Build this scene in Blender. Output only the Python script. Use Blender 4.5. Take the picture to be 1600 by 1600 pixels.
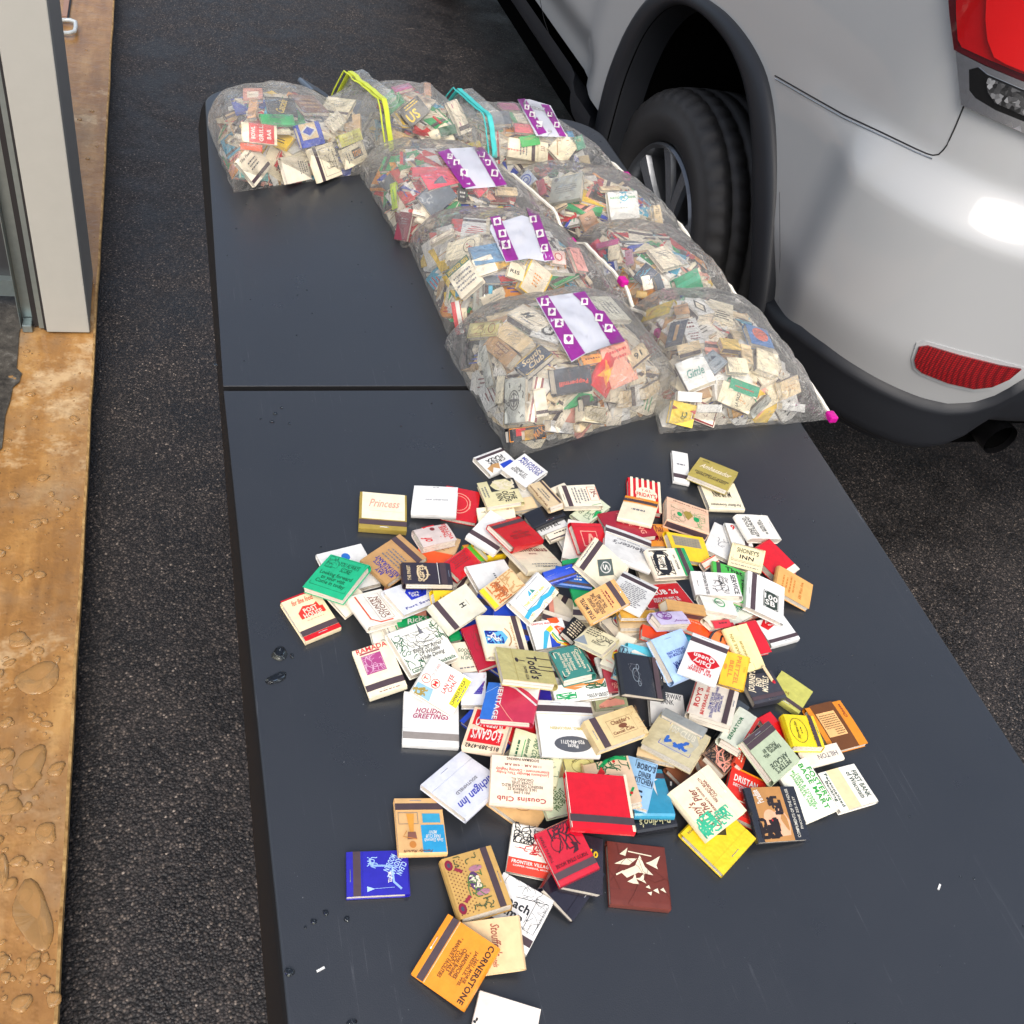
import bpy, bmesh, math, random
import numpy as np
from mathutils import Vector, Matrix, geometry
random.seed(7)
scene = bpy.context.scene
for o in list(bpy.data.objects): bpy.data.objects.remove(o)
COL = scene.collection

# ---------------------------------------------------------------- camera
TOP = 0.74                                     # height of the table top above the asphalt
CAM = np.array([-0.03466, -0.88528, 0.72279 + TOP])
FPX = 1490.4                                   # focal length in pixels of the 1600 px photograph
def _rot(v):
    v = np.array(v); t = np.linalg.norm(v); k = v / t
    K = np.array([[0, -k[2], k[1]], [k[2], 0, -k[0]], [-k[1], k[0], 0]])
    return np.eye(3) + math.sin(t) * K + (1 - math.cos(t)) * K @ K
ROT = _rot([0.75019287, -0.28963624, -0.16346168])
cam_d = bpy.data.cameras.new('camera'); cam = bpy.data.objects.new('camera', cam_d); COL.objects.link(cam)
cam_d.sensor_width = 36; cam_d.lens = 36 * FPX / 1600; cam_d.clip_start = 0.02; cam_d.clip_end = 400
M4 = Matrix([list(r) + [0] for r in ROT] + [[0, 0, 0, 1]]); M4.translation = Vector(CAM)
cam.matrix_world = M4
scene.camera = cam

# ---------------------------------------------------------------- light
SUN_EL, SUN_AZ = math.radians(52), math.radians(196)     # azimuth clockwise from +y
world = bpy.data.worlds.new("World"); scene.world = world; world.use_nodes = True
wn = world.node_tree.nodes; wl = world.node_tree.links
sky = wn.new('ShaderNodeTexSky'); sky.sky_type = 'NISHITA'; sky.sun_disc = False
sky.sun_elevation = SUN_EL; sky.sun_rotation = SUN_AZ; sky.dust_density = 4; sky.air_density = 1.0
hs = wn.new('ShaderNodeHueSaturation'); hs.inputs['Saturation'].default_value = .72; wl.new(sky.outputs[0], hs.inputs['Color']); wl.new(hs.outputs[0], wn['Background'].inputs[0]); wn['Background'].inputs[1].default_value = 0.14
sd = bpy.data.lights.new('sun', 'SUN'); sd.energy = 0.9; sd.angle = math.radians(34); sd.color = (1, .96, .9)
sun = bpy.data.objects.new('sun', sd); COL.objects.link(sun)
sdir = Vector((math.sin(SUN_AZ) * math.cos(SUN_EL), math.cos(SUN_AZ) * math.cos(SUN_EL), math.sin(SUN_EL)))
sun.rotation_euler = sdir.to_track_quat('Z', 'Y').to_euler(); sun.location = (0, -3, 5)
vs = scene.view_settings; vs.view_transform = 'Standard'; vs.look = 'None'; vs.gamma = 1; vs.use_curve_mapping = False
vs.exposure = 0.8
scene.cycles.transparent_max_bounces = 16
scene.cycles.max_bounces = 7

# ---------------------------------------------------------------- helpers
def ray(u, v):
    d = ROT @ np.array([(u - 800) / FPX, -(v - 800) / FPX, -1.0]); return d
def hit_plane(u, v, n, d0):                     # plane n.x = d0
    d = ray(u, v); t = (d0 - n @ CAM) / (n @ d); return CAM + d * t
def hz(u, v, z): return hit_plane(u, v, np.array([0, 0, 1.]), z)
def hx(u, v, x): return hit_plane(u, v, np.array([1., 0, 0]), x)

def link(name, mesh, parent=None):
    o = bpy.data.objects.new(name, mesh); COL.objects.link(o)
    if parent is not None: o.parent = parent
    return o
def tag(o, label=None, cat=None, group=None, kind=None):
    if label: o['label'] = label
    if cat: o['category'] = cat
    if group: o['group'] = group
    if kind: o['kind'] = kind
    return o
def empty(name, loc=(0, 0, 0)):
    o = link(name, None); o.location = loc; o.empty_display_size = .05; return o

class MB:
    """collects faces with materials and links them as one mesh object"""
    def __init__(s): s.v = []; s.f = []; s.m = []; s.mats = []; s.smooth = False
    def mi(s, mat):
        if mat not in s.mats: s.mats.append(mat)
        return s.mats.index(mat)
    def add(s, vs, fs, mat):
        b = len(s.v); s.v.extend([tuple(float(c) for c in p) for p in vs]); k = s.mi(mat)
        for f in fs: s.f.append(tuple(i + b for i in f)); s.m.append(k)
    def box(s, x0, y0, z0, x1, y1, z1, mat, M=None):
        vs = [(x0, y0, z0), (x1, y0, z0), (x1, y1, z0), (x0, y1, z0), (x0, y0, z1), (x1, y0, z1), (x1, y1, z1), (x0, y1, z1)]
        if M is not None: vs = [tuple(M @ Vector(p)) for p in vs]
        s.add(vs, [(3, 2, 1, 0), (4, 5, 6, 7), (0, 1, 5, 4), (1, 2, 6, 5), (2, 3, 7, 6), (3, 0, 4, 7)], mat)
    def tube(s, pts, r, mat, n=8, cap=True):
        pts = [Vector(p) for p in pts]; rings = []
        for i, p in enumerate(pts):
            d = (pts[min(i + 1, len(pts) - 1)] - pts[max(i - 1, 0)]).normalized()
            a = d.cross(Vector((0, 0, 1)));
            if a.length < .01: a = d.cross(Vector((1, 0, 0)))
            a.normalize(); b = d.cross(a); rr = r[i] if isinstance(r, (list, tuple)) else r
            rings.append([p + a * math.cos(2 * math.pi * k / n) * rr + b * math.sin(2 * math.pi * k / n) * rr for k in range(n)])
        vs = [v for q in rings for v in q]; fs = []
        for i in range(len(pts) - 1):
            for k in range(n):
                fs.append((i * n + k, i * n + (k + 1) % n, (i + 1) * n + (k + 1) % n, (i + 1) * n + k))
        if cap: fs.append(tuple(range(n))); fs.append(tuple(reversed(range((len(pts) - 1) * n, len(pts) * n))))
        s.add(vs, fs, mat)
    def build(s, name, parent=None, smooth=False):
        me = bpy.data.meshes.new(name); me.from_pydata(s.v, [], s.f)
        for m in s.mats: me.materials.append(m)
        me.polygons.foreach_set('material_index', s.m)
        if smooth: me.polygons.foreach_set('use_smooth', [True] * len(me.polygons))
        me.update()
        return link(name, me, parent)

# ---------------------------------------------------------------- materials
def lin(h):
    h = h.lstrip('#'); c = [int(h[i:i + 2], 16) / 255 for i in (0, 2, 4)]
    return tuple((x / 12.92 if x <= .04045 else ((x + .055) / 1.055) ** 2.4) for x in c)
def mat_new(name):
    m = bpy.data.materials.new(name); m.use_nodes = True; nt = m.node_tree
    return m, nt, nt.nodes['Principled BSDF'], nt.nodes, nt.links
def mix(nt, a, b, fac):
    n = nt.nodes.new('ShaderNodeMix'); n.data_type = 'RGBA'
    for s, v in ((6, a), (7, b), (0, fac)):
        if isinstance(v, (tuple, list)): n.inputs[s].default_value = (*v[:3], 1)
        elif isinstance(v, (int, float)): n.inputs[s].default_value = v
        else: nt.links.new(v, n.inputs[s])
    return n.outputs[2]
def noise(nt, scale, detail=4, rough=.5, vec=None):
    n = nt.nodes.new('ShaderNodeTexNoise'); n.inputs['Scale'].default_value = scale
    n.inputs['Detail'].default_value = detail; n.inputs['Roughness'].default_value = rough
    if vec is not None: nt.links.new(vec, n.inputs['Vector'])
    return n.outputs[0]
def vor(nt, scale, vec=None, feature='F1', rnd=1):
    n = nt.nodes.new('ShaderNodeTexVoronoi'); n.feature = feature; n.inputs['Scale'].default_value = scale
    n.inputs['Randomness'].default_value = rnd
    if vec is not None: nt.links.new(vec, n.inputs['Vector'])
    return n
def ramp(nt, src, stops):
    n = nt.nodes.new('ShaderNodeValToRGB'); nt.links.new(src, n.inputs[0]); cr = n.color_ramp
    while len(cr.elements) < len(stops): cr.elements.new(.5)
    for e, (p, c) in zip(cr.elements, stops):
        e.position = p; e.color = (*c[:3], 1) if isinstance(c, (tuple, list)) else (c, c, c, 1)
    return n.outputs[0]
def bump(nt, bsdf, h, strength, dist, prev=None):
    n = nt.nodes.new('ShaderNodeBump'); n.inputs['Strength'].default_value = strength; n.inputs['Distance'].default_value = dist
    nt.links.new(h, n.inputs['Height'])
    if prev is not None: nt.links.new(prev, n.inputs['Normal'])
    nt.links.new(n.outputs[0], bsdf.inputs['Normal']); return n.outputs[0]
def objco(nt): return nt.nodes.new('ShaderNodeTexCoord').outputs['Object']
_pc = {}
def paper(hexc, rough=.42, metal=0, coat=.0):
    key = (hexc, rough, metal, coat)
    if key in _pc: return _pc[key]
    m, nt, b, N, L = mat_new('paper_' + hexc.strip('#')); c = lin(hexc)
    co = objco(nt); n = noise(nt, 120, 3, .6, co)
    d = tuple(x * .86 for x in c)
    L.new(mix(nt, d, c, ramp(nt, n, [(.3, 0.), (.62, 1.)])), b.inputs['Base Color'])
    b.inputs['Roughness'].default_value = rough; b.inputs['Metallic'].default_value = metal
    b.inputs['Coat Weight'].default_value = coat; b.inputs['Coat Roughness'].default_value = .2
    bump(nt, b, noise(nt, 45, 3, .6, co), .5 if not metal else .9, .0012 if not metal else .003)
    _pc[key] = m; return m
INK = dict(w='#dfdcd4', c='#efe3c4', C='#dfc79c', t='#c9a77a', T='#b98f5c', k='#1b1b20', n='#4a373c', r='#c9141f', R='#a80f2c',
           g='#0e9b57', G='#125b3a', l='#63c63a', b='#1f45b8', B='#1c2a8c', v='#3a2fae', o='#e8921e', O='#e2531c', y='#eec51a',
           Y='#d3cf5e', p='#e79a86', P='#b84f86', q='#3aa7c9', Q='#a9c8ee', s='#55616e', S='#8f9aa2', m='#7d2a2c', M='#2f2530',
           d='#3c3c44', e='#a7a9a0', z='#7b4a32', u='#cabfdc', j='#b5c3a8', h='#ede2cb', x='#6f6f74', f='#a08a3c', i='#3f8d80', W='#e4e3de', D='#26324a', F='#d9d0c0')
def ink(c, **k): return paper(INK.get(c, c), **k)
def cover_mat(c):
    if c.startswith('*'):                      # foil
        return paper(INK.get(c[1:], c[1:]), .28, .2, .4)
    if c.startswith('!'):                      # gloss card
        return paper(INK.get(c[1:], c[1:]), .18, 0, .6)
    return paper(INK.get(c, c), .36, 0, .25)
# ================================================================ SETTING
# asphalt
m, nt, b, N, L = mat_new('asphalt'); co = objco(nt)
v1 = vor(nt, 250, co); v2 = vor(nt, 95, co); n1 = noise(nt, 1.3, 5, .6, co); n2 = noise(nt, 260, 4, .7, co)
n0 = noise(nt, 7, 4, .6, co)
stone = ramp(nt, v1.outputs['Color'], [(0, (.008, .007, .007)), (.42, (.026, .0225, .021)), (.72, (.060, .051, .045)), (.88, (.155, .13, .105)), (1, (.38, .33, .27))])
big = mix(nt, (.55, .52, .53), (1.6, 1.5, 1.5), n1)
mm = nt.nodes.new('ShaderNodeMix'); mm.data_type = 'RGBA'; mm.blend_type = 'MULTIPLY'; mm.inputs[0].default_value = 1
L.new(stone, mm.inputs[6]); L.new(big, mm.inputs[7])
gap = ramp(nt, v1.outputs['Distance'], [(.25, 1.), (.62, .12)])
m2 = nt.nodes.new('ShaderNodeMix'); m2.data_type = 'RGBA'; m2.blend_type = 'MULTIPLY'; m2.inputs[0].default_value = .85
L.new(mm.outputs[2], m2.inputs[6]); L.new(gap, m2.inputs[7])
m3 = nt.nodes.new('ShaderNodeMix'); m3.data_type = 'RGBA'; m3.blend_type = 'MULTIPLY'; m3.inputs[0].default_value = .8
L.new(m2.outputs[2], m3.inputs[6]); L.new(ramp(nt, n0, [(.35, .55), (.65, 1.35)]), m3.inputs[7])
L.new(m3.outputs[2], b.inputs['Base Color'])
L.new(ramp(nt, n0, [(.35, .45), (.7, .75)]), b.inputs['Roughness'])
bp = bump(nt, b, v1.outputs['Distance'], .7, -.0022); bp = bump(nt, b, n2, .5, .002, bp); bump(nt, b, v2.outputs['Distance'], .35, -.003, bp)
ASPH = m
mb = MB(); mb.add([(-60, -60, 0), (60, -60, 0), (60, 60, 0), (-60, 60, 0)], [(0, 1, 2, 3)], ASPH)
tag(mb.build('ground'), kind='structure')

# plywood deck
m, nt, b, N, L = mat_new('wet_plywood'); co = objco(nt)
mp = N.new('ShaderNodeMapping'); mp.inputs['Scale'].default_value = (14, 2.2, 14); L.new(co, mp.inputs[0])
gr = noise(nt, 1.6, 8, .62, mp.outputs[0]); pt = noise(nt, 5, 4, .6, co); bl = noise(nt, 28, 3, .55, co)
c1 = ramp(nt, gr, [(.25, lin('#775126')), (.5, lin('#a3753c')), (.75, lin('#bf955a'))])
c2 = mix(nt, c1, lin('#8d7a60'), ramp(nt, pt, [(.5, 0.), (.72, .75)]))
sp = vor(nt, 75, co)
c2 = mix(nt, c2, lin('#8d6230'), ramp(nt, noise(nt, 16, 5, .7, co), [(.45, 0.), (.62, .7)])); c2 = mix(nt, c2, lin('#d9bd92'), ramp(nt, noise(nt, 3.1, 6, .75, co), [(.6, 0.), (.68, .6)]))
c3 = mix(nt, c2, lin('#3a2512'), ramp(nt, sp.outputs['Distance'], [(.05, .6), (.16, 0.)]))
L.new(c3, b.inputs['Base Color'])
L.new(ramp(nt, pt, [(.4, .34), (.7, .6)]), b.inputs['Roughness']); b.inputs['Coat Weight'].default_value = .35; b.inputs['Coat Roughness'].default_value = .12
bp = bump(nt, b, ramp(nt, bl, [(.45, 0.), (.62, 1.)]), .35, .003); bump(nt, b, noise(nt, 90, 3, .6, co), .35, .0015, bp)
PLY = m
m, nt, b, N, L = mat_new('plywood_edge'); co = objco(nt)
L.new(ramp(nt, noise(nt, 60, 4, .6, co), [(.3, lin('#8a6030')), (.7, lin('#e0b878'))]), b.inputs['Base Color']); b.inputs['Roughness'].default_value = .6
PEDGE = m
m, nt, b, N, L = mat_new('dark_rubber'); b.inputs['Base Color'].default_value = (.012, .012, .014, 1); b.inputs['Roughness'].default_value = .5
RUB = m
PZ = 0.06
xe = float(hz(150, 500, PZ)[0])
deck = empty('plywood_deck', (xe - .5, 1.0, 0)); tag(deck, 'wet orange brown plywood deck along the left edge, beaded with water', 'deck')
mb = MB(); nseg = 60; y0, y1 = -1.5, 5.0
vsx = []; fs = []
rnd = random.Random(3)
for i in range(nseg + 1):
    y = y0 + (y1 - y0) * i / nseg; j = rnd.uniform(-.0012, .0012)
    for (x, z) in ((xe - 1.6, PZ - .018), (xe - 1.6, PZ), (xe - .004 + j, PZ), (xe + j, PZ - .003), (xe + j, PZ - .018)): vsx.append((x - (xe - .5), y - 1.0, z))
for i in range(nseg):
    for k in range(5):
        a = i * 5 + k; c = i * 5 + (k + 1) % 5; fs.append((a, c, c + 5, a + 5))
mb.add(vsx, fs, PLY)
o = mb.build('panel', deck); me = o.data; me.materials.append(PEDGE)
for p in me.polygons:
    if p.index % 5 in (2, 3): p.material_index = 1
mb = MB()
for k in range(9): mb.box(-1.08, -2.5 + k * .8, .002, .47, -2.44 + k * .8, PZ - .0185, RUB)
mb.build('joist', deck)

# dirt patch seen inside, left of the deck stain
m, nt, b, N, L = mat_new('dirt'); co = objco(nt)
n1 = noise(nt, 40, 6, .7, co)
L.new(ramp(nt, n1, [(.3, (.012, .01, .008)), (.55, (.07, .062, .05)), (.75, (.2, .19, .17))]), b.inputs['Base Color']); b.inputs['Roughness'].default_value = .7
bump(nt, b, n1, .6, .006)
DIRT = m
dpx = [(-60, 300), (20, 400), (36, 445), (38, 490), (30, 520), (28, 550), (26, 575), (34, 583), (30, 597), (20, 605), (16, 625), (8, 650), (3, 700), (-60, 760)]
pts = [hz(u, v, PZ + .0035) for u, v in dpx]
mb = MB(); mb.add(pts, [tuple(range(len(pts)))], DIRT)
tag(mb.build('mud'), 'grey green mud and grit smeared over the plywood at its left side', 'mud', kind='stuff')

# water on the deck
m, nt, b, N, L = mat_new('water'); b.inputs['Base Color'].default_value = (1, 1, 1, 1); b.inputs['Roughness'].default_value = .03
b.inputs['Transmission Weight'].default_value = 1; b.inputs['IOR'].default_value = 1.33
WATER = m
def clear(name, tint, dif, fac):
    m, nt, b, N, L = mat_new(name); N.remove(b); t_ = N.new('ShaderNodeBsdfTransparent'); t_.inputs[0].default_value = (*tint, 1)
    d_ = N.new('ShaderNodeBsdfDiffuse'); d_.inputs[0].default_value = (*dif, 1); g_ = N.new('ShaderNodeBsdfGlossy'); g_.inputs['Roughness'].default_value = .04
    f_ = N.new('ShaderNodeFresnel'); f_.inputs[0].default_value = 1.33; a_ = N.new('ShaderNodeMixShader'); a_.inputs[0].default_value = fac; c_ = N.new('ShaderNodeMixShader')
    L.new(t_.outputs[0], a_.inputs[1]); L.new(d_.outputs[0], a_.inputs[2]); L.new(f_.outputs[0], c_.inputs[0]); L.new(a_.outputs[0], c_.inputs[1]); L.new(g_.outputs[0], c_.inputs[2]); L.new(c_.outputs[0], N['Material Output'].inputs[0]); return m
WATER = clear('water_on_wood', (1, .97, .9), lin('#cfa066'), .42); WATERT = clear('water_on_table', (.55, .6, .65), (.2, .22, .25), .03)
def drop(mb, cx, cy, z, rx, ry, h, mat, rot=0, seed=0, n=22):
    r = random.Random(seed); ph = [r.uniform(0, 6.28) for _ in range(3)]; am = [.13, .08, .05]
    rings = [(1., 0.), (.97, .35), (.85, .72), (.55, .93), (.2, 1.)]
    vs = []
    for (q, zz) in rings:
        for k in range(n):
            a = 2 * math.pi * k / n; w = 1 + sum(am[j] * math.sin((j + 2) * a + ph[j]) for j in range(3))
            x, y = math.cos(a) * rx * q * w, math.sin(a) * ry * q * w
            vs.append((cx + x * math.cos(rot) - y * math.sin(rot), cy + x * math.sin(rot) + y * math.cos(rot), z + h * zz))
    fs = [tuple(reversed(range(n)))]
    for i in range(len(rings) - 1):
        for k in range(n): fs.append((i * n + k, i * n + (k + 1) % n, (i + 1) * n + (k + 1) % n, (i + 1) * n + k))
    fs.append(tuple(range((len(rings) - 1) * n, len(rings) * n)))
    mb.add(vs, fs, mat)
mb = MB(); rr = random.Random(11)
big = [(60, 1060, 38, 22, 0), (46, 1200, 22, 38, -.1), (88, 1202, 15, 10, .3), (15, 1260, 18, 18, 0), (8, 1182, 13, 15, 0), (72, 1302, 18, 16, 0), (52, 1430, 30, 52, .35), (84, 1562, 11, 14, 0), (34, 1568, 15, 16, 0), (70, 1532, 8, 7, 0), (30, 1000, 18, 12, 0), (4, 1360, 10, 26, 0)]
for i, (u, v, rx, ry, a) in enumerate(big):
    c = hz(u, v, PZ); e = hz(u + rx, v, PZ); f = hz(u, v - ry, PZ)
    drop(mb, c[0], c[1], PZ + .0004, abs(e[0] - c[0]), abs(f[1] - c[1]), .0035, WATER, a, i)
for i in range(330):
    v = rr.uniform(560, 1600) if i < 250 else rr.uniform(0, 560); u = rr.uniform(-30, 183 - v * .05)
    c = hz(u, v, PZ); r = rr.choice([.0015, .002, .003, .004, .006, .009]) * rr.uniform(.7, 1.2)
    if c[0] + r > xe - .004: continue
    drop(mb, c[0], c[1], PZ + .0004, r, r * rr.uniform(.8, 1.4), r * .34, WATER, rr.uniform(0, 3), i, 10)
tag(mb.build('rain_water', smooth=True), 'puddles and beads of rain water standing on the orange plywood', 'water', kind='stuff')

# metal post of the trailer door
def metal(name, c, rough=.4, met=.0, sc=30, var=.9, coat=0):
    m, nt, b, N, L = mat_new(name); co = objco(nt)
    L.new(mix(nt, tuple(x * var for x in c), c, noise(nt, sc, 4, .6, co)), b.inputs['Base Color'])
    b.inputs['Roughness'].default_value = rough; b.inputs['Metallic'].default_value = met; b.inputs['Coat Weight'].default_value = coat
    return m
BEIGE = metal('beige_paint', lin('#aaa9a1'), .45); POST_SHADE = metal('beige_paint_shaded', lin('#9a9893'), .5)  # post side gets a darker tone, its shade put into the colour
GALV = metal('galvanised', lin('#8d9a9b'), .35, .7, 60, .7); CHR = metal('chrome', (.8, .8, .8), .06, 1)
fl = hz(74, 523, PZ); fr = hz(141, 523, PZ); bk = hz(144, 430, PZ)
px0, px1, py = fl[0], fr[0], (fl[1] + fr[1]) / 2; pd = bk[1] - py
post = empty('door_post', (px0, py, PZ)); tag(post, 'tall beige metal door post with black seals standing on the plywood', 'door post')
def lbox(name, x0, y0, z0, x1, y1, z1, mat, parent, bev=.0):
    mb = MB(); ox, oy, oz = parent.location
    mb.box(x0 - ox, y0 - oy, z0 - oz, x1 - ox, y1 - oy, z1 - oz, mat); o = mb.build(name, parent)
    if bev:
        md = o.modifiers.new('bevel', 'BEVEL'); md.width = bev; md.segments = 2
    return o
lbox('face_panel', px0, py, PZ + .006, px1, py + .03, 2.6, BEIGE, post, .002)
lbox('side_panel', px0 + .003, py + .0305, PZ + .006, px1 - .001, py + pd * .97, 2.6, POST_SHADE, post, .002)
lbox('seal', px0 - .005, py + .004, PZ + .008, px0 - .0005, py + .05, 2.6, RUB, post)
lbox('seal', px0 - .016, py + .012, PZ + .008, px0 - .0055, py + .05, 2.6, GALV, post)
lbox('seal', px0 - .028, py + .02, PZ + .008, px0 - .0165, py + .06, 2.6, RUB, post)
lbox('channel', px0 - .05, py + .035, PZ + .01, px0 - .03, py + .04, 2.6, GALV, post)
lbox('channel', px0 - .052, py + .005, PZ + .01, px0 - .0505, py + .04, 2.6, GALV, post)
lbox('foot_bracket', px0 - .049, py + .004, PZ + .001, px0 - .029, py + .034, PZ + .02, GALV, post, .002)
# dark leaf of the door, folded back behind the post
leaf = empty('trailer_door', (px0 - .06, py + .05, PZ)); tag(leaf, 'dark door leaf standing open behind the beige post at the left edge', 'door')
lbox('panel', px0 - .7, py + .09, PZ + .05, px0 - .054, py + .12, 2.6, metal('dark_panel', (.03, .033, .036), .4), leaf)
lbox('edge_trim', px0 - .7, py + .07, PZ + .05, px0 - .054, py + .0895, PZ + .09, GALV, leaf)
# tie down ring and strip
c = hz(112, 49, PZ)
ring = empty('tie_down_bracket', (c[0], c[1], PZ)); tag(ring, 'small white D shaped bracket screwed to the plywood behind the post', 'bracket')
WHT = metal('white_metal', (.7, .75, .73), .35, .1)
mb = MB(); mb.tube([(-.035, -.055, .012), (-.005, -.055, .015), (.012, -.04, .016), (.014, 0, .016), (.012, .04, .016), (-.005, .055, .015), (-.035, .055, .012)], .0065, WHT, 10); mb.build('loop', ring, True)
mb = MB(); mb.box(-.05, -.065, .0006, -.03, .065, .006, WHT); mb.build('base_plate', ring)
c = hz(107, 5, PZ)
tr = empty('floor_strip', (c[0], c[1] + .6, PZ)); tag(tr, 'narrow brown and pink strip lying beside the white bracket', 'strip')
mb = MB(); mb.box(-.012, -.75, .0006, .004, 1.2, .012, metal('pinkwood', lin('#a8826e'), .6)); mb.build('strip', tr)
mb = MB(); mb.box(.0042, -.75, .0006, .009, 1.2, .008, RUB); mb.build('edging', tr)

# ---------------------------------------------------------------- table
m, nt, b, N, L = mat_new('table_plastic'); co = objco(nt)
n1 = noise(nt, 3, 4, .6, co); n2 = noise(nt, 900, 2, .6, co); n3 = noise(nt, 14, 6, .7, co)
base = mix(nt, (.016, .018, .022), (.024, .027, .032), n1)
def scratches(rot, sx, lo, hi):
    mp = N.new('ShaderNodeMapping'); mp.inputs['Rotation'].default_value = (0, 0, rot); mp.inputs['Scale'].default_value = (sx, .9, 1); L.new(co, mp.inputs[0])
    n = noise(nt, 4, 2, .5, mp.outputs[0]); return ramp(nt, n, [(lo, 0.), (hi, 1.), (min(hi + .012, 1), 0.)])
s1 = scratches(.9, 60, .665, .68); s2 = scratches(-.5, 70, .69, .70)
sc = N.new('ShaderNodeMath'); sc.operation = 'MAXIMUM'; L.new(s1, sc.inputs[0]); L.new(s2, sc.inputs[1])
msk = N.new('ShaderNodeMath'); msk.operation = 'MULTIPLY'; L.new(sc.outputs[0], msk.inputs[0]); L.new(ramp(nt, n3, [(.5, 0.), (.7, .32)]), msk.inputs[1])
dust = ramp(nt, vor(nt, 130, co).outputs['Distance'], [(.035, 1.), (.06, 0.)])
dm = N.new('ShaderNodeMath'); dm.operation = 'MULTIPLY'; L.new(dust, dm.inputs[0]); L.new(ramp(nt, noise(nt, 22, 3, .6, co), [(.56, 0.), (.66, .6)]), dm.inputs[1])
base = mix(nt, base, (.25, .26, .28), msk.outputs[0]); base = mix(nt, base, (.4, .41, .42), dm.outputs[0])
L.new(base, b.inputs['Base Color']); b.inputs['Specular IOR Level'].default_value = .85
L.new(ramp(nt, n3, [(.3, .26), (.7, .36)]), b.inputs['Roughness'])
bp = bump(nt, b, n2, .25, .0006); bump(nt, b, noise(nt, 7, 2, .5, co), .12, .004, bp)
TBL = m
RIM_SHADE = metal('shaded_rim_plastic', (.012, .012, .013), .85); RIM_SHADE.node_tree.nodes['Principled BSDF'].inputs['Specular IOR Level'].default_value = .15  # same plastic as the top, with the rim's shade put into a darker colour
BLK = metal('black_steel', (.015, .015, .017), .4, .2)
table = empty('folding_table', (.37, 0, 0)); tag(table, 'long dark grey plastic folding table with a fold seam across its middle', 'table')
TW, TL = .74, .815
def slab(name, ya, yb, rc_far, rc_near):
    """rounded rectangular top: bevelled rim, hollow skirt"""
    x0, x1 = 0., TW; g = .0012
    ya += g; yb -= g
    def loop(ins, z):
        P = []
        def corner(cx, cy, r, a0):
            r2 = max(r - ins, .0005)
            for k in range(9):
                a = math.radians(a0 + 90 * k / 8); P.append((cx + math.cos(a) * r2, cy + math.sin(a) * r2, z))
        rn, rf = rc_near, rc_far
        corner(x1 - rn, ya + rn, rn, -90); corner(x1 - rf, yb - rf, rf, 0); corner(x0 + rf, yb - rf, rf, 90); corner(x0 + rn, ya + rn, rn, 180)
        return P
    prof = [(.010, -.03), (.0055, -.044), (0.0, -.044), (.0005, -.036), (.004, -.016), (.0085, -.005), (.0115, -.001), (.0145, 0.)]
    vs = []; fs = []
    for ins, z in prof: vs += loop(ins, TOP + z)
    n = 36
    for i in range(len(prof) - 1):
        for k in range(n): fs.append((i * n + k, i * n + (k + 1) % n, (i + 1) * n + (k + 1) % n, (i + 1) * n + k))
    fs.append(tuple(range((len(prof) - 1) * n, len(prof) * n))); fs.append(tuple(reversed(range(n))))
    mb = MB(); mb.add([(v[0] - .37, v[1], v[2]) for v in vs], fs, TBL); ks = mb.mi(RIM_SHADE)
    for i in range(6 * n): mb.m[i] = ks
    o = mb.build(name, table, True)
    o.data.polygons[-1].use_smooth = False; o.data.polygons[-2].use_smooth = False
    md = o.modifiers.new('wn', 'WEIGHTED_NORMAL')
    return o
slab('tabletop_half', 0, TL, .085, .004); slab('tabletop_half', -TL, 0, .004, .09)
for s in (-1, 1):
    yl = s * .52
    mb = MB(); mb.tube([(-.30, yl, TOP - .05), (-.30, yl, .30), (-.33, yl + s * .02, .02)], .0125, BLK, 10); mb.build('leg', table, True)
    mb = MB(); mb.tube([(.30, yl, TOP - .05), (.30, yl, .30), (.33, yl + s * .02, .02)], .0125, BLK, 10); mb.build('leg', table, True)
    mb = MB(); mb.tube([(-.33, yl, .25), (.33, yl, .25)], .011, BLK, 8); mb.build('crossbar', table, True)
    mb = MB(); mb.tube([(0, yl, .25), (0, s * .2, TOP - .05)], .009, BLK, 8); mb.build('brace', table, True)
for s in (-1, 1):
    for (ya, yb) in ((-.79, -.012), (.012, .79)):
        mb = MB(); mb.box(s * .345 - .008, ya, TOP - .062, s * .345 + .008, yb, TOP - .0445, BLK); mb.build('rail', table)
for s in (-1, 1):
    mb = MB(); mb.box(s * .352 - .004, -.10, TOP - .09, s * .352 + .012, -.012, TOP - .063, BLK); mb.build('hinge', table)
# rain drops on the table
mb = MB(); rr = random.Random(5)
dl = [(437, 1022, 14, 10), (432, 1060, 17, 8), (456, 1025, 3, 4), (430, 646, 3, 3), (440, 637, 2, 2), (425, 659, 4, 2), (452, 662, 2, 2), (509, 1426, 4, 5), (542, 1436, 4, 5), (490, 1440, 5, 4), (452, 1519, 8, 6), (549, 1598, 9, 4), (477, 1449, 2, 2), (336, 570, 3, 4)]
for i, (u, v, rx, ry) in enumerate(dl):
    c = hz(u, v, TOP); e = hz(u + rx, v, TOP)
    drop(mb, c[0], c[1], TOP + .0003, abs(e[0] - c[0]), abs(e[0] - c[0]) * ry / rx * 1.2, .0022 if rx > 5 else .0012, WATERT, .3, i, 18)
for i in range(120):
    x = rr.uniform(.02, .72); y = rr.uniform(-.78, .78); r = rr.uniform(.0006, .0014)
    drop(mb, x, y, TOP + .0003, r, r, r * .5, WATERT, 0, i, 8)
tag(mb.build('rain_drops', smooth=True), 'small dark rain drops scattered over the dark table top', 'water', kind='stuff')
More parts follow.
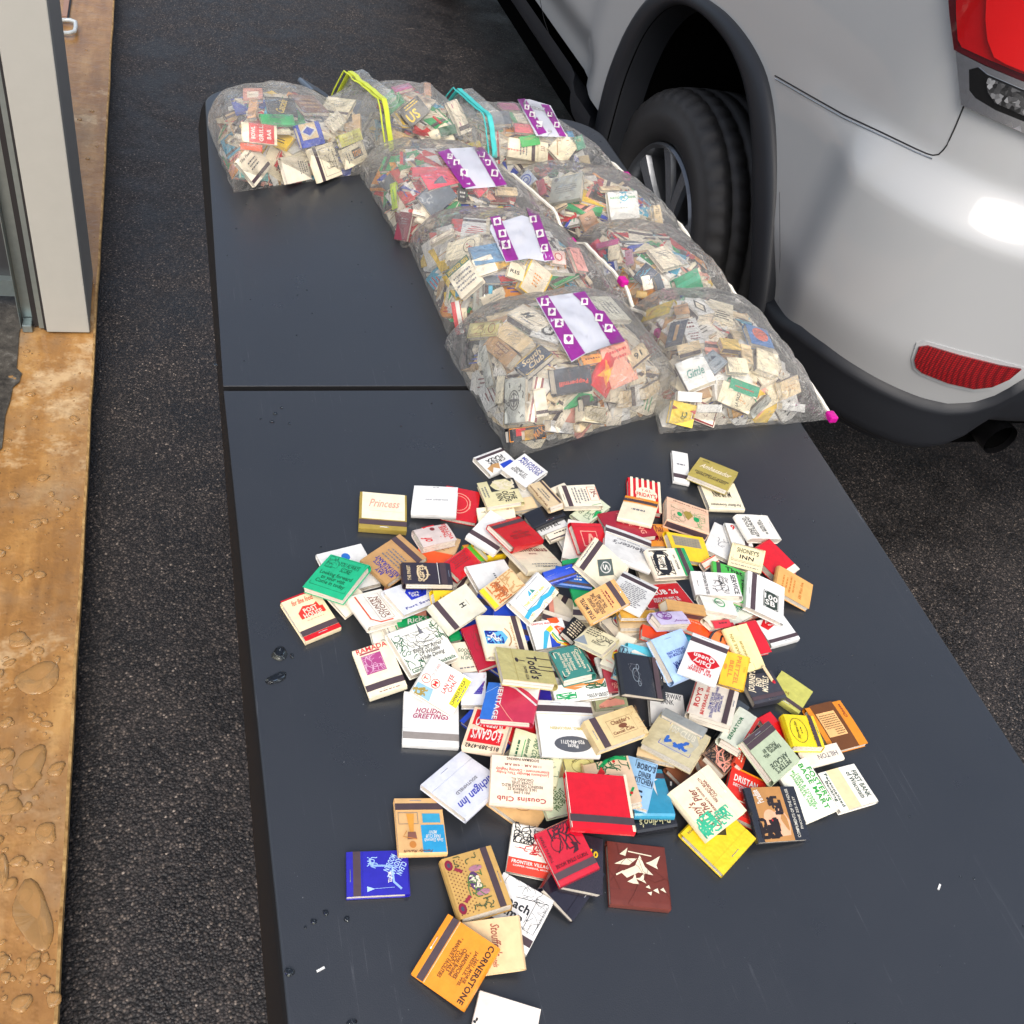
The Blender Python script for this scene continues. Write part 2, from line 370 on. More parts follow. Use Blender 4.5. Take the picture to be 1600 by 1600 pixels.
# ================================================================ CAR
car = empty('parked_car', (2.0, 1.8, 0)); tag(car, 'silver grey suv with black wheel arch trim parked beside the table', 'car')
CO = np.array([2.0, 1.8, 0])
m, nt, b, N, L = mat_new('silver_paint'); co = objco(nt)
L.new(mix(nt, (.37, .376, .375), (.405, .411, .408), noise(nt, 2.5, 5, .6, co)), b.inputs['Base Color'])
b.inputs['Metallic'].default_value = .1; b.inputs['Specular IOR Level'].default_value = .25; b.inputs['Roughness'].default_value = .42; b.inputs['Coat Weight'].default_value = .6; b.inputs['Coat Roughness'].default_value = .03
dirt = ramp(nt, noise(nt, 60, 3, .6, co), [(.72, 0.), (.8, .25)])
gm = ramp(nt, noise(nt, 3.5, 6, .7, co), [(.45, .5), (.7, .56)]); L.new(gm, b.inputs['Roughness'])
PAINT = m
m, nt, b, N, L = mat_new('cladding'); co = objco(nt)
b.inputs['Specular IOR Level'].default_value = .35; L.new(mix(nt, (.008, .009, .012), (.015, .017, .021), noise(nt, 5, 4, .6, co)), b.inputs['Base Color']); b.inputs['Roughness'].default_value = .5
bump(nt, b, noise(nt, 700, 2, .5, co), .3, .0008)
CLAD = m
m, nt, b, N, L = mat_new('tyre_rubber'); co = objco(nt)
L.new(mix(nt, (.014, .014, .015), (.034, .033, .033), noise(nt, 12, 4, .6, co)), b.inputs['Base Color']); b.inputs['Roughness'].default_value = .62
TYRE = m
VOID = metal('underbody', (.003, .003, .003), 1); VOID.node_tree.nodes['Principled BSDF'].inputs['Specular IOR Level'].default_value = 0; GAPM = metal('panel_gap', (.006, .006, .006), .7)
REDL = metal('red_lens', lin('#a8040a'), .12, 0, 30, .8, .8); REDD = metal('dark_red_lens', lin('#48030c'), .15, 0, 30, .8, .8)
m, nt, b, N, L = mat_new('reflector_red'); co = objco(nt)
vv = vor(nt, 260, co, rnd=.0); L.new(ramp(nt, vv.outputs['Distance'], [(.2, lin('#a80d16')), (.55, lin('#5c060c'))]), b.inputs['Base Color']); b.inputs['Roughness'].default_value = .15; b.inputs['Coat Weight'].default_value = .6
REFL = m
m, nt, b, N, L = mat_new('clear_lens'); co = objco(nt)
vv = vor(nt, 170, co); L.new(ramp(nt, vv.outputs['Color'], [(.2, (.03, .03, .03)), (.7, (.25, .25, .25)), (.9, (.7, .7, .7))]), b.inputs['Base Color']); b.inputs['Metallic'].default_value = .7; b.inputs['Roughness'].default_value = .1; b.inputs['Coat Weight'].default_value = .8
CLENS = m
GLOSSK = metal('gloss_black', (.006, .006, .006), .12)

CX, SX = 2.0, 1.03
def plan(q):
    if q <= 1: return SX + .02 * max(0, (.35 - q)) ** 1, 5.0 - 4.52 * q
    if q <= 2:
        th = (q - 1) * math.pi / 2; e = 2 / 2.9
        return 1.45 - .42 * max(math.cos(th), 0) ** e, .48 - .36 * max(math.sin(th), 0) ** e
    t = q - 2; return 1.45 + .55 * t, .12 - .025 * math.sin(t * math.pi / 2)
def nrm(q):
    q = max(q, 1e-3); a = plan(q - 1e-3); c = plan(min(q + 1e-3, 3)); tx, ty = c[0] - a[0], c[1] - a[1]; l = math.hypot(tx, ty); return ty / l, -tx / l
def ss(x): x = min(max(x, 0.), 1.); return x * x * (3 - 2 * x)
def boff(q, z):
    A = .045 * ss((q - .93) / .22)
    o = A * ss((.965 - z) / .085) - .010 * ss((z - .95) / .5) * 2
    o -= .022 * ss((.70 - z) / .14) * ss((q - .93) / .05)
    if q < .93:                                       # door tuck below the waist, bulge round the arch
        y = plan(q)[1]; d = abs(y - 1.1)
        o -= .03 * ss((.62 - z) / .1) * ss((d - .42) / .2)
        o -= .018 * ss((d - .5) / .12) * ss((.95 - z) / .2)
    return o
def S(q, z, ex=0.):
    x, y = plan(q); nx, ny = nrm(q); o = boff(q, z) + ex
    return np.array([x + nx * o, y + ny * o, z])
_qs = np.concatenate([np.linspace(.55, 1, 120), np.linspace(1.005, 2, 160), np.linspace(2.01, 2.5, 40)]); _zs = np.linspace(.3, 1.3, 150)
_G = np.array([[S(q, z) for z in _zs] for q in _qs])
_d = (_G - CAM) @ ROT; _U = 800 + FPX * _d[..., 0] / -_d[..., 2]; _V = 800 - FPX * _d[..., 1] / -_d[..., 2]
def proj(P):
    d = (np.array(P) - CAM) @ ROT; return 800 + FPX * d[0] / -d[2], 800 - FPX * d[1] / -d[2]
def pq(u, v):
    i, j = np.unravel_index(np.argmin((_U - u) ** 2 + (_V - v) ** 2), _U.shape); q, z = _qs[i], _zs[j]
    for _ in range(3):
        a = proj(S(q, z)); h = 2e-3; bq = proj(S(q + h, z)); bz = proj(S(q, z + h))
        J = np.array([[(bq[0] - a[0]) / h, (bz[0] - a[0]) / h], [(bq[1] - a[1]) / h, (bz[1] - a[1]) / h]])
        try: dq, dz = np.linalg.solve(J, [u - a[0], v - a[1]])
        except Exception: break
        if abs(dq) > .1 or abs(dz) > .1: break
        q += dq; z += dz
    return q, z
def interp(xs, ys, x): return float(np.interp(x, xs, ys))
_bp = [pq(u, v) for u, v in [(1212, 474), (1250, 510), (1290, 540), (1345, 578), (1400, 607), (1440, 623), (1480, 632), (1520, 630), (1560, 617), (1598, 592)]]
_bq = [p[0] for p in _bp]; _bz = [p[1] for p in _bp]
def zb(q):
    if q < .93: return .485
    return interp(_bq, _bz, q)
OUT = [(1.43, .38), (1.44, .47), (1.452, .58), (1.415, .71), (1.346, .81), (1.25, .868), (1.123, .897), (.979, .91), (.862, .903), (.756, .880), (.674, .832), (.574, .738), (.494, .624), (.456, .564), (.44, .50)]
INN = [(1.34, .38), (1.345, .50), (1.347, .62), (1.312, .74), (1.245, .82), (1.16, .862), (1.035, .880), (.893, .872), (.794, .840), (.716, .785), (.633, .698), (.555, .607), (.501, .540), (.485, .46)]
def inside(p, poly):
    x, y = p; c = False
    for i in range(len(poly)):
        (x1, y1), (x2, y2) = poly[i], poly[i - 1]
        if (y1 > y) != (y2 > y) and x < (x2 - x1) * (y - y1) / (y2 - y1) + x1: c = not c
    return c
cen = (.98, .62); SHR = [(cen[0] + (y - cen[0]) * .955, cen[1] + (z - cen[1]) * .955) for y, z in OUT]
SHR = [(SHR[0][0], .1)] + SHR + [(SHR[-1][0], .1)]
def shell(name, zlo, zhi, mat, ex, nz, hole=True, prof=None):
    qs = np.concatenate([np.linspace(0, .76, 60), np.linspace(.765, 1, 90), np.linspace(1.02, 2, 60), np.linspace(2.1, 3, 14)])
    mb = MB(); vs = []; F = []
    for q in qs:
        a, c = zlo(q), zhi(q)
        for k in range(nz + 1):
            t = k / nz; z = a + (c - a) * t; e = ex + (prof(q, t) if prof else 0); vs.append(S(q, z, e) - CO)
    for i in range(len(qs) - 1):
        for k in range(nz):
            ids = (i * (nz + 1) + k, (i + 1) * (nz + 1) + k, (i + 1) * (nz + 1) + k + 1, i * (nz + 1) + k + 1)
            if hole:
                P = [vs[j] + CO for j in ids]
                if all(p[0] < 1.25 and inside((p[1], p[2]), SHR) for p in P): continue
                if name != 'body' and qs[i] < .93 and all(.50 < p[1] < 1.42 for p in P): continue
            F.append(ids)
    n = len(vs); mv = [(-v[0], v[1], v[2]) for v in vs]
    mb.add(vs, F, mat); mb.add(mv, [tuple(n * 0 + j for j in reversed(f)) for f in F], mat)
    return mb.build(name, car, True)
shell('body', zb, lambda q: 1.16, PAINT, 0, 50)
def cprof(q, t):
    if q < .93: return .018 * math.sin(min(t * 1.3, 1) * math.pi * .5) + (.02 * 1 if t > .2 else .0) - (.09 * (1 - ss(t / .35)))
    return .012 * ss((1 - t) / .06) - .010 * ss((.8 - t) / .6) - .10 * (1 - ss(t / .45)) - (.0 if t < .97 else .012)
shell('lower_trim', lambda q: (zb(q) - .085 if q < .93 else zb(q) - .17 + .02 * 0), lambda q: zb(q) + .006, CLAD, .004, 16, prof=cprof)
# wheel arch trim
def resamp(P, n):
    P = np.array(P); d = np.r_[0, np.cumsum(np.hypot(*np.diff(P, axis=0).T))]; t = np.linspace(0, d[-1], n)
    return np.c_[np.interp(t, d, P[:, 0]), np.interp(t, d, P[:, 1])]
def smooth(P, k=3):
    for _ in range(k):
        Q = P.copy(); Q[1:-1] = (P[:-2] + 2 * P[1:-1] + P[2:]) / 4; P = Q
    return P
RO, RI = smooth(resamp(OUT, 60), 4), smooth(resamp(INN, 60), 4)
sec = [(-.02, -.03), (0., .006), (.04, .013), (.25, .020), (.7, .022), (.9, .019), (.98, .010), (1.0, .0), (1.0, -.06)]
def arch(side):
    mb = MB(); vs = []; F = []
    for i in range(60):
        for (t, o) in sec:
            y, z = RO[i] * (1 - t) + RI[i] * t; x = SX - o
            vs.append(np.array([x if side < 0 else 2 * CX - x, y, z]) - CO)
    k = len(sec)
    for i in range(59):
        for j in range(k - 1):
            f = (i * k + j, i * k + j + 1, (i + 1) * k + j + 1, (i + 1) * k + j); F.append(f if side > 0 else tuple(reversed(f)))
    mb.add(vs, F, CLAD); return mb.build('arch_trim', car, True)
arch(-1)
# wheel housing
mb = MB(); vs = []; F = []
for i in range(60):
    y, z = RI[i]; y2, z2 = (y - .98) * 1.06 + .98, (z - .6) * 1.06 + .6
    vs += [np.array([SX - .01, y, z]) - CO, np.array([SX + .08, y2, z2]) - CO, np.array([SX + .45, y2, z2]) - CO]
for i in range(59):
    for j in range(2): F.append((i * 3 + j, (i + 1) * 3 + j, (i + 1) * 3 + j + 1, i * 3 + j + 1))
mb.add(vs, F, VOID)
mb.box(SX + .42 - 2, .34 - 1.8, .36, 2.5 - 2, 4.7 - 1.8, .75, VOID)
mb.box(SX + .09 - 2, 1.55 - 1.8, .30, SX + .43 - 2, 4.5 - 1.8, .55, VOID)
mb.box(SX + .25 - 2, .22 - 1.8, .42, SX + .43 - 2, .42 - 1.8, .6, VOID)
mb.build('underbody', car)
# wheel
WC = np.array([1.0, 1.09, .345])
def revolve(mb, prof, n, mat, M, notch=None):
    vs = []; F = []
    for i in range(n):
        a = 2 * math.pi * i / n
        for j, (x, r) in enumerate(prof):
            rr_ = r - (notch(i, j) if notch else 0)
            vs.append(M @ Vector((x, math.cos(a) * rr_, math.sin(a) * rr_)))
    k = len(prof)
    for i in range(n):
        for j in range(k - 1):
            F.append((i * k + j, i * k + j + 1, ((i + 1) % n) * k + j + 1, ((i + 1) % n) * k + j))
    mb.add(vs, F, mat)
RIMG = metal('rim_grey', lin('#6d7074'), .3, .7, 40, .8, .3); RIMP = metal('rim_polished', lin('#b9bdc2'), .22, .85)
def wheel(y, side=-1):
    M = Matrix.Translation(Vector((-(CX - 1.065) if side < 0 else CX - 1.065, y - CO[1], WC[2])))
    if side > 0: M = M @ Matrix.Scale(-1, 4, Vector((1, 0, 0)))
    M = M @ Matrix.Diagonal(Vector((1, .925, .925, 1)))
    w = MB()
    prof = [(.035, .232), (.014, .245), (.004, .262), (.0, .290), (.0, .315), (.0035, .317), (.004, .335), (.012, .352), (.030, .366), (.048, .3705), (.049, .364), (.056, .364), (.057, .3725), (.092, .374), (.093, .366), (.102, .366), (.103, .3745), (.135, .3745), (.136, .366), (.146, .366), (.147, .3735), (.182, .3725), (.183, .364), (.19, .364), (.192, .3705), (.21, .366), (.228, .352), (.24, .31), (.232, .235)]
    revolve(w, prof, 180, TYRE, M, lambda i, j: (.009 if (i % 4 == 0 and 7 <= j <= 9) else 0) + (.006 if (i % 4 == 2 and 12 <= j <= 13) else 0) + (.0025 if (j == 4 and i % 2) else 0))
    wh = w.build('wheel', car, True); wh.data.update()
    r = MB()
    revolve(r, [(.040, .236), (.018, .236), (.012, .230), (.018, .222), (.05, .214), (.13, .205), (.2, .215)], 72, RIMG, M)
    revolve(r, [(.150, .0), (.150, .206)], 40, VOID, M)
    for k in range(5):
        a0 = 2 * math.pi * k / 5 + .33
        for sgn in (-1, 1):
            pts = []
            for t in np.linspace(0, 1, 7):
                rad = .045 + t * .180; a = a0 + sgn * (.10 + .20 * t ** .8); pts.append((rad, a, .045 - .022 * t + .012 * (1 - t)))
            vs = []; F = []
            for (rad, a, x) in pts:
                ta = a + math.pi / 2; wd = .016 + .008 * rad / .2
                for (dw, dx) in ((-wd, .012), (-wd * .8, 0), (wd * .8, 0), (wd, .012), (wd * .8, .05), (-wd * .8, .05)):
                    vs.append(M @ Vector((x + dx, math.cos(a) * rad + math.cos(ta) * dw, math.sin(a) * rad + math.sin(ta) * dw)))
            for i in range(6):
                for j in range(6): F.append((i * 6 + j, i * 6 + (j + 1) % 6, (i + 1) * 6 + (j + 1) % 6, (i + 1) * 6 + j))
            r.add(vs, F, RIMG)
            r.m[-len(F):] = [r.mi(RIMP) if f % 6 == 1 else r.mi(RIMG) for f in range(len(F))]
        # web between the two spokes near the rim
    revolve(r, [(.034, 0.), (.032, .03), (.036, .055), (.06, .062), (.12, .065)], 32, RIMG, M)
    r.build('rim', wh, False)
    return wh
wheel(1.09); wheel(4.02, -1); wheel(1.09, 1); wheel(4.02, 1)
# patches that lie on the bodywork
def patch(name, px, off, thick, mat, parent, sub=4, qz=False):
    bm = bmesh.new(); vsx = [bm.verts.new((u, v, 0)) for u, v in px]; f = bm.faces.new(vsx)
    bmesh.ops.triangulate(bm, faces=[f])
    for _ in range(sub):
        ed = [e for e in bm.edges if e.calc_length() > 14]
        if not ed: break
        bmesh.ops.subdivide_edges(bm, edges=ed, cuts=1); bmesh.ops.triangulate(bm, faces=bm.faces[:])
    bnd = [(e.verts[0].index, e.verts[1].index) for e in bm.edges if e.is_boundary] if False else None
    bm.verts.index_update(); vs = []; low = []
    for v in bm.verts:
        q, z = pq(v.co.x, v.co.y); vs.append(S(q, z, off) - CO); low.append(S(q, z, off - thick) - CO)
    F = [tuple(x.index for x in reversed(f.verts)) for f in bm.faces]; n = len(vs)
    for e in bm.edges:
        if len(e.link_faces) == 1:
            a, c = e.verts[0].index, e.verts[1].index; F.append((a, c, c + n, a + n))
    mb = MB(); mb.add(vs + low, F, mat); bm.free()
    o = mb.build(name, parent); bm = bmesh.new(); bm.from_mesh(o.data); bmesh.ops.recalc_face_normals(bm, faces=bm.faces[:]); bm.to_mesh(o.data); bm.free()
    return o
def seam(px, w, off=.0012, mat=None, name='panel_gap'):
    P = []
    px = resamp(px, 40)
    for u, v in px:
        q, z = pq(u, v); P.append(S(q, z, off) - CO)
    mb = MB(); mb.tube(P, w, mat or GAPM, 6); return mb.build(name, car, True)
seam([(1211, 118), (1265, 149), (1320, 180), (1380, 208), (1430, 232), (1455, 243), (1468, 241), (1478, 230), (1492, 200), (1506, 166)], .0013, .0)
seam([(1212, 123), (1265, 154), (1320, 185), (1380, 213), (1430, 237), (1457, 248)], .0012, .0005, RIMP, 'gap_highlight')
seam([(1218, 300), (1219, 400), (1216, 474)], .0005, .0, name='panel_gap')
seam([(844, 0), (850, 30), (862, 66)], .0013, .0)
lamp = patch('tail_lamp', [(1489, -30), (1493, 26), (1499, 78), (1546, 101), (1600, 124), (1680, 150), (1690, -60), (1560, -60)], .012, .03, REDD, car)
patch('inner_lens', [(1505, -30), (1504, 20), (1506, 62), (1512, 74), (1552, 92), (1600, 112), (1640, 120), (1650, -40)], .0135, .002, REDL, lamp)
patch('inner_lens', [(1556, -30), (1552, 30), (1554, 62), (1563, 88), (1580, 98), (1640, 122), (1660, -40)], .019, .004, metal('bright_red_lens', lin('#c80a0c'), .1, 0, 30, .9, 1), lamp)  # innermost lens in a brighter red
chrome = patch('lamp_surround', [(1500, 80), (1507, 163), (1560, 187), (1610, 209), (1690, 236), (1690, 150), (1600, 125), (1546, 103)], .010, .02, CHR, car)
patch('recess', [(1521, 108), (1521, 140), (1530, 152), (1560, 170), (1610, 190), (1690, 215), (1690, 160), (1600, 137), (1548, 115), (1535, 104)], .0118, .002, GLOSSK, chrome)
patch('reverse_light', [(1551, 120), (1548, 128), (1550, 142), (1560, 158), (1600, 176), (1680, 205), (1680, 165), (1600, 140)], .0145, .003, CLENS, chrome)
patch('rear_reflector', [(1436, 540), (1429, 560), (1431, 572), (1440, 580), (1480, 596), (1520, 605), (1548, 602), (1575, 590), (1594, 574), (1560, 568), (1500, 553), (1450, 538)], .006, .014, REFL, car)
patch('reflector_lip', [(1432, 535), (1424, 560), (1427, 576), (1438, 585), (1480, 602), (1520, 611), (1550, 608), (1580, 594), (1603, 574), (1560, 562), (1500, 547), (1446, 532)], .0025, .004, PAINT, car)
# exhaust tip
c = hz(1560, 700, .47)
mb = MB(); M = Matrix.Translation(Vector(c - CO + np.array([.02, .02, 0])))
mb.tube([M @ Vector((0, 0, 0)), M @ Vector((0, .14, .0))], .034, metal('exhaust', (.05, .05, .055), .3, .9), 20, False)
mb.tube([M @ Vector((0, .01, 0)), M @ Vector((0, .14, 0))], .029, VOID, 20, False); mb.build('exhaust_pipe', car, True)
# upper cabin
GLS = metal('dark_glass', (.01, .012, .014), .05)
mb = MB()
def ring(x0, y0, y1, z): return [(x0 - 2, y0 - 1.8, z), (2 - x0, y0 - 1.8, z), (2 - x0, y1 - 1.8, z), (x0 - 2, y1 - 1.8, z)]
a, c2, d2 = ring(1.075, .22, 3.6, 1.162), ring(1.22, .55, 2.9, 1.62), ring(1.30, .65, 2.7, 1.69)
mb.add(a + c2, [(0, 1, 5, 4), (1, 2, 6, 5), (2, 3, 7, 6), (3, 0, 4, 7)], GLS); mb.build('windows', car)
mb = MB(); mb.add(c2 + d2, [(0, 1, 5, 4), (1, 2, 6, 5), (2, 3, 7, 6), (3, 0, 4, 7), (4, 5, 6, 7)], PAINT); mb.build('roof', car)
mb = MB(); vs = []
for q in np.linspace(0, 3, 60): p = S(q, 1.159) - CO; vs += [p, (-p[0], p[1], p[2])]
mb.add(vs, [(2 * i, 2 * i + 2, 2 * i + 3, 2 * i + 1) for i in range(59)], PAINT); mb.box(1.06 - 2, 4.99 - 1.8, .4, .94, 5.02 - 1.8, 1.12, PAINT); mb.build('bonnet', car)
# ================================================================ MATCHBOOKS
from mathutils import noise as mnoise
CROP = dict(A=(540, 680, .1875), B=(800, 680, .1875), C=(1020, 690, .175), D=(420, 840, .1875), E=(660, 860, .1625), F=(860, 860, .1625),
            G=(1020, 920, .175), H=(600, 1040, .175), I=(820, 1040, .175), J=(1020, 1060, .23125), K=(520, 1220, .1875), L=(740, 1240, .2125),
            M=(620, 1360, .175), P=(300, 80, .25), Q=(640, 90, .275), R=(640, 360, .25), S=(900, 260, .275))
def cp(c, p): a = CROP[c]; return (a[0] + p[0] * a[2], a[1] + p[1] * a[2])
_tg = {}
def text_geo(s, style):
    k = (s, style)
    if k in _tg: return _tg[k]
    cu = bpy.data.curves.new('lettering', 'FONT'); cu.body = s; cu.align_x = 'CENTER'; cu.resolution_u = 2; cu.space_line = .82
    if 'i' in style: cu.shear = .4
    cu.offset = .026 if 'b' in style else .016
    if 'b' in style: cu.space_character = 1.08
    o = bpy.data.objects.new('lettering', cu); me = bpy.data.meshes.new_from_object(o)
    V = np.array([(v.co.x, v.co.y) for v in me.vertices]); F = [tuple(p.vertices) for p in me.polygons]
    bpy.data.objects.remove(o); bpy.data.curves.remove(cu); bpy.data.meshes.remove(me)
    lo, hi = V.min(0), V.max(0); V = (V - (lo + hi) / 2) / np.maximum(hi - lo, 1e-6)
    _tg[k] = (V, F); return V, F
STRK = '#4a3a40'
def strip(P, wd):
    """flat polyline with width in the xy plane"""
    P = [np.array(p, float) for p in P]; vs = []; n = len(P)
    for i, p in enumerate(P):
        d = P[min(i + 1, n - 1)] - P[max(i - 1, 0)]; l = np.hypot(*d) or 1; nn = np.array([-d[1], d[0]]) / l * wd / 2
        vs += [p + nn, p - nn]
    return vs, [(2 * i, 2 * i + 1, 2 * i + 3, 2 * i + 2) for i in range(n - 1)]
def printing(art, w, h, zf, seed, small=False):
    mb = MB(); lay = [0]; rr = random.Random(seed)
    def put(V, F, col):
        z0 = .00014 + .00003 * lay[0]; lay[0] += 1
        mb.add([(x, y, zf(x, y) + z0) for x, y in V], F, ink(col, rough=.4) if not col.startswith('*') else paper(INK.get(col[1:], col[1:]), .3, .8))
    def rect(x0, y0, x1, y1):
        nx = max(1, int((x1 - x0) / .008)); ny = max(1, int((y1 - y0) / .008)); V = [(x0 + (x1 - x0) * i / nx, y0 + (y1 - y0) * j / ny) for i in range(nx + 1) for j in range(ny + 1)]
        return V, [(i * (ny + 1) + j, (i + 1) * (ny + 1) + j, (i + 1) * (ny + 1) + j + 1, i * (ny + 1) + j + 1) for i in range(nx) for j in range(ny)]
    X = lambda u: (u - .5) * w
    Y = lambda v: (v - .5) * h
    for a in art:
        k = a[0]
        if k == 't':
            _, s, cx, cy, bw, bh = a[:6]; rot = a[6] if len(a) > 6 else 0; col = a[7] if len(a) > 7 else 'k'; st = a[8] if len(a) > 8 else 'b'
            V, F = text_geo(s, st); r = math.radians(rot); odd = abs(math.sin(r)) > .8
            sx, sy = (bw * h, bh * w) if odd else (bw * w, bh * h)
            c, sn = math.cos(r), math.sin(r)
            put([(X(cx) + x * sx * c - y * sy * sn, Y(cy) + x * sx * sn + y * sy * c) for x, y in V], F, col)
        elif k == 'r': V, F = rect(X(a[1]), Y(a[2]), X(a[3]), Y(a[4])); put(V, F, a[5])
        elif k == 'p':
            P = [(X(u), Y(v)) for u, v in a[1]]; tri = geometry.tessellate_polygon([[Vector((x, y, 0)) for x, y in P]])
            F = [t if (P[t[1]][0] - P[t[0]][0]) * (P[t[2]][1] - P[t[0]][1]) - (P[t[1]][1] - P[t[0]][1]) * (P[t[2]][0] - P[t[0]][0]) > 0 else t[::-1] for t in tri]; put(P, F, a[2])
        elif k == 'o':
            n = 24; P = [(X(a[1]), Y(a[2]))] + [(X(a[1]) + a[3] * w * math.cos(2 * math.pi * i / n), Y(a[2]) + a[4] * h * math.sin(2 * math.pi * i / n)) for i in range(n)]
            put(P, [(0, 1 + i, 1 + (i + 1) % n) for i in range(n)], a[5])
        elif k == 'O':
            n = 24; P = [(X(a[1]) + a[3] * w * math.cos(2 * math.pi * i / n), Y(a[2]) + a[4] * h * math.sin(2 * math.pi * i / n)) for i in range(n + 1)]
            V, F = strip(P, a[5] * w); put(V, F, a[6])
        elif k == 'l': V, F = strip([(X(u), Y(v)) for u, v in a[1]], a[2] * w); put(V, F, a[3])
        elif k == 'B':
            x0, y0, x1, y1, wd, col = a[1:7]; V, F = strip([(X(x0), Y(y0)), (X(x1), Y(y0)), (X(x1), Y(y1)), (X(x0), Y(y1)), (X(x0), Y(y0)), (X(x0 + .01), Y(y0))], wd * w); put(V, F, col)
        elif k == 'g':
            x0, y0, x1, y1, n, col = a[1:7]; rot = len(a) > 7 and a[7]; V = []; F = []
            for i in range(n):
                if rot: b0 = X(x0) + (X(x1) - X(x0)) * (i + .25) / n; bw_ = (X(x1) - X(x0)) / n * .42; s0, s1 = Y(y0), Y(y1)
                else: b0 = Y(y1) - (Y(y1) - Y(y0)) * (i + .75) / n; bw_ = (Y(y1) - Y(y0)) / n * .42; s0, s1 = X(x0), X(x1)
                cut = rr.uniform(0, .2) * (s1 - s0); p = s0 + cut
                while p < s1 - cut:
                    q = min(p + rr.uniform(.0012, .0042), s1 - cut); k2 = len(V)
                    V += [(b0, p), (b0 + bw_, p), (b0 + bw_, q), (b0, q)] if rot else [(p, b0), (q, b0), (q, b0 + bw_), (p, b0 + bw_)]
                    F.append((k2, k2 + 1, k2 + 2, k2 + 3)); p = q + .0009
            if V: put(V, F, col)
        elif k == 'q':
            x0, y0, x1, y1, n, col = a[1:7]; wd = a[7] if len(a) > 7 else .012; VV = []; FF = []
            for i in range(n):
                px, py = rr.uniform(x0, x1), rr.uniform(y0, y1); an = rr.uniform(0, 6.28); P = []
                for j in range(7):
                    P.append((X(min(max(px, x0), x1)), Y(min(max(py, y0), y1)))); an += rr.uniform(-1.1, 1.1); L_ = .3 * min(x1 - x0, y1 - y0); px += math.cos(an) * L_ * .6; py += math.sin(an) * L_ * .6
                V, F = strip(P, wd * w); b = len(VV); VV += V; FF += [tuple(x + b for x in f) for f in F]
            put(VV, FF, col)
        elif k == 'd':
            x0, y0, x1, y1, nx, ny, r_, col = a[1:9]; V = []; F = []
            for i in range(nx):
                for j in range(ny):
                    cx, cy = X(x0 + (x1 - x0) * (i + .5 * (j % 2)) / nx), Y(y0 + (y1 - y0) * j / ny); b = len(V); R_ = r_ * w
                    V += [(cx + R_ * math.cos(k_ * 1.047), cy + R_ * math.sin(k_ * 1.047)) for k_ in range(6)]; F.append(tuple(range(b, b + 6)))
            put(V, F, col)
    return mb
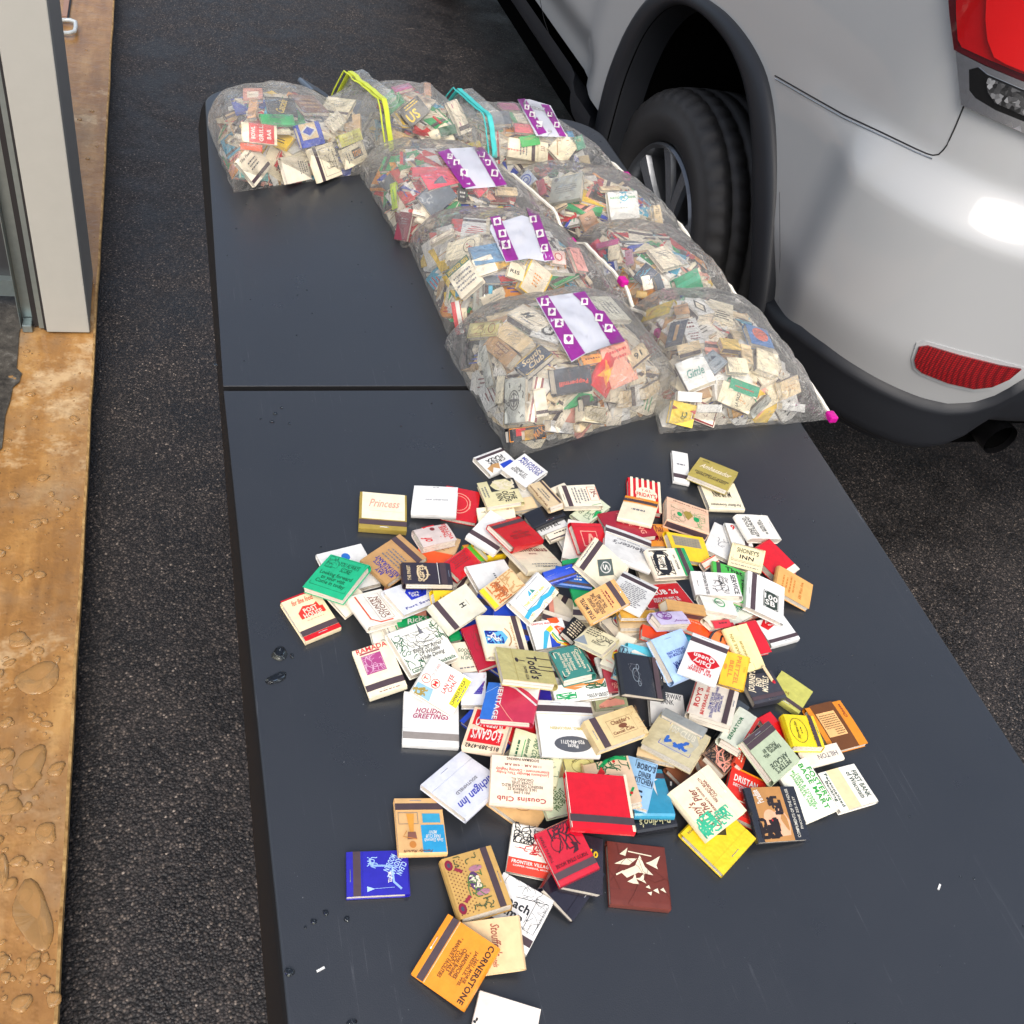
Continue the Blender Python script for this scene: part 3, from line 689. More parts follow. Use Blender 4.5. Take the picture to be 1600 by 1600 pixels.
def make_book(M, w, h, t, color, kind, art, label, cat='matchbook', group=None, seed=0, name='matchbook', strike=None):
    rr = random.Random(seed); root = empty(name); root.matrix_world = M; root.empty_display_size = .01
    tag(root, label, cat, group)
    cm = cover_mat(color)
    if kind == 'd':
        mb = MB(); n = 40; R_ = w / 2; ri = [(R_, 0), (R_, t), (R_ * .93, t)]
        for a0, a1, z0, z1, mt in ((1, 1, 0, t, 'k'), ):
            vs = [(R_ * math.cos(2 * math.pi * i / n), R_ * math.sin(2 * math.pi * i / n), z) for z in (0, t) for i in range(n)]
            mb.add(vs, [tuple(reversed(range(n))), tuple(range(n, 2 * n))] + [(i, (i + 1) % n, (i + 1) % n + n, i + n) for i in range(n)], ink('d'))
        mb.build('cover', root); printing(art, w, h, lambda x, y: t, seed).build('printing', root); return root
    if kind == 'x':
        mb = MB(); th = .0005; x, y = w / 2, h / 2
        ax = rr.random() < .5 if w < h * .8 else (w < h)
        if w >= h:   # sleeve open at the short ends, x direction
            for b_ in ((-x, -y, 0, x, y, th), (-x, -y, t - th, x, y, t), (-x, -y, th, x, -y + th, t - th), (-x, y - th, th, x, y, t - th)): mb.box(*b_, cm)
            tr_ = (-x + .0008, -y + .0009, .0009, x - .0008, y - .0009, t - .0012)
        else:
            for b_ in ((-x, -y, 0, x, y, th), (-x, -y, t - th, x, y, t), (-x, -y, th, -x + th, y, t - th), (x - th, -y, th, x, y, t - th)): mb.box(*b_, cm)
            tr_ = (-x + .0009, -y + .0008, .0009, x - .0009, y - .0008, t - .0012)
        o = mb.build('sleeve', root); md = o.modifiers.new('bevel', 'BEVEL'); md.width = .0002; md.segments = 1
        mb = MB(); mb.box(*tr_, ink('h')); mb.build('tray', root)
        mb = MB()
        if w >= h:
            for s in (-1, 1): mb.box(-x + .001, s * y - .0001 * (s > 0), t * .2, x - .001, s * y + .00025 * s, t * .8, ink(STRK)) if s > 0 else mb.box(-x + .001, -y - .00025, t * .2, x - .001, -y + .0001, t * .8, ink(STRK))
        else:
            mb.box(x - .0001, -y + .001, t * .2, x + .00025, y - .001, t * .8, ink(STRK)); mb.box(-x - .00025, -y + .001, t * .2, -x + .0001, y - .001, t * .8, ink(STRK))
        mb.build('striker', root)
        if art: printing(art, w, h, lambda x, y: t, seed).build('printing', root)
        return root
    lift = rr.uniform(.0000, .0030) if kind != 'b' else rr.uniform(0, .0016)
    if 'in the' in (label or ''): lift *= .3
    wa, wb, wc = rr.uniform(-.0006, .0002), rr.uniform(-.0002, .0009), rr.uniform(-.0005, .0005)
    def zf(x, y):
        u, v = 2 * x / w, 2 * y / h; return t + lift * (v + 1) / 2 * (1 - .25 * max(0, v)) + wa * u * u + wb * (1 - v * v) + wc * u * v
    fl = .235 if kind in 'sf' else 0
    # cover: one sheet folded round the top, the bottom edge carries the flap
    xs = np.linspace(-w / 2, w / 2, 6); prof = []
    r = t * .5
    if fl:
        yf = -h / 2 + fl * h
        prof += [(yf, .0004, 1), (-h / 2 + .08 * h, .0004, 1), (-h / 2 + .0003, .0001, 1), (-h / 2, -.0008, 1), (-h / 2 - .0001, -t * .6, 1)]
    else:
        prof += [(-h / 2, -.0006, 1)]
    back = [(-h / 2 + (.0002 if fl else 0), .0, 0), (0, .0, 0), (h / 2 - r * .7, .0, 0), (h / 2 - r * .15, r * .35, 2), (h / 2, t * .5, 2), (h / 2 - r * .12, t * .82, 2), (h / 2 - r * .5, -.00005, 1), (h / 4, 0, 1), (0, 0, 1), (-h / 4, 0, 1)]
    front_end = [(yf - .001, -.0001, 1)] if fl else [(-h / 2, 0, 1)]
    seq = (prof if fl else []) + back + front_end
    mb = MB(); th = .00035; pts = []
    for (y, z, k) in seq: pts.append([(x, y, zf(x, y) + z if k == 1 else z) for x in xs])
    # inner side (towards the matches)
    cy, cz = 0, t / 2; inn = []
    for i, (y, z, k) in enumerate(seq):
        zz = -th if k == 1 else (th if k == 0 else 0); yy = -th if k == 2 else 0
        if fl and i in (3, 4): yy, zz = th, 0
        inn.append([(p[0], p[1] + yy, p[2] + zz) for p in pts[i]])
    n = len(seq); q = len(xs); vs = [v for r_ in pts for v in r_] + [v for r_ in inn for v in r_]; F = []
    o_ = n * q
    for i in range(n - 1):
        for j in range(q - 1):
            a = i * q + j; F.append((a, a + q, a + q + 1, a + 1)); F.append((a + o_, a + 1 + o_, a + q + 1 + o_, a + q + o_))
        for j in (0, q - 1):
            a = i * q + j; F.append((a, a + o_, a + q + o_, a + q) if j == 0 else (a, a + q, a + q + o_, a + o_))
    for i in (0, n - 1):
        for j in range(q - 1):
            a = i * q + j; F.append((a, a + 1, a + 1 + o_, a + o_))
    mb.add(vs, F, cm); ncov = len(F)
    mb.build('cover', root)
    mb = MB(); tt = max(t - .0009, .001); hm = h - (.004 if kind != 'b' else .003); nst = max(4, int(w / .0036))
    for L_ in (0, 1):
        for i in range(nst):
            sw = (w - .0016) / nst; x0 = -w / 2 + .0008 + i * sw; z0 = .0005 + L_ * tt * .5
            mb.box(x0 + .0001, -h / 2 + .0006, z0, x0 + sw - .0001, h / 2 - .004, z0 + tt * .42, ink('F'))
    mb.build('match_comb', root)
    if kind == 's':
        s0, s1 = strike if strike else (.105, .225)
        mb = MB(); V = []; F = []
        for x in xs:
            for s_ in (s0, s1): y = -h / 2 + s_ * h; V += [(x, y, zf(x, y) + .0004), (x, y, zf(x, y) + .00062)]
        for i in range(q - 1): a = i * 4; F += [(a + 1, a + 5, a + 7, a + 3), (a, a + 4, a + 5, a + 1), (a + 2, a + 3, a + 7, a + 6)]
        mb.add(V, F, ink(STRK if 'Holiday Greetings' not in label else '#8d8680', rough=.7)); mb.build('striker', root)
    if kind in 'sf' and rr.random() < .75:
        ys = -h / 2 + (.06 if kind == 's' else .1) * h; x0 = rr.uniform(-.15, .05) * w
        mb = MB(); mb.tube([(x0, ys, zf(x0, ys) + .0004), (x0 + .001, ys, zf(x0, ys) + .0008), (x0 + .0085, ys, zf(x0, ys) + .0008), (x0 + .0095, ys, zf(x0, ys) + .0004)], .0003, CHR, 5); mb.build('staple', root)
    if art:
        lift_fl = lambda x, y: zf(x, y) + (.00045 if fl and y < yf + .0005 else 0)
        if fl: printing(art, w, h, lambda x, y: zf(x, y) + (.00045 if y < yf + .004 else .0001), seed).build('printing', root)
        else: printing(art, w, h, zf, seed).build('printing', root)
    return root

class Field:
    def __init__(s, x0, y0, x1, y1, res=.0025):
        s.x0, s.y0, s.res = x0, y0, res; s.nx, s.ny = int((x1 - x0) / res), int((y1 - y0) / res)
        s.X, s.Y = np.meshgrid(x0 + (np.arange(s.nx) + .5) * res, y0 + (np.arange(s.ny) + .5) * res, indexing='ij')
        s.H = np.zeros((s.nx, s.ny))
    def at(s, x, y, A=None):
        A = s.H if A is None else A
        i = (np.asarray(x) - s.x0) / s.res - .5; j = (np.asarray(y) - s.y0) / s.res - .5
        i = np.clip(i, 0, s.nx - 1.001); j = np.clip(j, 0, s.ny - 1.001); i0 = i.astype(int); j0 = j.astype(int); fi, fj = i - i0, j - j0
        return (A[i0, j0] * (1 - fi) + A[i0 + 1, j0] * fi) * (1 - fj) + (A[i0, j0 + 1] * (1 - fi) + A[i0 + 1, j0 + 1] * fi) * fj
    def foot(s, c, ex, ey, w, h):
        dx, dy = s.X - c[0], s.Y - c[1]; e1, e2 = ex[:2], ey[:2]; D = e1[0] * e2[1] - e1[1] * e2[0]
        a = (dx * e2[1] - dy * e2[0]) / D; b = (e1[0] * dy - e1[1] * dx) / D
        return (np.abs(a) <= w / 2 * .97) & (np.abs(b) <= h / 2 * .97)
    cramp = True
    def lay(s, px, t):
        """lays a book on the bulge of a bag, tangent to it"""
        z0, b, c = .05, 0., 0.
        for it in range(8):
            n = np.array([-b, -c, 1.]); cen_ = hit_plane(*((np.array(px[1]) + np.array(px[2])) / 2), np.array([0, 0, 1.]), TOP + z0 + t) if it == 0 else cen_
            d0 = TOP + z0 + t * math.sqrt(1 + b * b + c * c) - b * cen_[0] - c * cen_[1]
            P = [hit_plane(u, v, n, d0) for u, v in px]; C = (P[1] + P[2]) / 2; vx, vy = P[1] - P[0], P[2] - P[0]; w, h = np.linalg.norm(vx), np.linalg.norm(vy)
            w = min(max(w, .010), .0525); h = min(max(h, .010), .0545); nn = n / np.linalg.norm(n); ex = vx / np.linalg.norm(vx); ey = np.cross(nn, ex) + vy / np.linalg.norm(vy); ey -= nn * (ey @ nn); ey /= np.linalg.norm(ey); ex = np.cross(ey, nn)
            mk = s.foot(C, ex, ey, w, h)
            if mk.sum() < 4: break
            dx, dy = s.X[mk] - C[0], s.Y[mk] - C[1]; g = s.G
            if it < 5: b = .5 * b + .5 * float(np.clip(s.gx[mk].mean(), -.8, .8)); c = .5 * c + .5 * float(np.clip(s.gy[mk].mean(), -.8, .8))
            zz = s.H[mk] - b * dx - c * dy; z0 = float(np.percentile(zz, 82)); cen_ = C
        n = np.array([-b, -c, 1.]); nn = n / np.linalg.norm(n); d0 = TOP + z0 + t * math.sqrt(1 + b * b + c * c) - b * cen_[0] - c * cen_[1]
        C = hit_plane(*((np.array(px[1]) + np.array(px[2])) / 2), n, d0); ey -= nn * (ey @ nn); ey /= np.linalg.norm(ey); ex = np.cross(ey, nn)
        mk = s.foot(C, ex, ey, w, h); base = C - nn * t
        lowest = min((base + ex * w / 2 * i + ey * h / 2 * j)[2] for i in (-1, 1) for j in (-1, 1))
        if lowest < TOP + .001: base = base + np.array([0, 0, TOP + .001 - lowest])
        s.H[mk] = np.maximum(s.H[mk], (base + nn * t)[2] - TOP + b * (s.X[mk] - C[0]) + c * (s.Y[mk] - C[1]))
        return Matrix(((ex[0], ey[0], nn[0], base[0]), (ex[1], ey[1], nn[1], base[1]), (ex[2], ey[2], nn[2], base[2]), (0, 0, 0, 1))), w, h
    def settle(s, px, t, tmax=.34, zmin=0., size=None):
        """px = three photo corners (bottom left, bottom right, top left); rests the book on what lies below"""
        b = c = 0.; z0 = None; cen_ = np.array([0, 0]); best = None
        c0 = hz(*((np.array(px[1]) + np.array(px[2])) / 2), 0); z0 = .01
        for it in range(6):
            n = np.array([-b, -c, 1.]); top = z0 + t * math.sqrt(1 + b * b + c * c)
            d0 = top + TOP - b * cen_[0] - c * cen_[1]
            P = [hit_plane(u, v, n, d0) for u, v in px]; C = (P[1] + P[2]) / 2
            vx, vy = P[1] - P[0], P[2] - P[0]; w, h = np.linalg.norm(vx), np.linalg.norm(vy)
            if size: w, h = size
            w = min(max(w, .010), .0525); h = min(max(h, .010), .0545)
            nn = n / np.linalg.norm(n); ex = vx / np.linalg.norm(vx) ; ey0 = np.cross(nn, ex); ey1 = vy / np.linalg.norm(vy); ey = ey0 + ey1; ey -= nn * (ey @ nn); ey /= np.linalg.norm(ey); ex = np.cross(ey, nn)
            mk = s.foot(C, ex, ey, w, h)
            if mk.sum() < 4: break
            dx, dy, Hc = s.X[mk] - C[0], s.Y[mk] - C[1], s.H[mk]
            g = np.linspace(-tmax, tmax, 17) if it < 2 else np.linspace(-tmax / 6, tmax / 6, 7)
            bb, cc = np.meshgrid(g, g, indexing='ij'); bb, cc = bb.ravel(), cc.ravel()
            if it >= 2: bb = np.clip(bb + b, -tmax, tmax); cc = np.clip(cc + c, -tmax, tmax)
            zz = (Hc[None] - bb[:, None] * dx[None] - cc[:, None] * dy[None]).max(1)
            cost = zz + .006 * (bb ** 2 + cc ** 2); k = int(np.argmin(cost)); b, c, z0 = bb[k], cc[k], max(zz[k], zmin) + .0003; cen_ = C[:2]
        n = np.array([-b, -c, 1.]); nn = n / np.linalg.norm(n); top = z0 + t * math.sqrt(1 + b * b + c * c); d0 = top + TOP - b * cen_[0] - c * cen_[1]
        C = hit_plane(*((np.array(px[1]) + np.array(px[2])) / 2), n, d0); ey = np.cross(nn, ex); ey /= np.linalg.norm(ey); ex = np.cross(ey, nn)
        mk = s.foot(C, ex, ey, w, h); base = C - nn * t
        s.H[mk] = np.maximum(s.H[mk], (C[2] - TOP) + b * (s.X[mk] - C[0]) + c * (s.Y[mk] - C[1]))
        M = Matrix(((ex[0], ey[0], nn[0], base[0]), (ex[1], ey[1], nn[1], base[1]), (ex[2], ey[2], nn[2], base[2]), (0, 0, 0, 1)))
        return M, w, h
# ================================================================ BAGS OF MATCHBOOKS
def film(name, tint, haze, rough=.1):
    m, nt, b, N, L = mat_new(name); N.remove(b); out = N['Material Output']; co = objco(nt)
    tr_ = N.new('ShaderNodeBsdfTransparent'); tr_.inputs[0].default_value = (*tint, 1)
    gl = N.new('ShaderNodeBsdfGlossy'); gl.inputs['Roughness'].default_value = rough; gl.inputs[0].default_value = (1, 1, 1, 1)
    df = N.new('ShaderNodeBsdfDiffuse'); df.inputs[0].default_value = (.96, .94, .88, 1)
    ad = N.new('ShaderNodeBsdfTranslucent'); ad.inputs[0].default_value = (.96, .94, .88, 1)
    lw = N.new('ShaderNodeFresnel'); lw.inputs[0].default_value = 1.22
    n1 = noise(nt, 26, 5, .62, co)
    bn = N.new('ShaderNodeBump'); bn.inputs['Strength'].default_value = .6; bn.inputs['Distance'].default_value = .012
    rg = ramp(nt, n1, [(.38, 0.), (.5, 1.), (.62, 0.)]); L.new(rg, bn.inputs['Height'])
    for q in (gl, df): L.new(bn.outputs[0], q.inputs['Normal'])
    L.new(bn.outputs[0], lw.inputs['Normal'])
    m1 = N.new('ShaderNodeMixShader'); m2 = N.new('ShaderNodeMixShader'); m0 = N.new('ShaderNodeMixShader'); m0.inputs[0].default_value = .25
    L.new(df.outputs[0], m0.inputs[1]); L.new(ad.outputs[0], m0.inputs[2])
    hz_ = ramp(nt, noise(nt, 9, 4, .6, co), [(.3, haze * .5), (.7, haze * 1.5)])
    mp = N.new('ShaderNodeMapping'); mp.inputs['Scale'].default_value = (1, 1, 3); L.new(co, mp.inputs[0])
    cr = ramp(nt, noise(nt, 17, 3, .7, mp.outputs[0]), [(.485, 0.), (.5, .35), (.515, 0.)]); cr2 = ramp(nt, noise(nt, 38, 3, .7, co), [(.49, 0.), (.5, .22), (.51, 0.)])  # whitened creases, with the glints of the folds put in as white lines
    mx = N.new('ShaderNodeMath'); mx.operation = 'MAXIMUM'; L.new(cr, mx.inputs[0]); L.new(cr2, mx.inputs[1])
    br = N.new('ShaderNodeMath'); br.operation = 'MULTIPLY'; L.new(mx.outputs[0], br.inputs[0]); L.new(ramp(nt, noise(nt, 11, 2, .5, co), [(.5, 0.), (.66, 1.)]), br.inputs[1])
    sm = N.new('ShaderNodeMath'); sm.operation = 'ADD'; sm.use_clamp = True; L.new(hz_, sm.inputs[0]); L.new(br.outputs[0], sm.inputs[1]); 
    fc = N.new('ShaderNodeLayerWeight'); fc.inputs[0].default_value = .35; ff = N.new('ShaderNodeMath'); ff.operation = 'MULTIPLY_ADD'; ff.use_clamp = True; ff.inputs[1].default_value = .24
    L.new(fc.outputs['Facing'], ff.inputs[0]); L.new(sm.outputs[0], ff.inputs[2]); L.new(ff.outputs[0], m1.inputs[0])
    L.new(tr_.outputs[0], m1.inputs[1]); L.new(m0.outputs[0], m1.inputs[2])
    L.new(lw.outputs[0], m2.inputs[0]); L.new(m1.outputs[0], m2.inputs[1]); L.new(gl.outputs[0], m2.inputs[2])
    L.new(m2.outputs[0], out.inputs[0]); return m
FILM = film('bag_film', (1, 1, .99), .095)
FILMG = film('bag_film_green', (1, 1, .98), .12)
LABW = clear('label_film', (.9, .92, .98), (.78, .80, .87), .62)
PURP = paper('#8c2a86', .3); PINKP = paper('#c4128e', .25); ZWH = paper('#e9e4d6', .3); ZGR = paper('#c3cf3a', .3); ZTE = paper('#3fb9b4', .3)

def bil(Q, u, v): return Q[0] * (1 - u) * (1 - v) + Q[1] * u * (1 - v) + Q[2] * u * v + Q[3] * (1 - u) * v
def tri(a): return np.array(a, float)
class Bag:
    def __init__(s, quad, H, zz, phrase, zip_mat, label, cs=.80, film=None):
        s.Q = [tri(q) for q in quad]; s.Ht, s.zz, s.phrase, s.zm, s.label, s.cs, s.film = H, zz, phrase, zip_mat, label, cs, film or FILM
        P = np.array(s.Q); s.f = Field(P[:, 0].min() - .03, P[:, 1].min() - .03, P[:, 0].max() + .03, P[:, 1].max() + .03, .003)
        U = np.full(s.f.X.shape, .5); V = U.copy()
        for _ in range(12):
            x = s.Q[0][0] * (1 - U) * (1 - V) + s.Q[1][0] * U * (1 - V) + s.Q[2][0] * U * V + s.Q[3][0] * (1 - U) * V - s.f.X
            y = s.Q[0][1] * (1 - U) * (1 - V) + s.Q[1][1] * U * (1 - V) + s.Q[2][1] * U * V + s.Q[3][1] * (1 - U) * V - s.f.Y
            xu = (s.Q[1][0] - s.Q[0][0]) * (1 - V) + (s.Q[2][0] - s.Q[3][0]) * V; xv = (s.Q[3][0] - s.Q[0][0]) * (1 - U) + (s.Q[2][0] - s.Q[1][0]) * U
            yu = (s.Q[1][1] - s.Q[0][1]) * (1 - V) + (s.Q[2][1] - s.Q[3][1]) * V; yv = (s.Q[3][1] - s.Q[0][1]) * (1 - U) + (s.Q[2][1] - s.Q[1][1]) * U
            D = xu * yv - xv * yu; D = np.where(abs(D) < 1e-9, 1e-9, D); U = np.clip(U - (x * yv - y * xv) / D, -.6, 1.6); V = np.clip(V - (y * xu - x * yu) / D, -.6, 1.6)
        s.U, s.V = U, V; s.D = s.dome(U, V); s.f.H = np.maximum(s.D - .011, 0)
        B = s.D.copy()
        for _ in range(10): B[1:-1, 1:-1] = (B[1:-1, 1:-1] + B[:-2, 1:-1] + B[2:, 1:-1] + B[1:-1, :-2] + B[1:-1, 2:]) / 5
        s.f.gx, s.f.gy = np.gradient(B, s.f.res); s.f.G = None
    def dome(s, u, v):
        a = np.clip(u / s.cs, 0, 1); fu = np.clip(1 - np.abs(2 * a - 1) ** 5, 0, 1) ** .5; fu = np.where(a > .5, np.clip(1 - (2 * a - 1) ** 2.4, 0, 1) ** .5, fu)
        fv = np.clip(1 - np.abs(2 * np.clip(v, 0, 1) - 1) ** 5, 0, 1) ** .5
        z = s.Ht * fu * fv * (np.clip(u, 0, 1) >= u - 1e-9)
        fl = s.zz * np.clip((u - .15) / .85, 0, 1) ** 1.5 * np.clip(1 - np.abs(2 * np.clip(v, 0, 1) - 1) ** 3.0, .25, 1)
        return np.where((u < 0) | (u > 1) | (v < 0) | (v > 1), 0, np.maximum(z, fl))
    def place(s, px, t, depth):
        """puts a book just under the plastic, lying against the bulge at the point seen in the photo"""
        c2 = (np.array(px[1]) + np.array(px[2])) / 2; tgt = np.array(proj(np.append(bil(s.Q, .42, .45), TOP + s.Ht * .7)))
        p = None
        for k in range(14):
            u, v = c2 + (tgt - c2) * .035 * k; d = ray(u, v); ts = np.linspace((TOP + .16 - CAM[2]) / d[2], (TOP - CAM[2]) / d[2], 220); P = CAM[None] + d[None] * ts[:, None]
            hit = P[:, 2] - TOP <= s.f.at(P[:, 0], P[:, 1], s.D); i = int(np.argmax(hit))
            if hit.any() and P[i, 2] - TOP > .024: p = P[i]; sh = (tgt - c2) * .035 * k; break
        if p is None: return None
        px = [np.array(q) + sh for q in px]
        b = float(np.clip(s.f.at(p[0], p[1], s.f.gx), -1.1, 1.1)); c = float(np.clip(s.f.at(p[0], p[1], s.f.gy), -1.1, 1.1))
        n = np.array([-b, -c, 1.]); nn = n / np.linalg.norm(n)
        for it in range(14):
            d0 = n @ (p - nn * depth); Pp = [hit_plane(q[0], q[1], n, d0) for q in px]; C = (Pp[1] + Pp[2]) / 2; vx, vy = Pp[1] - Pp[0], Pp[2] - Pp[0]; w, h = np.linalg.norm(vx), np.linalg.norm(vy)
            w = min(max(w, .010), .0525); h = min(max(h, .010), .0545); ex = vx / np.linalg.norm(vx); ey = np.cross(nn, ex) + vy / np.linalg.norm(vy); ey -= nn * (ey @ nn); ey /= np.linalg.norm(ey); ex = np.cross(ey, nn)
            base = C - nn * t; cs_ = [base + ex * w / 2 * i + ey * h / 2 * j for i in (-1, 1) for j in (-1, 1)]; low = min(q[2] for q in cs_); dd = TOP + .0016 - low
            if dd <= 0: break
            p = p + np.array([0, 0, dd]) + 0 * nn
        base = C - nn * t; f = s.f; mk = f.foot(C, ex, ey, w, h)
        f.H[mk] = np.maximum(f.H[mk], (C[2] - TOP) + b * (f.X[mk] - C[0]) + c * (f.Y[mk] - C[1]))
        return Matrix(((ex[0], ey[0], nn[0], base[0]), (ex[1], ey[1], nn[1], base[1]), (ex[2], ey[2], nn[2], base[2]), (0, 0, 0, 1))), w, h
    def close(s):
        """film surface that hugs the contents"""
        A = np.maximum(s.f.H + .0012, s.D * .9)
        for _ in range(2):
            B = A.copy(); B[1:-1, 1:-1] = np.maximum.reduce([A[1:-1, 1:-1], A[:-2, 1:-1], A[2:, 1:-1], A[1:-1, :-2], A[1:-1, 2:]]); A = B
        for _ in range(6):
            B = A.copy(); B[1:-1, 1:-1] = (A[1:-1, 1:-1] * 2 + A[:-2, 1:-1] + A[2:, 1:-1] + A[1:-1, :-2] + A[1:-1, 2:]) / 6; A = B
        A = np.maximum(A, s.f.H + .0008); W_ = np.zeros_like(A); sd_ = s.Ht * 900
        for i in range(s.f.nx):
            for j in range(s.f.ny):
                x, y = s.f.X[i, j], s.f.Y[i, j]; e = min(s.U[i, j], 1 - s.U[i, j], s.V[i, j], 1 - s.V[i, j])
                if e <= 0: continue
                W_[i, j] = (abs(mnoise.noise(Vector((x * 26 + sd_, y * 26, 0)))) * .006 + abs(mnoise.noise(Vector((x * 70, y * 70 + sd_, 3)))) * .0022) * min(1, e * 14)
        s.A = A + W_
    def z(s, x, y): return s.f.at(x, y, s.A)
    def march(s, u, v, lift=0.):
        d = ray(u, v); t0 = (TOP + .16 - CAM[2]) / d[2]; t1 = (TOP - CAM[2]) / d[2]; ts = np.linspace(t0, t1, 160)
        P = CAM[None] + d[None] * ts[:, None]; k = P[:, 2] - TOP <= s.z(P[:, 0], P[:, 1]) + .0005
        i = int(np.argmax(k)) if k.any() else 159; p = P[i].copy(); p[2] += lift; return p
    def drape(s, px, mat, off, name='printed_label', sub=5):
        bm = bmesh.new(); f = bm.faces.new([bm.verts.new((u, v, 0)) for u, v in px]); bmesh.ops.triangulate(bm, faces=[f])
        for _ in range(sub):
            ed = [e for e in bm.edges if e.calc_length() > 9]
            if not ed: break
            bmesh.ops.subdivide_edges(bm, edges=ed, cuts=1); bmesh.ops.triangulate(bm, faces=bm.faces[:])
        bm.verts.index_update(); mb = MB(); base = np.array(s.root.location); fl_ = sum(f.normal.z for f in bm.faces) < 0
        mb.add([s.march(v.co.x, v.co.y, off) - base for v in bm.verts], [tuple(q.index for q in (f.verts if fl_ else reversed(list(f.verts)))) for f in bm.faces], mat); bm.free()
        return mb
    def build(s, seed):
        cx = sum(s.Q) / 4; s.root = empty('zip_bag', (cx[0], cx[1], TOP)); tag(s.root, s.label, 'plastic bag', 'plastic bags full of matchbooks')
        nu, nv = 90, 80; us = np.linspace(0, 1, nu); vv = (1 - np.cos(np.linspace(0, 1, nv) * math.pi)) / 2 * .6 + np.linspace(0, 1, nv) * .4; us = us ** 1.2
        vs = []; n0 = nu * nv
        for u in us:
            for v in vv:
                p = bil(s.Q, u, v); zt = float(s.z(p[0], p[1])); e = min(u, 1 - u, v, 1 - v)
                if u > .999: zt = max(s.zz * min(1, 4 * v * (1 - v) + .35), .002)
                elif e < 1e-6: zt = .0016
                jx = mnoise.noise(Vector((u * 9 + seed, v * 9, 7))) * .003 * (e < .04)
                vs.append((p[0] + jx - cx[0], p[1] + jx - cx[1], zt))
        F = [(i * nv + j, (i + 1) * nv + j, (i + 1) * nv + j + 1, i * nv + j + 1) for i in range(nu - 1) for j in range(nv - 1)]
        ring_ = [i * nv for i in range(nu)] + [(nu - 1) * nv + j for j in range(1, nv)] + [i * nv + nv - 1 for i in range(nu - 2, -1, -1)] + [j for j in range(nv - 2, 0, -1)]
        low = [(vs[k][0], vs[k][1], .0006 if k < (nu - 1) * nv else max(vs[k][2] - .0016, .0006)) for k in ring_]; vs2 = vs + low; b0 = len(vs); nr = len(ring_)
        for i in range(nr): F.append((ring_[i], b0 + i, b0 + (i + 1) % nr, ring_[(i + 1) % nr]))
        mb = MB(); mb.add(vs2, F, s.film); o = mb.build('film', s.root, True)
        # zip strip
        e = [np.array(vs[(nu - 1) * nv + j]) for j in range(nv)]; dirn = (s.Q[1] + s.Q[2] - s.Q[0] - s.Q[3]); dirn = np.r_[dirn / np.linalg.norm(dirn), 0]
        wd = .0040 if s.zm in (ZGR, ZTE) else .0022; V = []; F = []
        for p in e:
            V += [p - dirn * wd + [0, 0, .0016], p + dirn * wd + [0, 0, .0016], p + dirn * wd - [0, 0, .0016], p - dirn * wd - [0, 0, .0016]]
        for i in range(nv - 1):
            for k in range(4): F.append((i * 4 + k, i * 4 + (k + 1) % 4, i * 4 + 4 + (k + 1) % 4, i * 4 + 4 + k))
        F += [(0, 1, 2, 3), tuple(reversed(range((nv - 1) * 4, nv * 4)))]
        mb = MB(); mb.add(V, F, s.zm); zp = mb.build('zip', s.root)
        if s.zm in (ZGR, ZTE):
            mb = MB(); mb.tube([p - dirn * .011 + [0, 0, .002] for p in e], .0012, s.zm, 6); mb.build('zip_rib', zp)
            mb = MB(); V = []; F = []
            for p in e: V += [p + dirn * .004, p + dirn * .022 + [0, 0, .004]]
            for i in range(nv - 1): F.append((2 * i, 2 * i + 1, 2 * i + 3, 2 * i + 2))
            mb.add(V, F, FILMG); mb.build('lip', zp)
        s.e = e; s.dirn = dirn
    def slider(s, t):
        i = int(t * (len(s.e) - 1)); p = s.e[i]; d = s.dirn; w = np.array([-d[1], d[0], 0]); mb = MB(); V = []
        for z in (-.0045, .0055):
            for a, b in ((-.006, -.008), (.006, -.008), (.006, .008), (-.006, .008)): V.append(p + d * a + w * b + [0, 0, z])
        mb.add(V, [(3, 2, 1, 0), (4, 5, 6, 7), (0, 1, 5, 4), (1, 2, 6, 5), (2, 3, 7, 6), (3, 0, 4, 7)], PINKP); o = mb.build('slider', s.root)
        md = o.modifiers.new('b', 'BEVEL'); md.width = .002; md.segments = 2

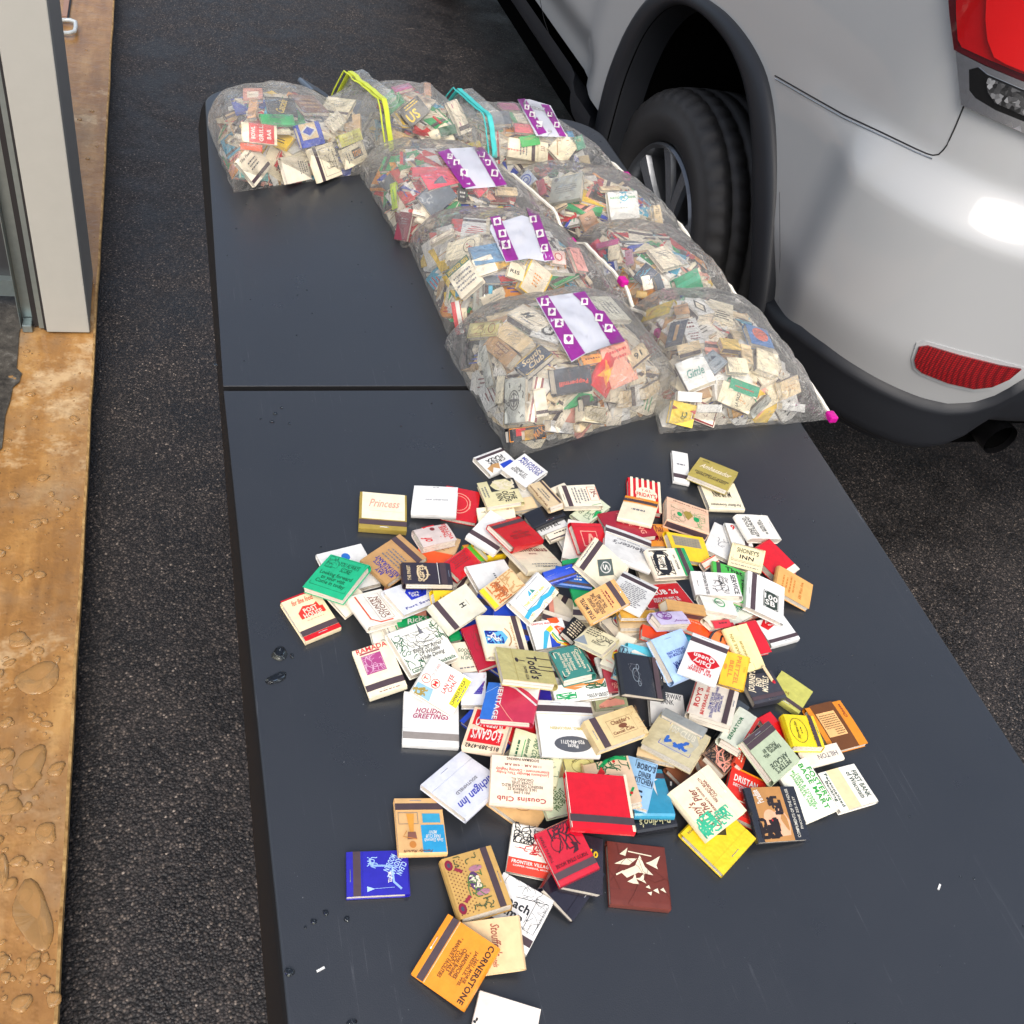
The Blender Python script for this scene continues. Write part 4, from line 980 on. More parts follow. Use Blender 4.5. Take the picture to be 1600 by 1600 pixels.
BAGS = dict(
    b1=Bag([(.040, .445), (.285, .545), (.218, .70), (.012, .65)], .094, .10, 'yellow zip bag', ZGR, 'bulging clear bag with a yellow green zip at the far left table corner', .9, FILMG),
    b2=Bag([(.290, .565), (.462, .565), (.410, .725), (.255, .71)], .098, .08, 'teal zip bag', ZTE, 'clear bag with a teal zip, second from the left in the far row', .9, FILMG),
    b3=Bag([(.46, .555), (.715, .575), (.62, .735), (.40, .715)], .072, .012, 'far right labelled bag', ZWH, 'clear bag with a purple label at the far right corner of the table', .92),
    b4=Bag([(.266, .315), (.53, .37), (.465, .545), (.235, .53)], .088, .028, 'labelled bag of red books', ZWH, 'clear bag with a purple label, red matchbooks showing, left of the unlabelled bag', .9),
    b5=Bag([(.53, .365), (.755, .375), (.715, .50), (.485, .53)], .072, .014, 'bag by the wheel', ZWH, 'clear unlabelled bag with a white matchbook on top nearest the car wheel', .93),
    b6=Bag([(.290, .105), (.575, .165), (.53, .335), (.277, .325)], .094, .03, 'middle labelled bag', ZWH, 'clear bag with a purple label in the middle of the three labelled bags', .9),
    b7=Bag([(.575, .165), (.765, .195), (.735, .345), (.545, .35)], .07, .014, 'bag behind the edge bag', ZWH, 'clear bag with a large green matchbook, behind the bag at the right table edge', .93),
    b8=Bag([(.314, -.130), (.590, -.035), (.565, .165), (.280, .085)], .098, .03, 'nearest labelled bag', ZWH, 'clear bag with a purple label nearest the camera, full of matchboxes', .92),
    b9=Bag([(.520, -.092), (.785, -.070), (.765, .16), (.572, .165)], .082, .012, 'table edge bag', ZWH, 'clear bag of matchboxes at the right table edge, its corner hanging over', .93),
)
# contents: (bag, crop, O, X, Y, thickness mm, colour, kind, art, description)
def T(s, cx=.5, cy=.55, bw=.7, bh=.12, rot=0, col='k', st='b'): return ('t', s, cx, cy, bw, bh, rot, col, st)
BB = [
 ('b1','P',(350,425),(405,420),(355,290),5,'#d9a878','b',[],'peach matchbook'),
 ('b1','P',(310,310),(430,300),(330,235),5,'p','b',[('r',.2,.2,.8,.7,'h')],'pink matchbook with a pale panel'),
 ('b1','P',(440,470),(640,450),(430,400),5,'g','f',[],'dark green matchbook lying under a black one'),
 ('b1','P',(680,400),(800,370),(660,280),6,'z','b',[('g',.1,.2,.9,.8,3,'T')],'brown matchbook'),
 ('b1','P',(460,410),(640,410),(480,280),6,'k','b',[T('Cascade',.5,.5,.7,.3,75,'y','i')],'black matchbook with slanting gold script'),
 ('b1','P',(820,385),(980,425),(840,270),6,'c','s',[],'cream matchbook with a dark strike strip'),
 ('b1','P',(900,520),(950,430),(850,440),5,'h','b',[],'small white matchbook standing on its corner'),
 ('b1','P',(275,862),(442,860),(275,795),5,'#7cc9c4','b',[],'pale turquoise matchbook at the very bottom'),
 ('b1','P',(305,600),(440,615),(305,580),5,'O','b',[],'orange red matchbook seen edge on'),
 ('b1','P',(305,578),(522,570),(320,455),6,'c','b',[('r',.2,.02,.92,.98,'r'),T('BOWL',.32,.5,.6,.12,90,'w'),T('GRILL',.55,.5,.8,.12,90,'w'),T('BAR',.77,.5,.5,.12,90,'w')],'red and cream matchbook with three columns of white lettering'),
 ('b1','P',(690,612),(832,572),(645,465),6,'b','b',[('r',.12,.3,.8,.98,'C'),('p',[(.45,.38),(.8,.65),(.45,.9),(.1,.65)],'w'),('p',[(.45,.45),(.7,.65),(.45,.83),(.2,.65)],'b')],'blue matchbook with a gold square and blue diamond'),
 ('b1','P',(800,308),(915,242),(650,240),9,'s','b',[],'plain slate grey matchbook on top of the heap'),
 ('b1','P',(915,615),(1090,540),(890,540),6,'Y','b',[('g',.1,.3,.9,.7,2,'f')],'lime gold matchbook'),
 ('b1','P',(960,742),(1125,665),(912,622),8,'c','x',[('r',.38,.3,.82,.75,'k'),('t','TOW',.6,.52,.38,.3,0,'o','b'),('g',.08,.2,.3,.8,2,'x',1)],'cream matchbox with a black orange and blue lettered patch'),
 ('b1','P',(705,612),(785,820),(898,565),9,'c','s',[('B',.1,.3,.9,.93,.012,'k'),('q',.3,.45,.7,.75,9,'k'),('g',.2,.78,.8,.86,1,'k')],'cream matchbook with a small bearded face drawn in a frame'),
 ('b1','P',(600,828),(752,800),(548,660),7,'h','b',[('g',.6,.2,.95,.8,4,'x',1)],'plain white matchbook with faint lettering at its right side'),
 ('b1','P',(395,828),(512,725),(258,690),7,'h','s',[T('The Feeding',.5,.86,.75,.12,0,'k','i'),('g',.25,.4,.75,.72,3,'d')],'white matchbook tilted on its corner with black script'),
 ('b2','P',(1270,260),(1375,225),(1250,225),5,'P','b',[],'magenta matchbook'),
 ('b2','P',(1205,600),(1330,655),(1250,480),6,'#e0bd84','b',[('g',.1,.1,.9,.9,6,'T')],'sand coloured matchbook with rows of brown lettering'),
 ('b2','P',(1350,660),(1425,640),(1345,600),5,'q','b',[],'cyan blue matchbook'),
 ('b2','Q',(180,455),(270,425),(165,400),6,'G','b',[],'dark green matchbook'),
 ('b2','P',(1460,280),(1500,290),(1450,180),6,'#dba27a','b',[],'orange peach matchbook standing upright'),
 ('b2','Q',(160,510),(270,470),(90,420),6,'c','b',[('g',.1,.2,.9,.8,2,'e')],'cream matchbook with green edge'),
 ('b2','Q',(150,535),(195,500),(25,432),7,'h','b',[('l',[(.3,.2),(.6,.5),(.3,.8)],.06,'r')],'white matchbook with a thin red line'),
 ('b2','P',(1370,475),(1490,375),(1285,372),7,'k','b',[T('US',.35,.35,.5,.5,0,'y','b'),('g',.2,.7,.9,.95,2,'y')],'black matchbook with big yellow lettering'),
 ('b2','P',(1245,382),(1342,312),(1165,302),9,'g','b',[('O',.5,.5,.4,.3,.03,'w'),T('Walker',.5,.5,.6,.18,0,'w','i')],'bright green matchbook with white lettering in an oval'),
 ('b2','Q',(295,465),(345,430),(215,240),6,'h','s',[('l',[(.3,.1),(.3,.9)],.08,'P')],'long white matchbook with a pink stripe beside the zip'),
 ('b2','Q',(310,520),(410,510),(300,490),6,'#c4b02a','b',[],'mustard yellow matchbook'),
 ('b3','Q',(465,385),(570,370),(470,310),6,'s','b',[],'slate grey matchbook'),
 ('b3','Q',(525,300),(610,290),(520,262),5,'P','b',[],'magenta matchbook'),
 ('b3','Q',(640,500),(750,500),(618,440),6,'#2fae4c','b',[],'bright green matchbook half hidden under a white one'),
 ('b3','Q',(590,370),(690,375),(560,308),6,'h','b',[('r',0,0,.25,1,'g'),('g',.35,.2,.9,.8,4,'e')],'green and white matchbook'),
 ('b3','Q',(600,425),(700,430),(595,372),5,'#d76b74','b',[],'coral pink matchbook'),
 ('b3','Q',(720,600),(775,600),(740,480),6,'c','b',[],'cream matchbook standing behind the lettered white one'),
 ('b3','Q',(495,600),(530,602),(455,422),7,'w','s',[('r',.7,0,1,1,'r')],'white matchbook with a red side strip standing upright'),
 ('b3','Q',(735,590),(745,482),(545,565),7,'c','s',[T('CHINA',.4,.75,.6,.1,90,'r'),('g',.15,.35,.85,.65,3,'x')],'cream matchbook with red lettering and a side strike strip'),
 ('b3','Q',(880,640),(925,505),(820,520),7,'c','b',[('l',[(.1,.5),(.5,.9),(.9,.5)],.05,'T')],'cream matchbook folded like a tent'),
 ('b3','Q',(905,635),(990,668),(930,545),7,'w','b',[('r',0,0,.25,1,'D'),('q',.3,.1,.95,.9,22,'b',.04)],'white matchbook with blue scribbled drawing'),
 ('b3','Q',(1000,650),(1060,660),(960,560),6,'#b9a98a','b',[],'buff matchbook near the zip end'),
 ('b3','Q',(900,450),(935,450),(890,415),5,'#2e86b4','b',[],'small blue matchbook behind the label'),
 ('b3','Q',(960,520),(1010,512),(925,450),5,'#2f8a6a','b',[],'sea green matchbook behind the label'),
 ('b4','P',(1260,985),(1295,975),(1225,830),6,'#b9d81e','b',[('g',.3,.2,.7,.8,1,'g',1)],'lime yellow matchbook standing on edge'),
 ('b4','P',(1290,1160),(1360,1200),(1280,985),6,'#6b1f2e','b',[],'dark maroon matchbook at the left end'),
 ('b4','Q',(110,745),(290,715),(45,655),7,'#dc4660','b',[],'large rose red matchbook'),
 ('b4','P',(1360,800),(1600,760),(1380,740),6,'#d94b5c','b',[],'red matchbook along the far side'),
 ('b4','Q',(180,950),(310,870),(145,895),6,'#3f9a5e','b',[('l',[(0,.2),(.3,.7),(.6,.3),(1,.8)],.03,'h')],'green matchbook with white lines'),
 ('b4','Q',(250,965),(355,930),(245,935),5,'r','b',[],'small red matchbook at the near side'),
 ('b4','Q',(380,930),(560,865),(370,895),6,'#cdbb2e','b',[],'mustard yellow matchbook'),
 ('b4','Q',(290,800),(335,830),(265,725),6,'k','b',[('g',.2,.2,.8,.8,2,'w')],'black matchbook'),
 ('b4','Q',(500,790),(610,775),(500,740),6,'C','b',[],'tan matchbook beside the label'),
 ('b4','Q',(400,800),(440,745),(370,750),5,'#e0405a','b',[],'red triangle of a matchbook under the label'),
 ('b4','P',(1400,1060),(1500,1120),(1440,960),6,'h','b',[],'white matchbook under the slate one'),
 ('b4','Q',(130,885),(292,795),(18,782),9,'s','b',[],'large plain slate blue matchbook'),
 ('b4','Q',(30,880),(90,930),(20,840),6,'h','s',[],'white strike strip matchbook at the left end'),
 ('b5','Q',(650,757),(727,690),(595,700),6,'#c9d4e4','b',[('O',.5,.5,.32,.32,.07,'b'),('O',.5,.5,.15,.15,.06,'b')],'pale blue matchbook with a blue swirl'),
 ('b5','Q',(735,790),(775,770),(720,700),5,'#b24a5e','b',[],'dusky red matchbook'),
 ('b5','Q',(1140,985),(1250,925),(1135,930),6,'#d8a81e','b',[],'golden yellow matchbook under the white one'),
 ('b5','Q',(800,880),(900,840),(790,860),6,'C','s',[],'tan matchbook with a strike strip'),
 ('b5','Q',(1395,960),(1435,950),(1385,840),7,'C','b',[],'tan matchbook standing upright at the right end'),
 ('b5','Q',(1090,750),(1200,750),(1080,730),5,'C','b',[],'thin tan matchbook behind the white one'),
 ('b5','Q',(1250,1022),(1378,1032),(1270,948),7,'h','b',[T('Maybelle',.5,.25,.8,.14,0,'r'),('g',.15,.5,.85,.85,2,'x')],'white matchbook with red lettering at the near side'),
 ('b5','Q',(1000,1000),(1080,960),(960,900),6,'#b58a6a','b',[],'brown matchbook'),
 ('b5','Q',(798,808),(998,808),(785,670),8,'e','f',[('g',.1,.3,.9,.6,4,'x'),('o',.15,.85,.07,.07,'x')],'pale grey matchbook with rows of grey lettering'),
 ('b5','Q',(1140,914),(1322,916),(1110,755),8,'W','b',[T('NATIONAL  BANK',.5,.76,.86,.09,0,'g'),('q',.4,.55,.65,.95,8,'q',.03),('g',.3,.35,.7,.45,1,'e')],'bright white matchbook with green lettering and a blue emblem'),
 ('b6','R',(560,230),(640,215),(500,170),6,'#cfa02e','b',[T('BI',.5,.5,.4,.3)],'ochre matchbook behind the label'),
 ('b6','R',(430,300),(540,240),(400,190),6,'h','b',[],'small white matchbook beside the striped one'),
 ('b6','R',(400,240),(560,170),(400,120),6,'#5f8fb4','b',[],'dusty blue matchbook deep in the bag'),
 ('b6','R',(890,212),(972,207),(885,125),6,'#eccabf','b',[('O',.5,.5,.25,.25,.06,'r')],'pinkish white matchbook with a faint red ring'),
 ('b6','R',(1060,245),(1130,262),(985,92),6,'#e8a096','b',[],'salmon pink matchbook near the zip'),
 ('b6','R',(600,290),(700,305),(640,200),6,'c','b',[T("RIS",.4,.4,.6,.22)],'cream matchbook with black lettering behind the gold one'),
 ('b6','R',(130,80),(270,30),(120,45),6,'h','b',[('B',.1,.2,.9,.8,.02,'m')],'white matchbook with a thin maroon frame at the far left'),
 ('b6','R',(240,705),(290,690),(225,500),6,'r','b',[('r',.5,0,1,1,'w')],'red and white matchbook, near left corner,'),
 ('b6','R',(300,640),(350,650),(270,510),6,'c','b',[('q',.1,.1,.9,.9,6,'z',.04)],'cream matchbook with brown marks, near left corner,'),
 ('b6','R',(470,490),(610,420),(440,420),7,'h','b',[('g',.2,.2,.9,.7,2,'e')],'white matchbook near the front side'),
 ('b6','R',(500,590),(690,480),(490,540),6,'k','s',[('g',.1,.6,.9,.9,1,'y')],'black matchbook with yellow lettering'),
 ('b6','R',(400,540),(470,550),(390,490),6,'#c59a6a','b',[],'tan folded matchbook at the near side'),
 ('b6','R',(370,400),(520,370),(350,470),6,'e','s',[],'grey matchbook with a strike strip'),
 ('b6','R',(222,200),(431,148),(238,70),7,'c','b',[('l',[(.12,0),(.12,1)],.09,STRK),('O',.7,.5,.17,.3,.02,'k'),('q',.62,.35,.78,.65,6,'r',.03)],'cream matchbook with a red emblem in a black ring'),
 ('b6','R',(325,422),(465,310),(215,268),7,'h','b',[('r',0,.8,1,1,'G'),T('RED GEORGE',.5,.9,.9,.12,180,'y'),('g',.1,.15,.9,.7,4,'x')],'white matchbook with a dark band of yellow lettering'),
 ('b6','R',(665,355),(805,440),(775,185),9,'y','b',[('r',.06,.04,.94,.96,'h'),('g',.3,.3,.7,.7,4,'o')],'white matchbook with a bright yellow border'),
 ('b7','S',(115,470),(240,440),(115,435),5,'P','b',[],'magenta matchbook at the far side'),
 ('b7','S',(190,530),(250,525),(175,450),6,'c','b',[],'cream matchbook'),
 ('b7','S',(125,530),(178,492),(68,445),7,'#e2305c','b',[('q',.2,.2,.8,.8,5,'#f0708c',.04)],'hot pink matchbook beside the slider'),
 ('b7','S',(160,612),(240,598),(130,548),7,'#dfe3ea','b',[('r',.1,.1,.8,.9,'b'),('o',.45,.5,.18,.28,'h')],'white matchbook with a blue square and white disc'),
 ('b7','S',(510,545),(640,565),(370,460),7,'h','b',[],'plain white matchbook lying along the heap'),
 ('b7','S',(390,690),(455,600),(330,625),7,'D','b',[('q',.1,.5,.9,.9,5,'q',.03)],'navy blue matchbook with pale blue scribble'),
 ('b7','S',(385,705),(440,690),(370,625),6,'h','b',[('q',.3,.3,.7,.7,6,'x',.04)],'white matchbook lying against the navy one'),
 ('b7','S',(500,760),(590,745),(500,700),6,'#e24a9a','b',[],'bright pink matchbook in front of the green one'),
 ('b7','S',(470,700),(510,690),(430,620),6,'s','b',[],'slate grey matchbook'),
 ('b7','S',(290,560),(330,550),(270,480),5,'#b7869a','b',[],'mauve matchbook'),
 ('b7','S',(600,748),(775,750),(515,622),9,'#129a6c','b',[('r',0,.6,1,.78,'#3fb48c')],'large green matchbook at the near side'),
 ('b7','S',(340,740),(400,750),(345,700),6,'#c9a03e','b',[],'golden brown matchbook'),
 ('b8','R',(345,690),(540,640),(385,590),7,'#bfb57a','b',[('B',.05,.1,.95,.9,.012,'m'),('q',.1,.2,.5,.8,7,'m'),('O',.78,.5,.1,.28,.02,'m')],'olive gold matchbook with maroon drawing'),
 ('b8','R',(490,1000),(540,985),(410,710),8,'e','b',[('q',.2,.2,.8,.5,5,'x')],'tall grey matchbook standing at the left side'),
 ('b8','R',(540,1080),(580,1080),(545,910),10,'c','x',[],'cream matchbox standing in the left corner'),
 ('b8','R',(1310,545),(1200,610),(1250,370),7,'#dcd9c6','s',[('g',.2,.4,.8,.85,4,'x')],'pale grey matchbook beneath the film near the zip'),
 ('b8','R',(950,745),(900,620),(830,640),8,'W','b',[T('G',.5,.5,.5,.5)],'white matchbook with a big black letter beside the label'),
 ('b8','R',(525,640),(690,770),(605,562),11,'C','x',[('q',.35,.2,.75,.8,9,'x',.008)],'light tan matchbox with a faint shell drawing'),
 ('b8','R',(452,714),(605,864),(520,630),12,'T','x',[('r',.3,.55,.75,.85,'z'),T('AVENUE',.52,.7,.42,.18,0,'C'),('q',.4,.2,.65,.5,6,'z')],'brown matchbox with a dark lettered panel'),
 ('b8','R',(632,515),(790,645),(715,448),14,'h','x',[T('M',.4,.55,.3,.4,0,'k','i'),('l',[(.2,.45),(.5,.35),(.9,.5)],.015,'k'),('g',.35,.15,.8,.28,1,'x')],'white matchbox with a large black script initial'),
 ('b8','R',(1090,860),(1200,800),(1080,800),7,'#f0a24a','b',[T('inlu',.5,.5,.7,.2)],'pale orange matchbook'),
 ('b8','R',(1260,1010),(1420,920),(1200,750),7,'#eba48a','b',[('g',.1,.6,.9,.9,2,'r')],'peach matchbook under the red one'),
 ('b8','R',(735,915),(892,772),(655,848),9,'D','b',[('B',.03,.05,.97,.95,.02,'y'),T('South\nClub',.5,.5,.7,.7,0,'C','i')],'navy matchbook with a gold frame and cream script'),
 ('b8','R',(1400,865),(1515,800),(1340,775),8,'C','s',[T('91',.5,.6,.4,.35)],'tan matchbook with a strike strip and black numerals'),
 ('b8','R',(1220,1030),(1340,850),(1115,960),10,'r','b',[('p',[(.2,.2),(.4,.6),(.3,.9),(.6,.7),(.8,.9),(.8,.3),(.5,.45)],'o'),('p',[(.35,.3),(.5,.7),(.7,.5),(.6,.3)],'y')],'red matchbook with orange flames'),
 ('b8','R',(1157,842),(862,868),(1182,1008),12,'!#3b424c','b',[T('Peppermill',.5,.55,.8,.22,0,'#f0503c','b')],'glossy dark grey matchbook with orange red lettering upside down'),
 ('b8','R',(1090,1120),(1180,1110),(1075,1030),7,'d','b',[],'dark grey matchbook beneath the cream matchbox'),
 ('b8','R',(870,1310),(1030,1300),(875,1240),11,'W','x',[],'white matchbox at the near edge'),
 ('b8','R',(1250,1080),(1330,1075),(1260,985),10,'c','x',[],'cream matchbox behind the lettered one'),
 ('b8','R',(1340,1110),(1390,1100),(1335,1005),10,'C','x',[],'tan matchbox standing upright'),
 ('b8','R',(1425,1100),(1465,1090),(1415,970),10,'W','x',[],'narrow white matchbox standing upright'),
 ('b8','R',(1480,1060),(1570,1000),(1470,990),9,'C','x',[],'tan matchbox in the near right corner'),
 ('b8','R',(925,1235),(1020,1150),(895,1200),9,'h','x',[('l',[(.5,.2),(.5,.6)],.02,'x')],'white matchbox lying diagonally'),
 ('b8','R',(1080,1260),(1200,1220),(1060,1220),9,'C','x',[],'tan matchbox under the lettered one'),
 ('b8','R',(780,1180),(850,1150),(790,1000),8,'h','s',[],'white matchbook half hidden by the compass one'),
 ('b8','R',(1030,1220),(1278,1185),(1040,1112),13,'c','x',[('B',.04,.1,.96,.9,.012,'f'),('q',.2,.35,.8,.65,14,'f',.006)],'cream matchbox with fine brown lettering in a frame'),
 ('b8','R',(650,1395),(905,1375),(640,1335),12,'#c49a4a','x',[('q',.1,.2,.9,.8,5,'T')],'gold brown matchbox in the near left corner'),
 ('b8','R',(625,1318),(862,1310),(610,1228),9,'k','b',[('B',.03,.06,.97,.94,.015,'o'),('r',.2,.4,.45,.9,'r'),T('MAX',.8,.5,.3,.5,30,'o')],'black matchbook with orange frame and red patch'),
 ('b8','R',(715,1200),(728,908),(580,1218),9,'e','b',[('r',0,0,1,.0,'e'),('O',.5,.5,.22,.22,.02,'k'),('O',.5,.5,.15,.15,.02,'k'),('p',[(.5,.75),(.54,.54),(.75,.5),(.54,.46),(.5,.25),(.46,.46),(.25,.5),(.46,.54)],'k'),('q',.1,.7,.9,.92,5,'k',.02),('q',.1,.08,.9,.28,5,'k',.02),('o',.5,.93,.06,.04,'k')],'grey matchbook with a black compass rose'),
 ('b8','R',(800,1205),(835,925),(735,1190),8,'h','b',[('r',0,0,1,.22,'m'),('r',0,.6,1,.8,'m')],'white matchbook with two dark red strips beside the compass'),
 ('b9','S',(405,850),(530,850),(400,790),8,'#d9c01e','b',[('q',.1,.1,.9,.9,8,'y',.08)],'crumpled yellow matchbook by the zip of the next bag'),
 ('b9','S',(560,850),(640,830),(560,790),7,'#b58a5a','b',[],'brown matchbook at the far side'),
 ('b9','S',(530,1012),(620,1012),(520,880),9,'D','b',[('r',.4,.2,.6,.8,'T')],'navy matchbook with a tan bar'),
 ('b9','S',(590,1050),(720,1040),(560,1010),10,'C','x',[],'tan matchbox under the white lettered one'),
 ('b9','S',(640,1018),(732,1003),(590,868),11,'W','x',[('g',.15,.6,.85,.9,2,'m'),('g',.2,.15,.85,.45,3,'m')],'white matchbox with rows of plum lettering'),
 ('b9','S',(702,845),(795,830),(612,760),16,'W','x',[('p',[(.5,.95),(.8,.5),(.5,.05),(.2,.5)],'k'),('p',[(.5,.8),(.7,.5),(.5,.2),(.3,.5)],'h')],'white matchbox with a black diamond emblem'),
 ('b9','S',(1010,1000),(1140,1045),(945,880),8,'#3f86c9','b',[('o',.55,.55,.34,.32,'#ef6a44'),('q',.35,.4,.75,.7,5,'D',.03)],'blue matchbook with an orange oval'),
 ('b9','S',(830,1035),(925,1030),(830,982),10,'#e8c86a','x',[],'gold matchbox in the middle of the heap'),
 ('b9','S',(960,1110),(1020,1130),(925,1000),11,'C','x',[],'tan matchbox standing in the middle of the heap'),
 ('b9','S',(1030,1150),(1150,1190),(1030,1030),10,'c','x',[],'large cream matchbox towards the right end'),
 ('b9','S',(870,1170),(980,1170),(860,1080),8,'c','b',[],'cream matchbook beside the grey one'),
 ('b9','S',(1180,1330),(1280,1280),(1160,1230),9,'C','x',[('g',.2,.3,.8,.7,2,'T')],'tan matchbox near the overhanging corner'),
 ('b9','S',(1170,1390),(1300,1390),(1175,1345),9,'W','x',[],'white matchbox in the overhanging corner'),
 ('b9','S',(870,1260),(1030,1325),(885,1188),8,'#2f9a76','b',[('B',.03,.03,.97,.97,.04,'h'),('g',.1,.3,.9,.5,1,'r')],'green matchbook with a white border'),
 ('b9','S',(785,1168),(875,1112),(690,1102),14,'S','x',[('B',.06,.06,.94,.94,.02,'D'),('p',[(.2,.6),(.45,.8),(.45,.6),(.6,.8),(.8,.6)],'D'),T('OSMAN',.5,.25,.5,.12,0,'D')],'grey matchbox with a navy frame and sail shapes'),
 ('b9','S',(630,1292),(772,1205),(585,1130),11,'W','x',[T('Gittle',.5,.5,.6,.3,0,'i','i')],'white matchbox with teal script'),
 ('b9','S',(1010,1440),(1110,1330),(990,1400),9,'e','x',[],'grey white matchbox at the near right'),
 ('b9','S',(900,1440),(960,1430),(880,1380),9,'#c79a5a','x',[],'tan brown matchbox at the near side'),
 ('b9','S',(780,1330),(1000,1408),(820,1215),13,'c','x',[T('LA PIAZZA',.55,.5,.75,.1,90,'k'),('q',.6,.35,.8,.65,6,'o',.01)],'cream matchbox with black lettering up its middle'),
 ('b9','S',(505,1484),(640,1482),(560,1365),11,'#e0c23a','x',[('p',[(0,.2),(.25,.3),(0,.4),(.3,.5),(0,.6),(.25,.7),(0,.8)],'m'),('p',[(1,.2),(.75,.3),(1,.4),(.7,.5),(1,.6),(.75,.7),(1,.8)],'r'),('q',.35,.3,.65,.6,5,'G',.03)],'yellow matchbox with red and maroon spikes'),
 ('b9','S',(570,1352),(705,1318),(590,1300),12,'W','x',[],'plain white matchbox standing behind the yellow one'),
 ('b9','S',(625,1500),(762,1502),(680,1402),11,'h','x',[('B',.06,.06,.94,.94,.07,'m'),('q',.4,.3,.6,.7,5,'m')],'white matchbox with a red frame'),
 ('b9','S',(690,1398),(830,1398),(690,1352),11,'W','x',[],'plain white matchbox behind the red framed one'),
]
fillers = MB(); fr_ = random.Random(21)
PAL = ['h', 'h', 'h', 'h', 'w', 'w', 'c', 'c', 'c', 'c', 'C', 'w', 'W', 'W', 'F', 't', 'k', 's', 'r', 'r', 'g', 'b', 'o', 'p', 'y', 'q']
PALX = ['h', 'h', 'c', 'c', 'W', 'C', 'W', 'w', 'w', 'C', 'h', 'T']
def filler(bg, u, v, dz, boxy, spread=.5):
    p = bil(bg.Q, u, v); e_ = 2e-3
    d = lambda U, V: float(bg.f.at(*bil(bg.Q, U, V), bg.D))
    zc = d(u, v) - dz
    if zc < .003: zc = .003
    gx = float(bg.f.at(p[0] + .006, p[1], bg.D) - bg.f.at(p[0] - .006, p[1], bg.D)) / .012; gy = float(bg.f.at(p[0], p[1] + .006, bg.D) - bg.f.at(p[0], p[1] - .006, bg.D)) / .012
    gx = max(-1.6, min(1.6, gx)) * .8 + fr_.gauss(0, spread); gy = max(-1.6, min(1.6, gy)) * .8 + fr_.gauss(0, spread)
    n = Vector((-gx, -gy, 1)).normalized(); a = fr_.uniform(0, 6.28); ex = Vector((math.cos(a), math.sin(a), 0)); ex = (ex - n * ex.dot(n)).normalized(); ey = n.cross(ex)
    if boxy: w, h, t = fr_.choice([(.036, .052, .011), (.034, .05, .009), (.03, .05, .012)])
    else: w, h, t = fr_.choice([(.038, .049, .005), (.038, .049, .006), (.05, .05, .005), (.038, .049, .007)])
    # keep it inside the bag
    low = TOP + zc - (abs(ex.z) * w / 2 + abs(ey.z) * h / 2) - t
    up = max(0, TOP + .001 - low); M = Matrix.Translation(Vector((p[0], p[1], TOP + zc - t + min(up, .03)))) @ Matrix((ex, ey, n)).transposed().to_4x4()
    T_ = M.copy(); ok = False
    for tr__ in range(7):
        worst = 0; out_ = False
        for sx in (-.5, .5):
            for sy in (-.5, .5):
                q_ = T_ @ Vector((sx * w, sy * h, t)); q0 = T_ @ Vector((sx * w, sy * h, 0)); dd = float(bg.f.at(q_.x, q_.y, bg.D)) - (.0165 if .12 < u < .9 and .12 < v < .88 else .004)
                if dd <= .001: out_ = True
                worst = max(worst, q_.z - TOP - dd, TOP + .0015 - q0.z if False else -1)
        if not out_ and worst <= 0: ok = True; break
        cpt = bil(bg.Q, .42, .5); tt_ = T_.translation; T_.translation = Vector((tt_.x + (cpt[0] - tt_.x) * (.12 if out_ else .04), tt_.y + (cpt[1] - tt_.y) * (.12 if out_ else .04), tt_.z - max(worst, 0)))
    lowc = min((T_ @ Vector((sx * w, sy * h, 0))).z for sx in (-.5, .5) for sy in (-.5, .5))
    if not ok or lowc < TOP - .012: return
    M = T_
    c = fr_.choice(PALX if boxy else (PAL if bg is not BAGS['b4'] else PAL + ['r', 'r', 'm', 'p', 'g'])); cmx = ink(c)
    if boxy:
        fillers.box(-w / 2, -h / 2, 0, w / 2, h / 2, t, cmx, M); fillers.box(-w / 2 - .0002, -h / 2 + .001, t * .2, w / 2 + .0002, h / 2 - .001, t * .8, ink(STRK), M)
        fillers.box(-w / 2 + .001, -h / 2 - .0004, .001, w / 2 - .001, h / 2 + .0004, t - .001, ink('h'), M)
    else:
        fillers.box(-w / 2, -h / 2, t - .0006, w / 2, h / 2, t, cmx, M); fillers.box(-w / 2, -h / 2, 0, w / 2, h / 2, .0006, cmx, M); fillers.box(-w / 2, h / 2 - .0006, .0007, w / 2, h / 2, t - .0007, cmx, M)
        fillers.box(-w / 2 + .001, -h / 2 + .0006, .0009, w / 2 - .001, h / 2 - .004, t - .0009, ink('F'), M)
        if fr_.random() < .6: fillers.box(-w / 2, -h * .4, t + .0001, w / 2, -h * .28, t + .0004, ink(STRK), M)
    # a few lines of print
    if fr_.random() < .7:
        k = fr_.choice(['k', 'x', 'r', 'm', 'b', 'g', 'T'])
        for i in range(fr_.randint(1, 4)):
            y = h * (.3 - .11 * i); q = w * fr_.uniform(.15, .38); fillers.box(-q, y, t + .0001, q, y + h * .035, t + .0003, ink(k), M)
BORDER = []
cnt = 0
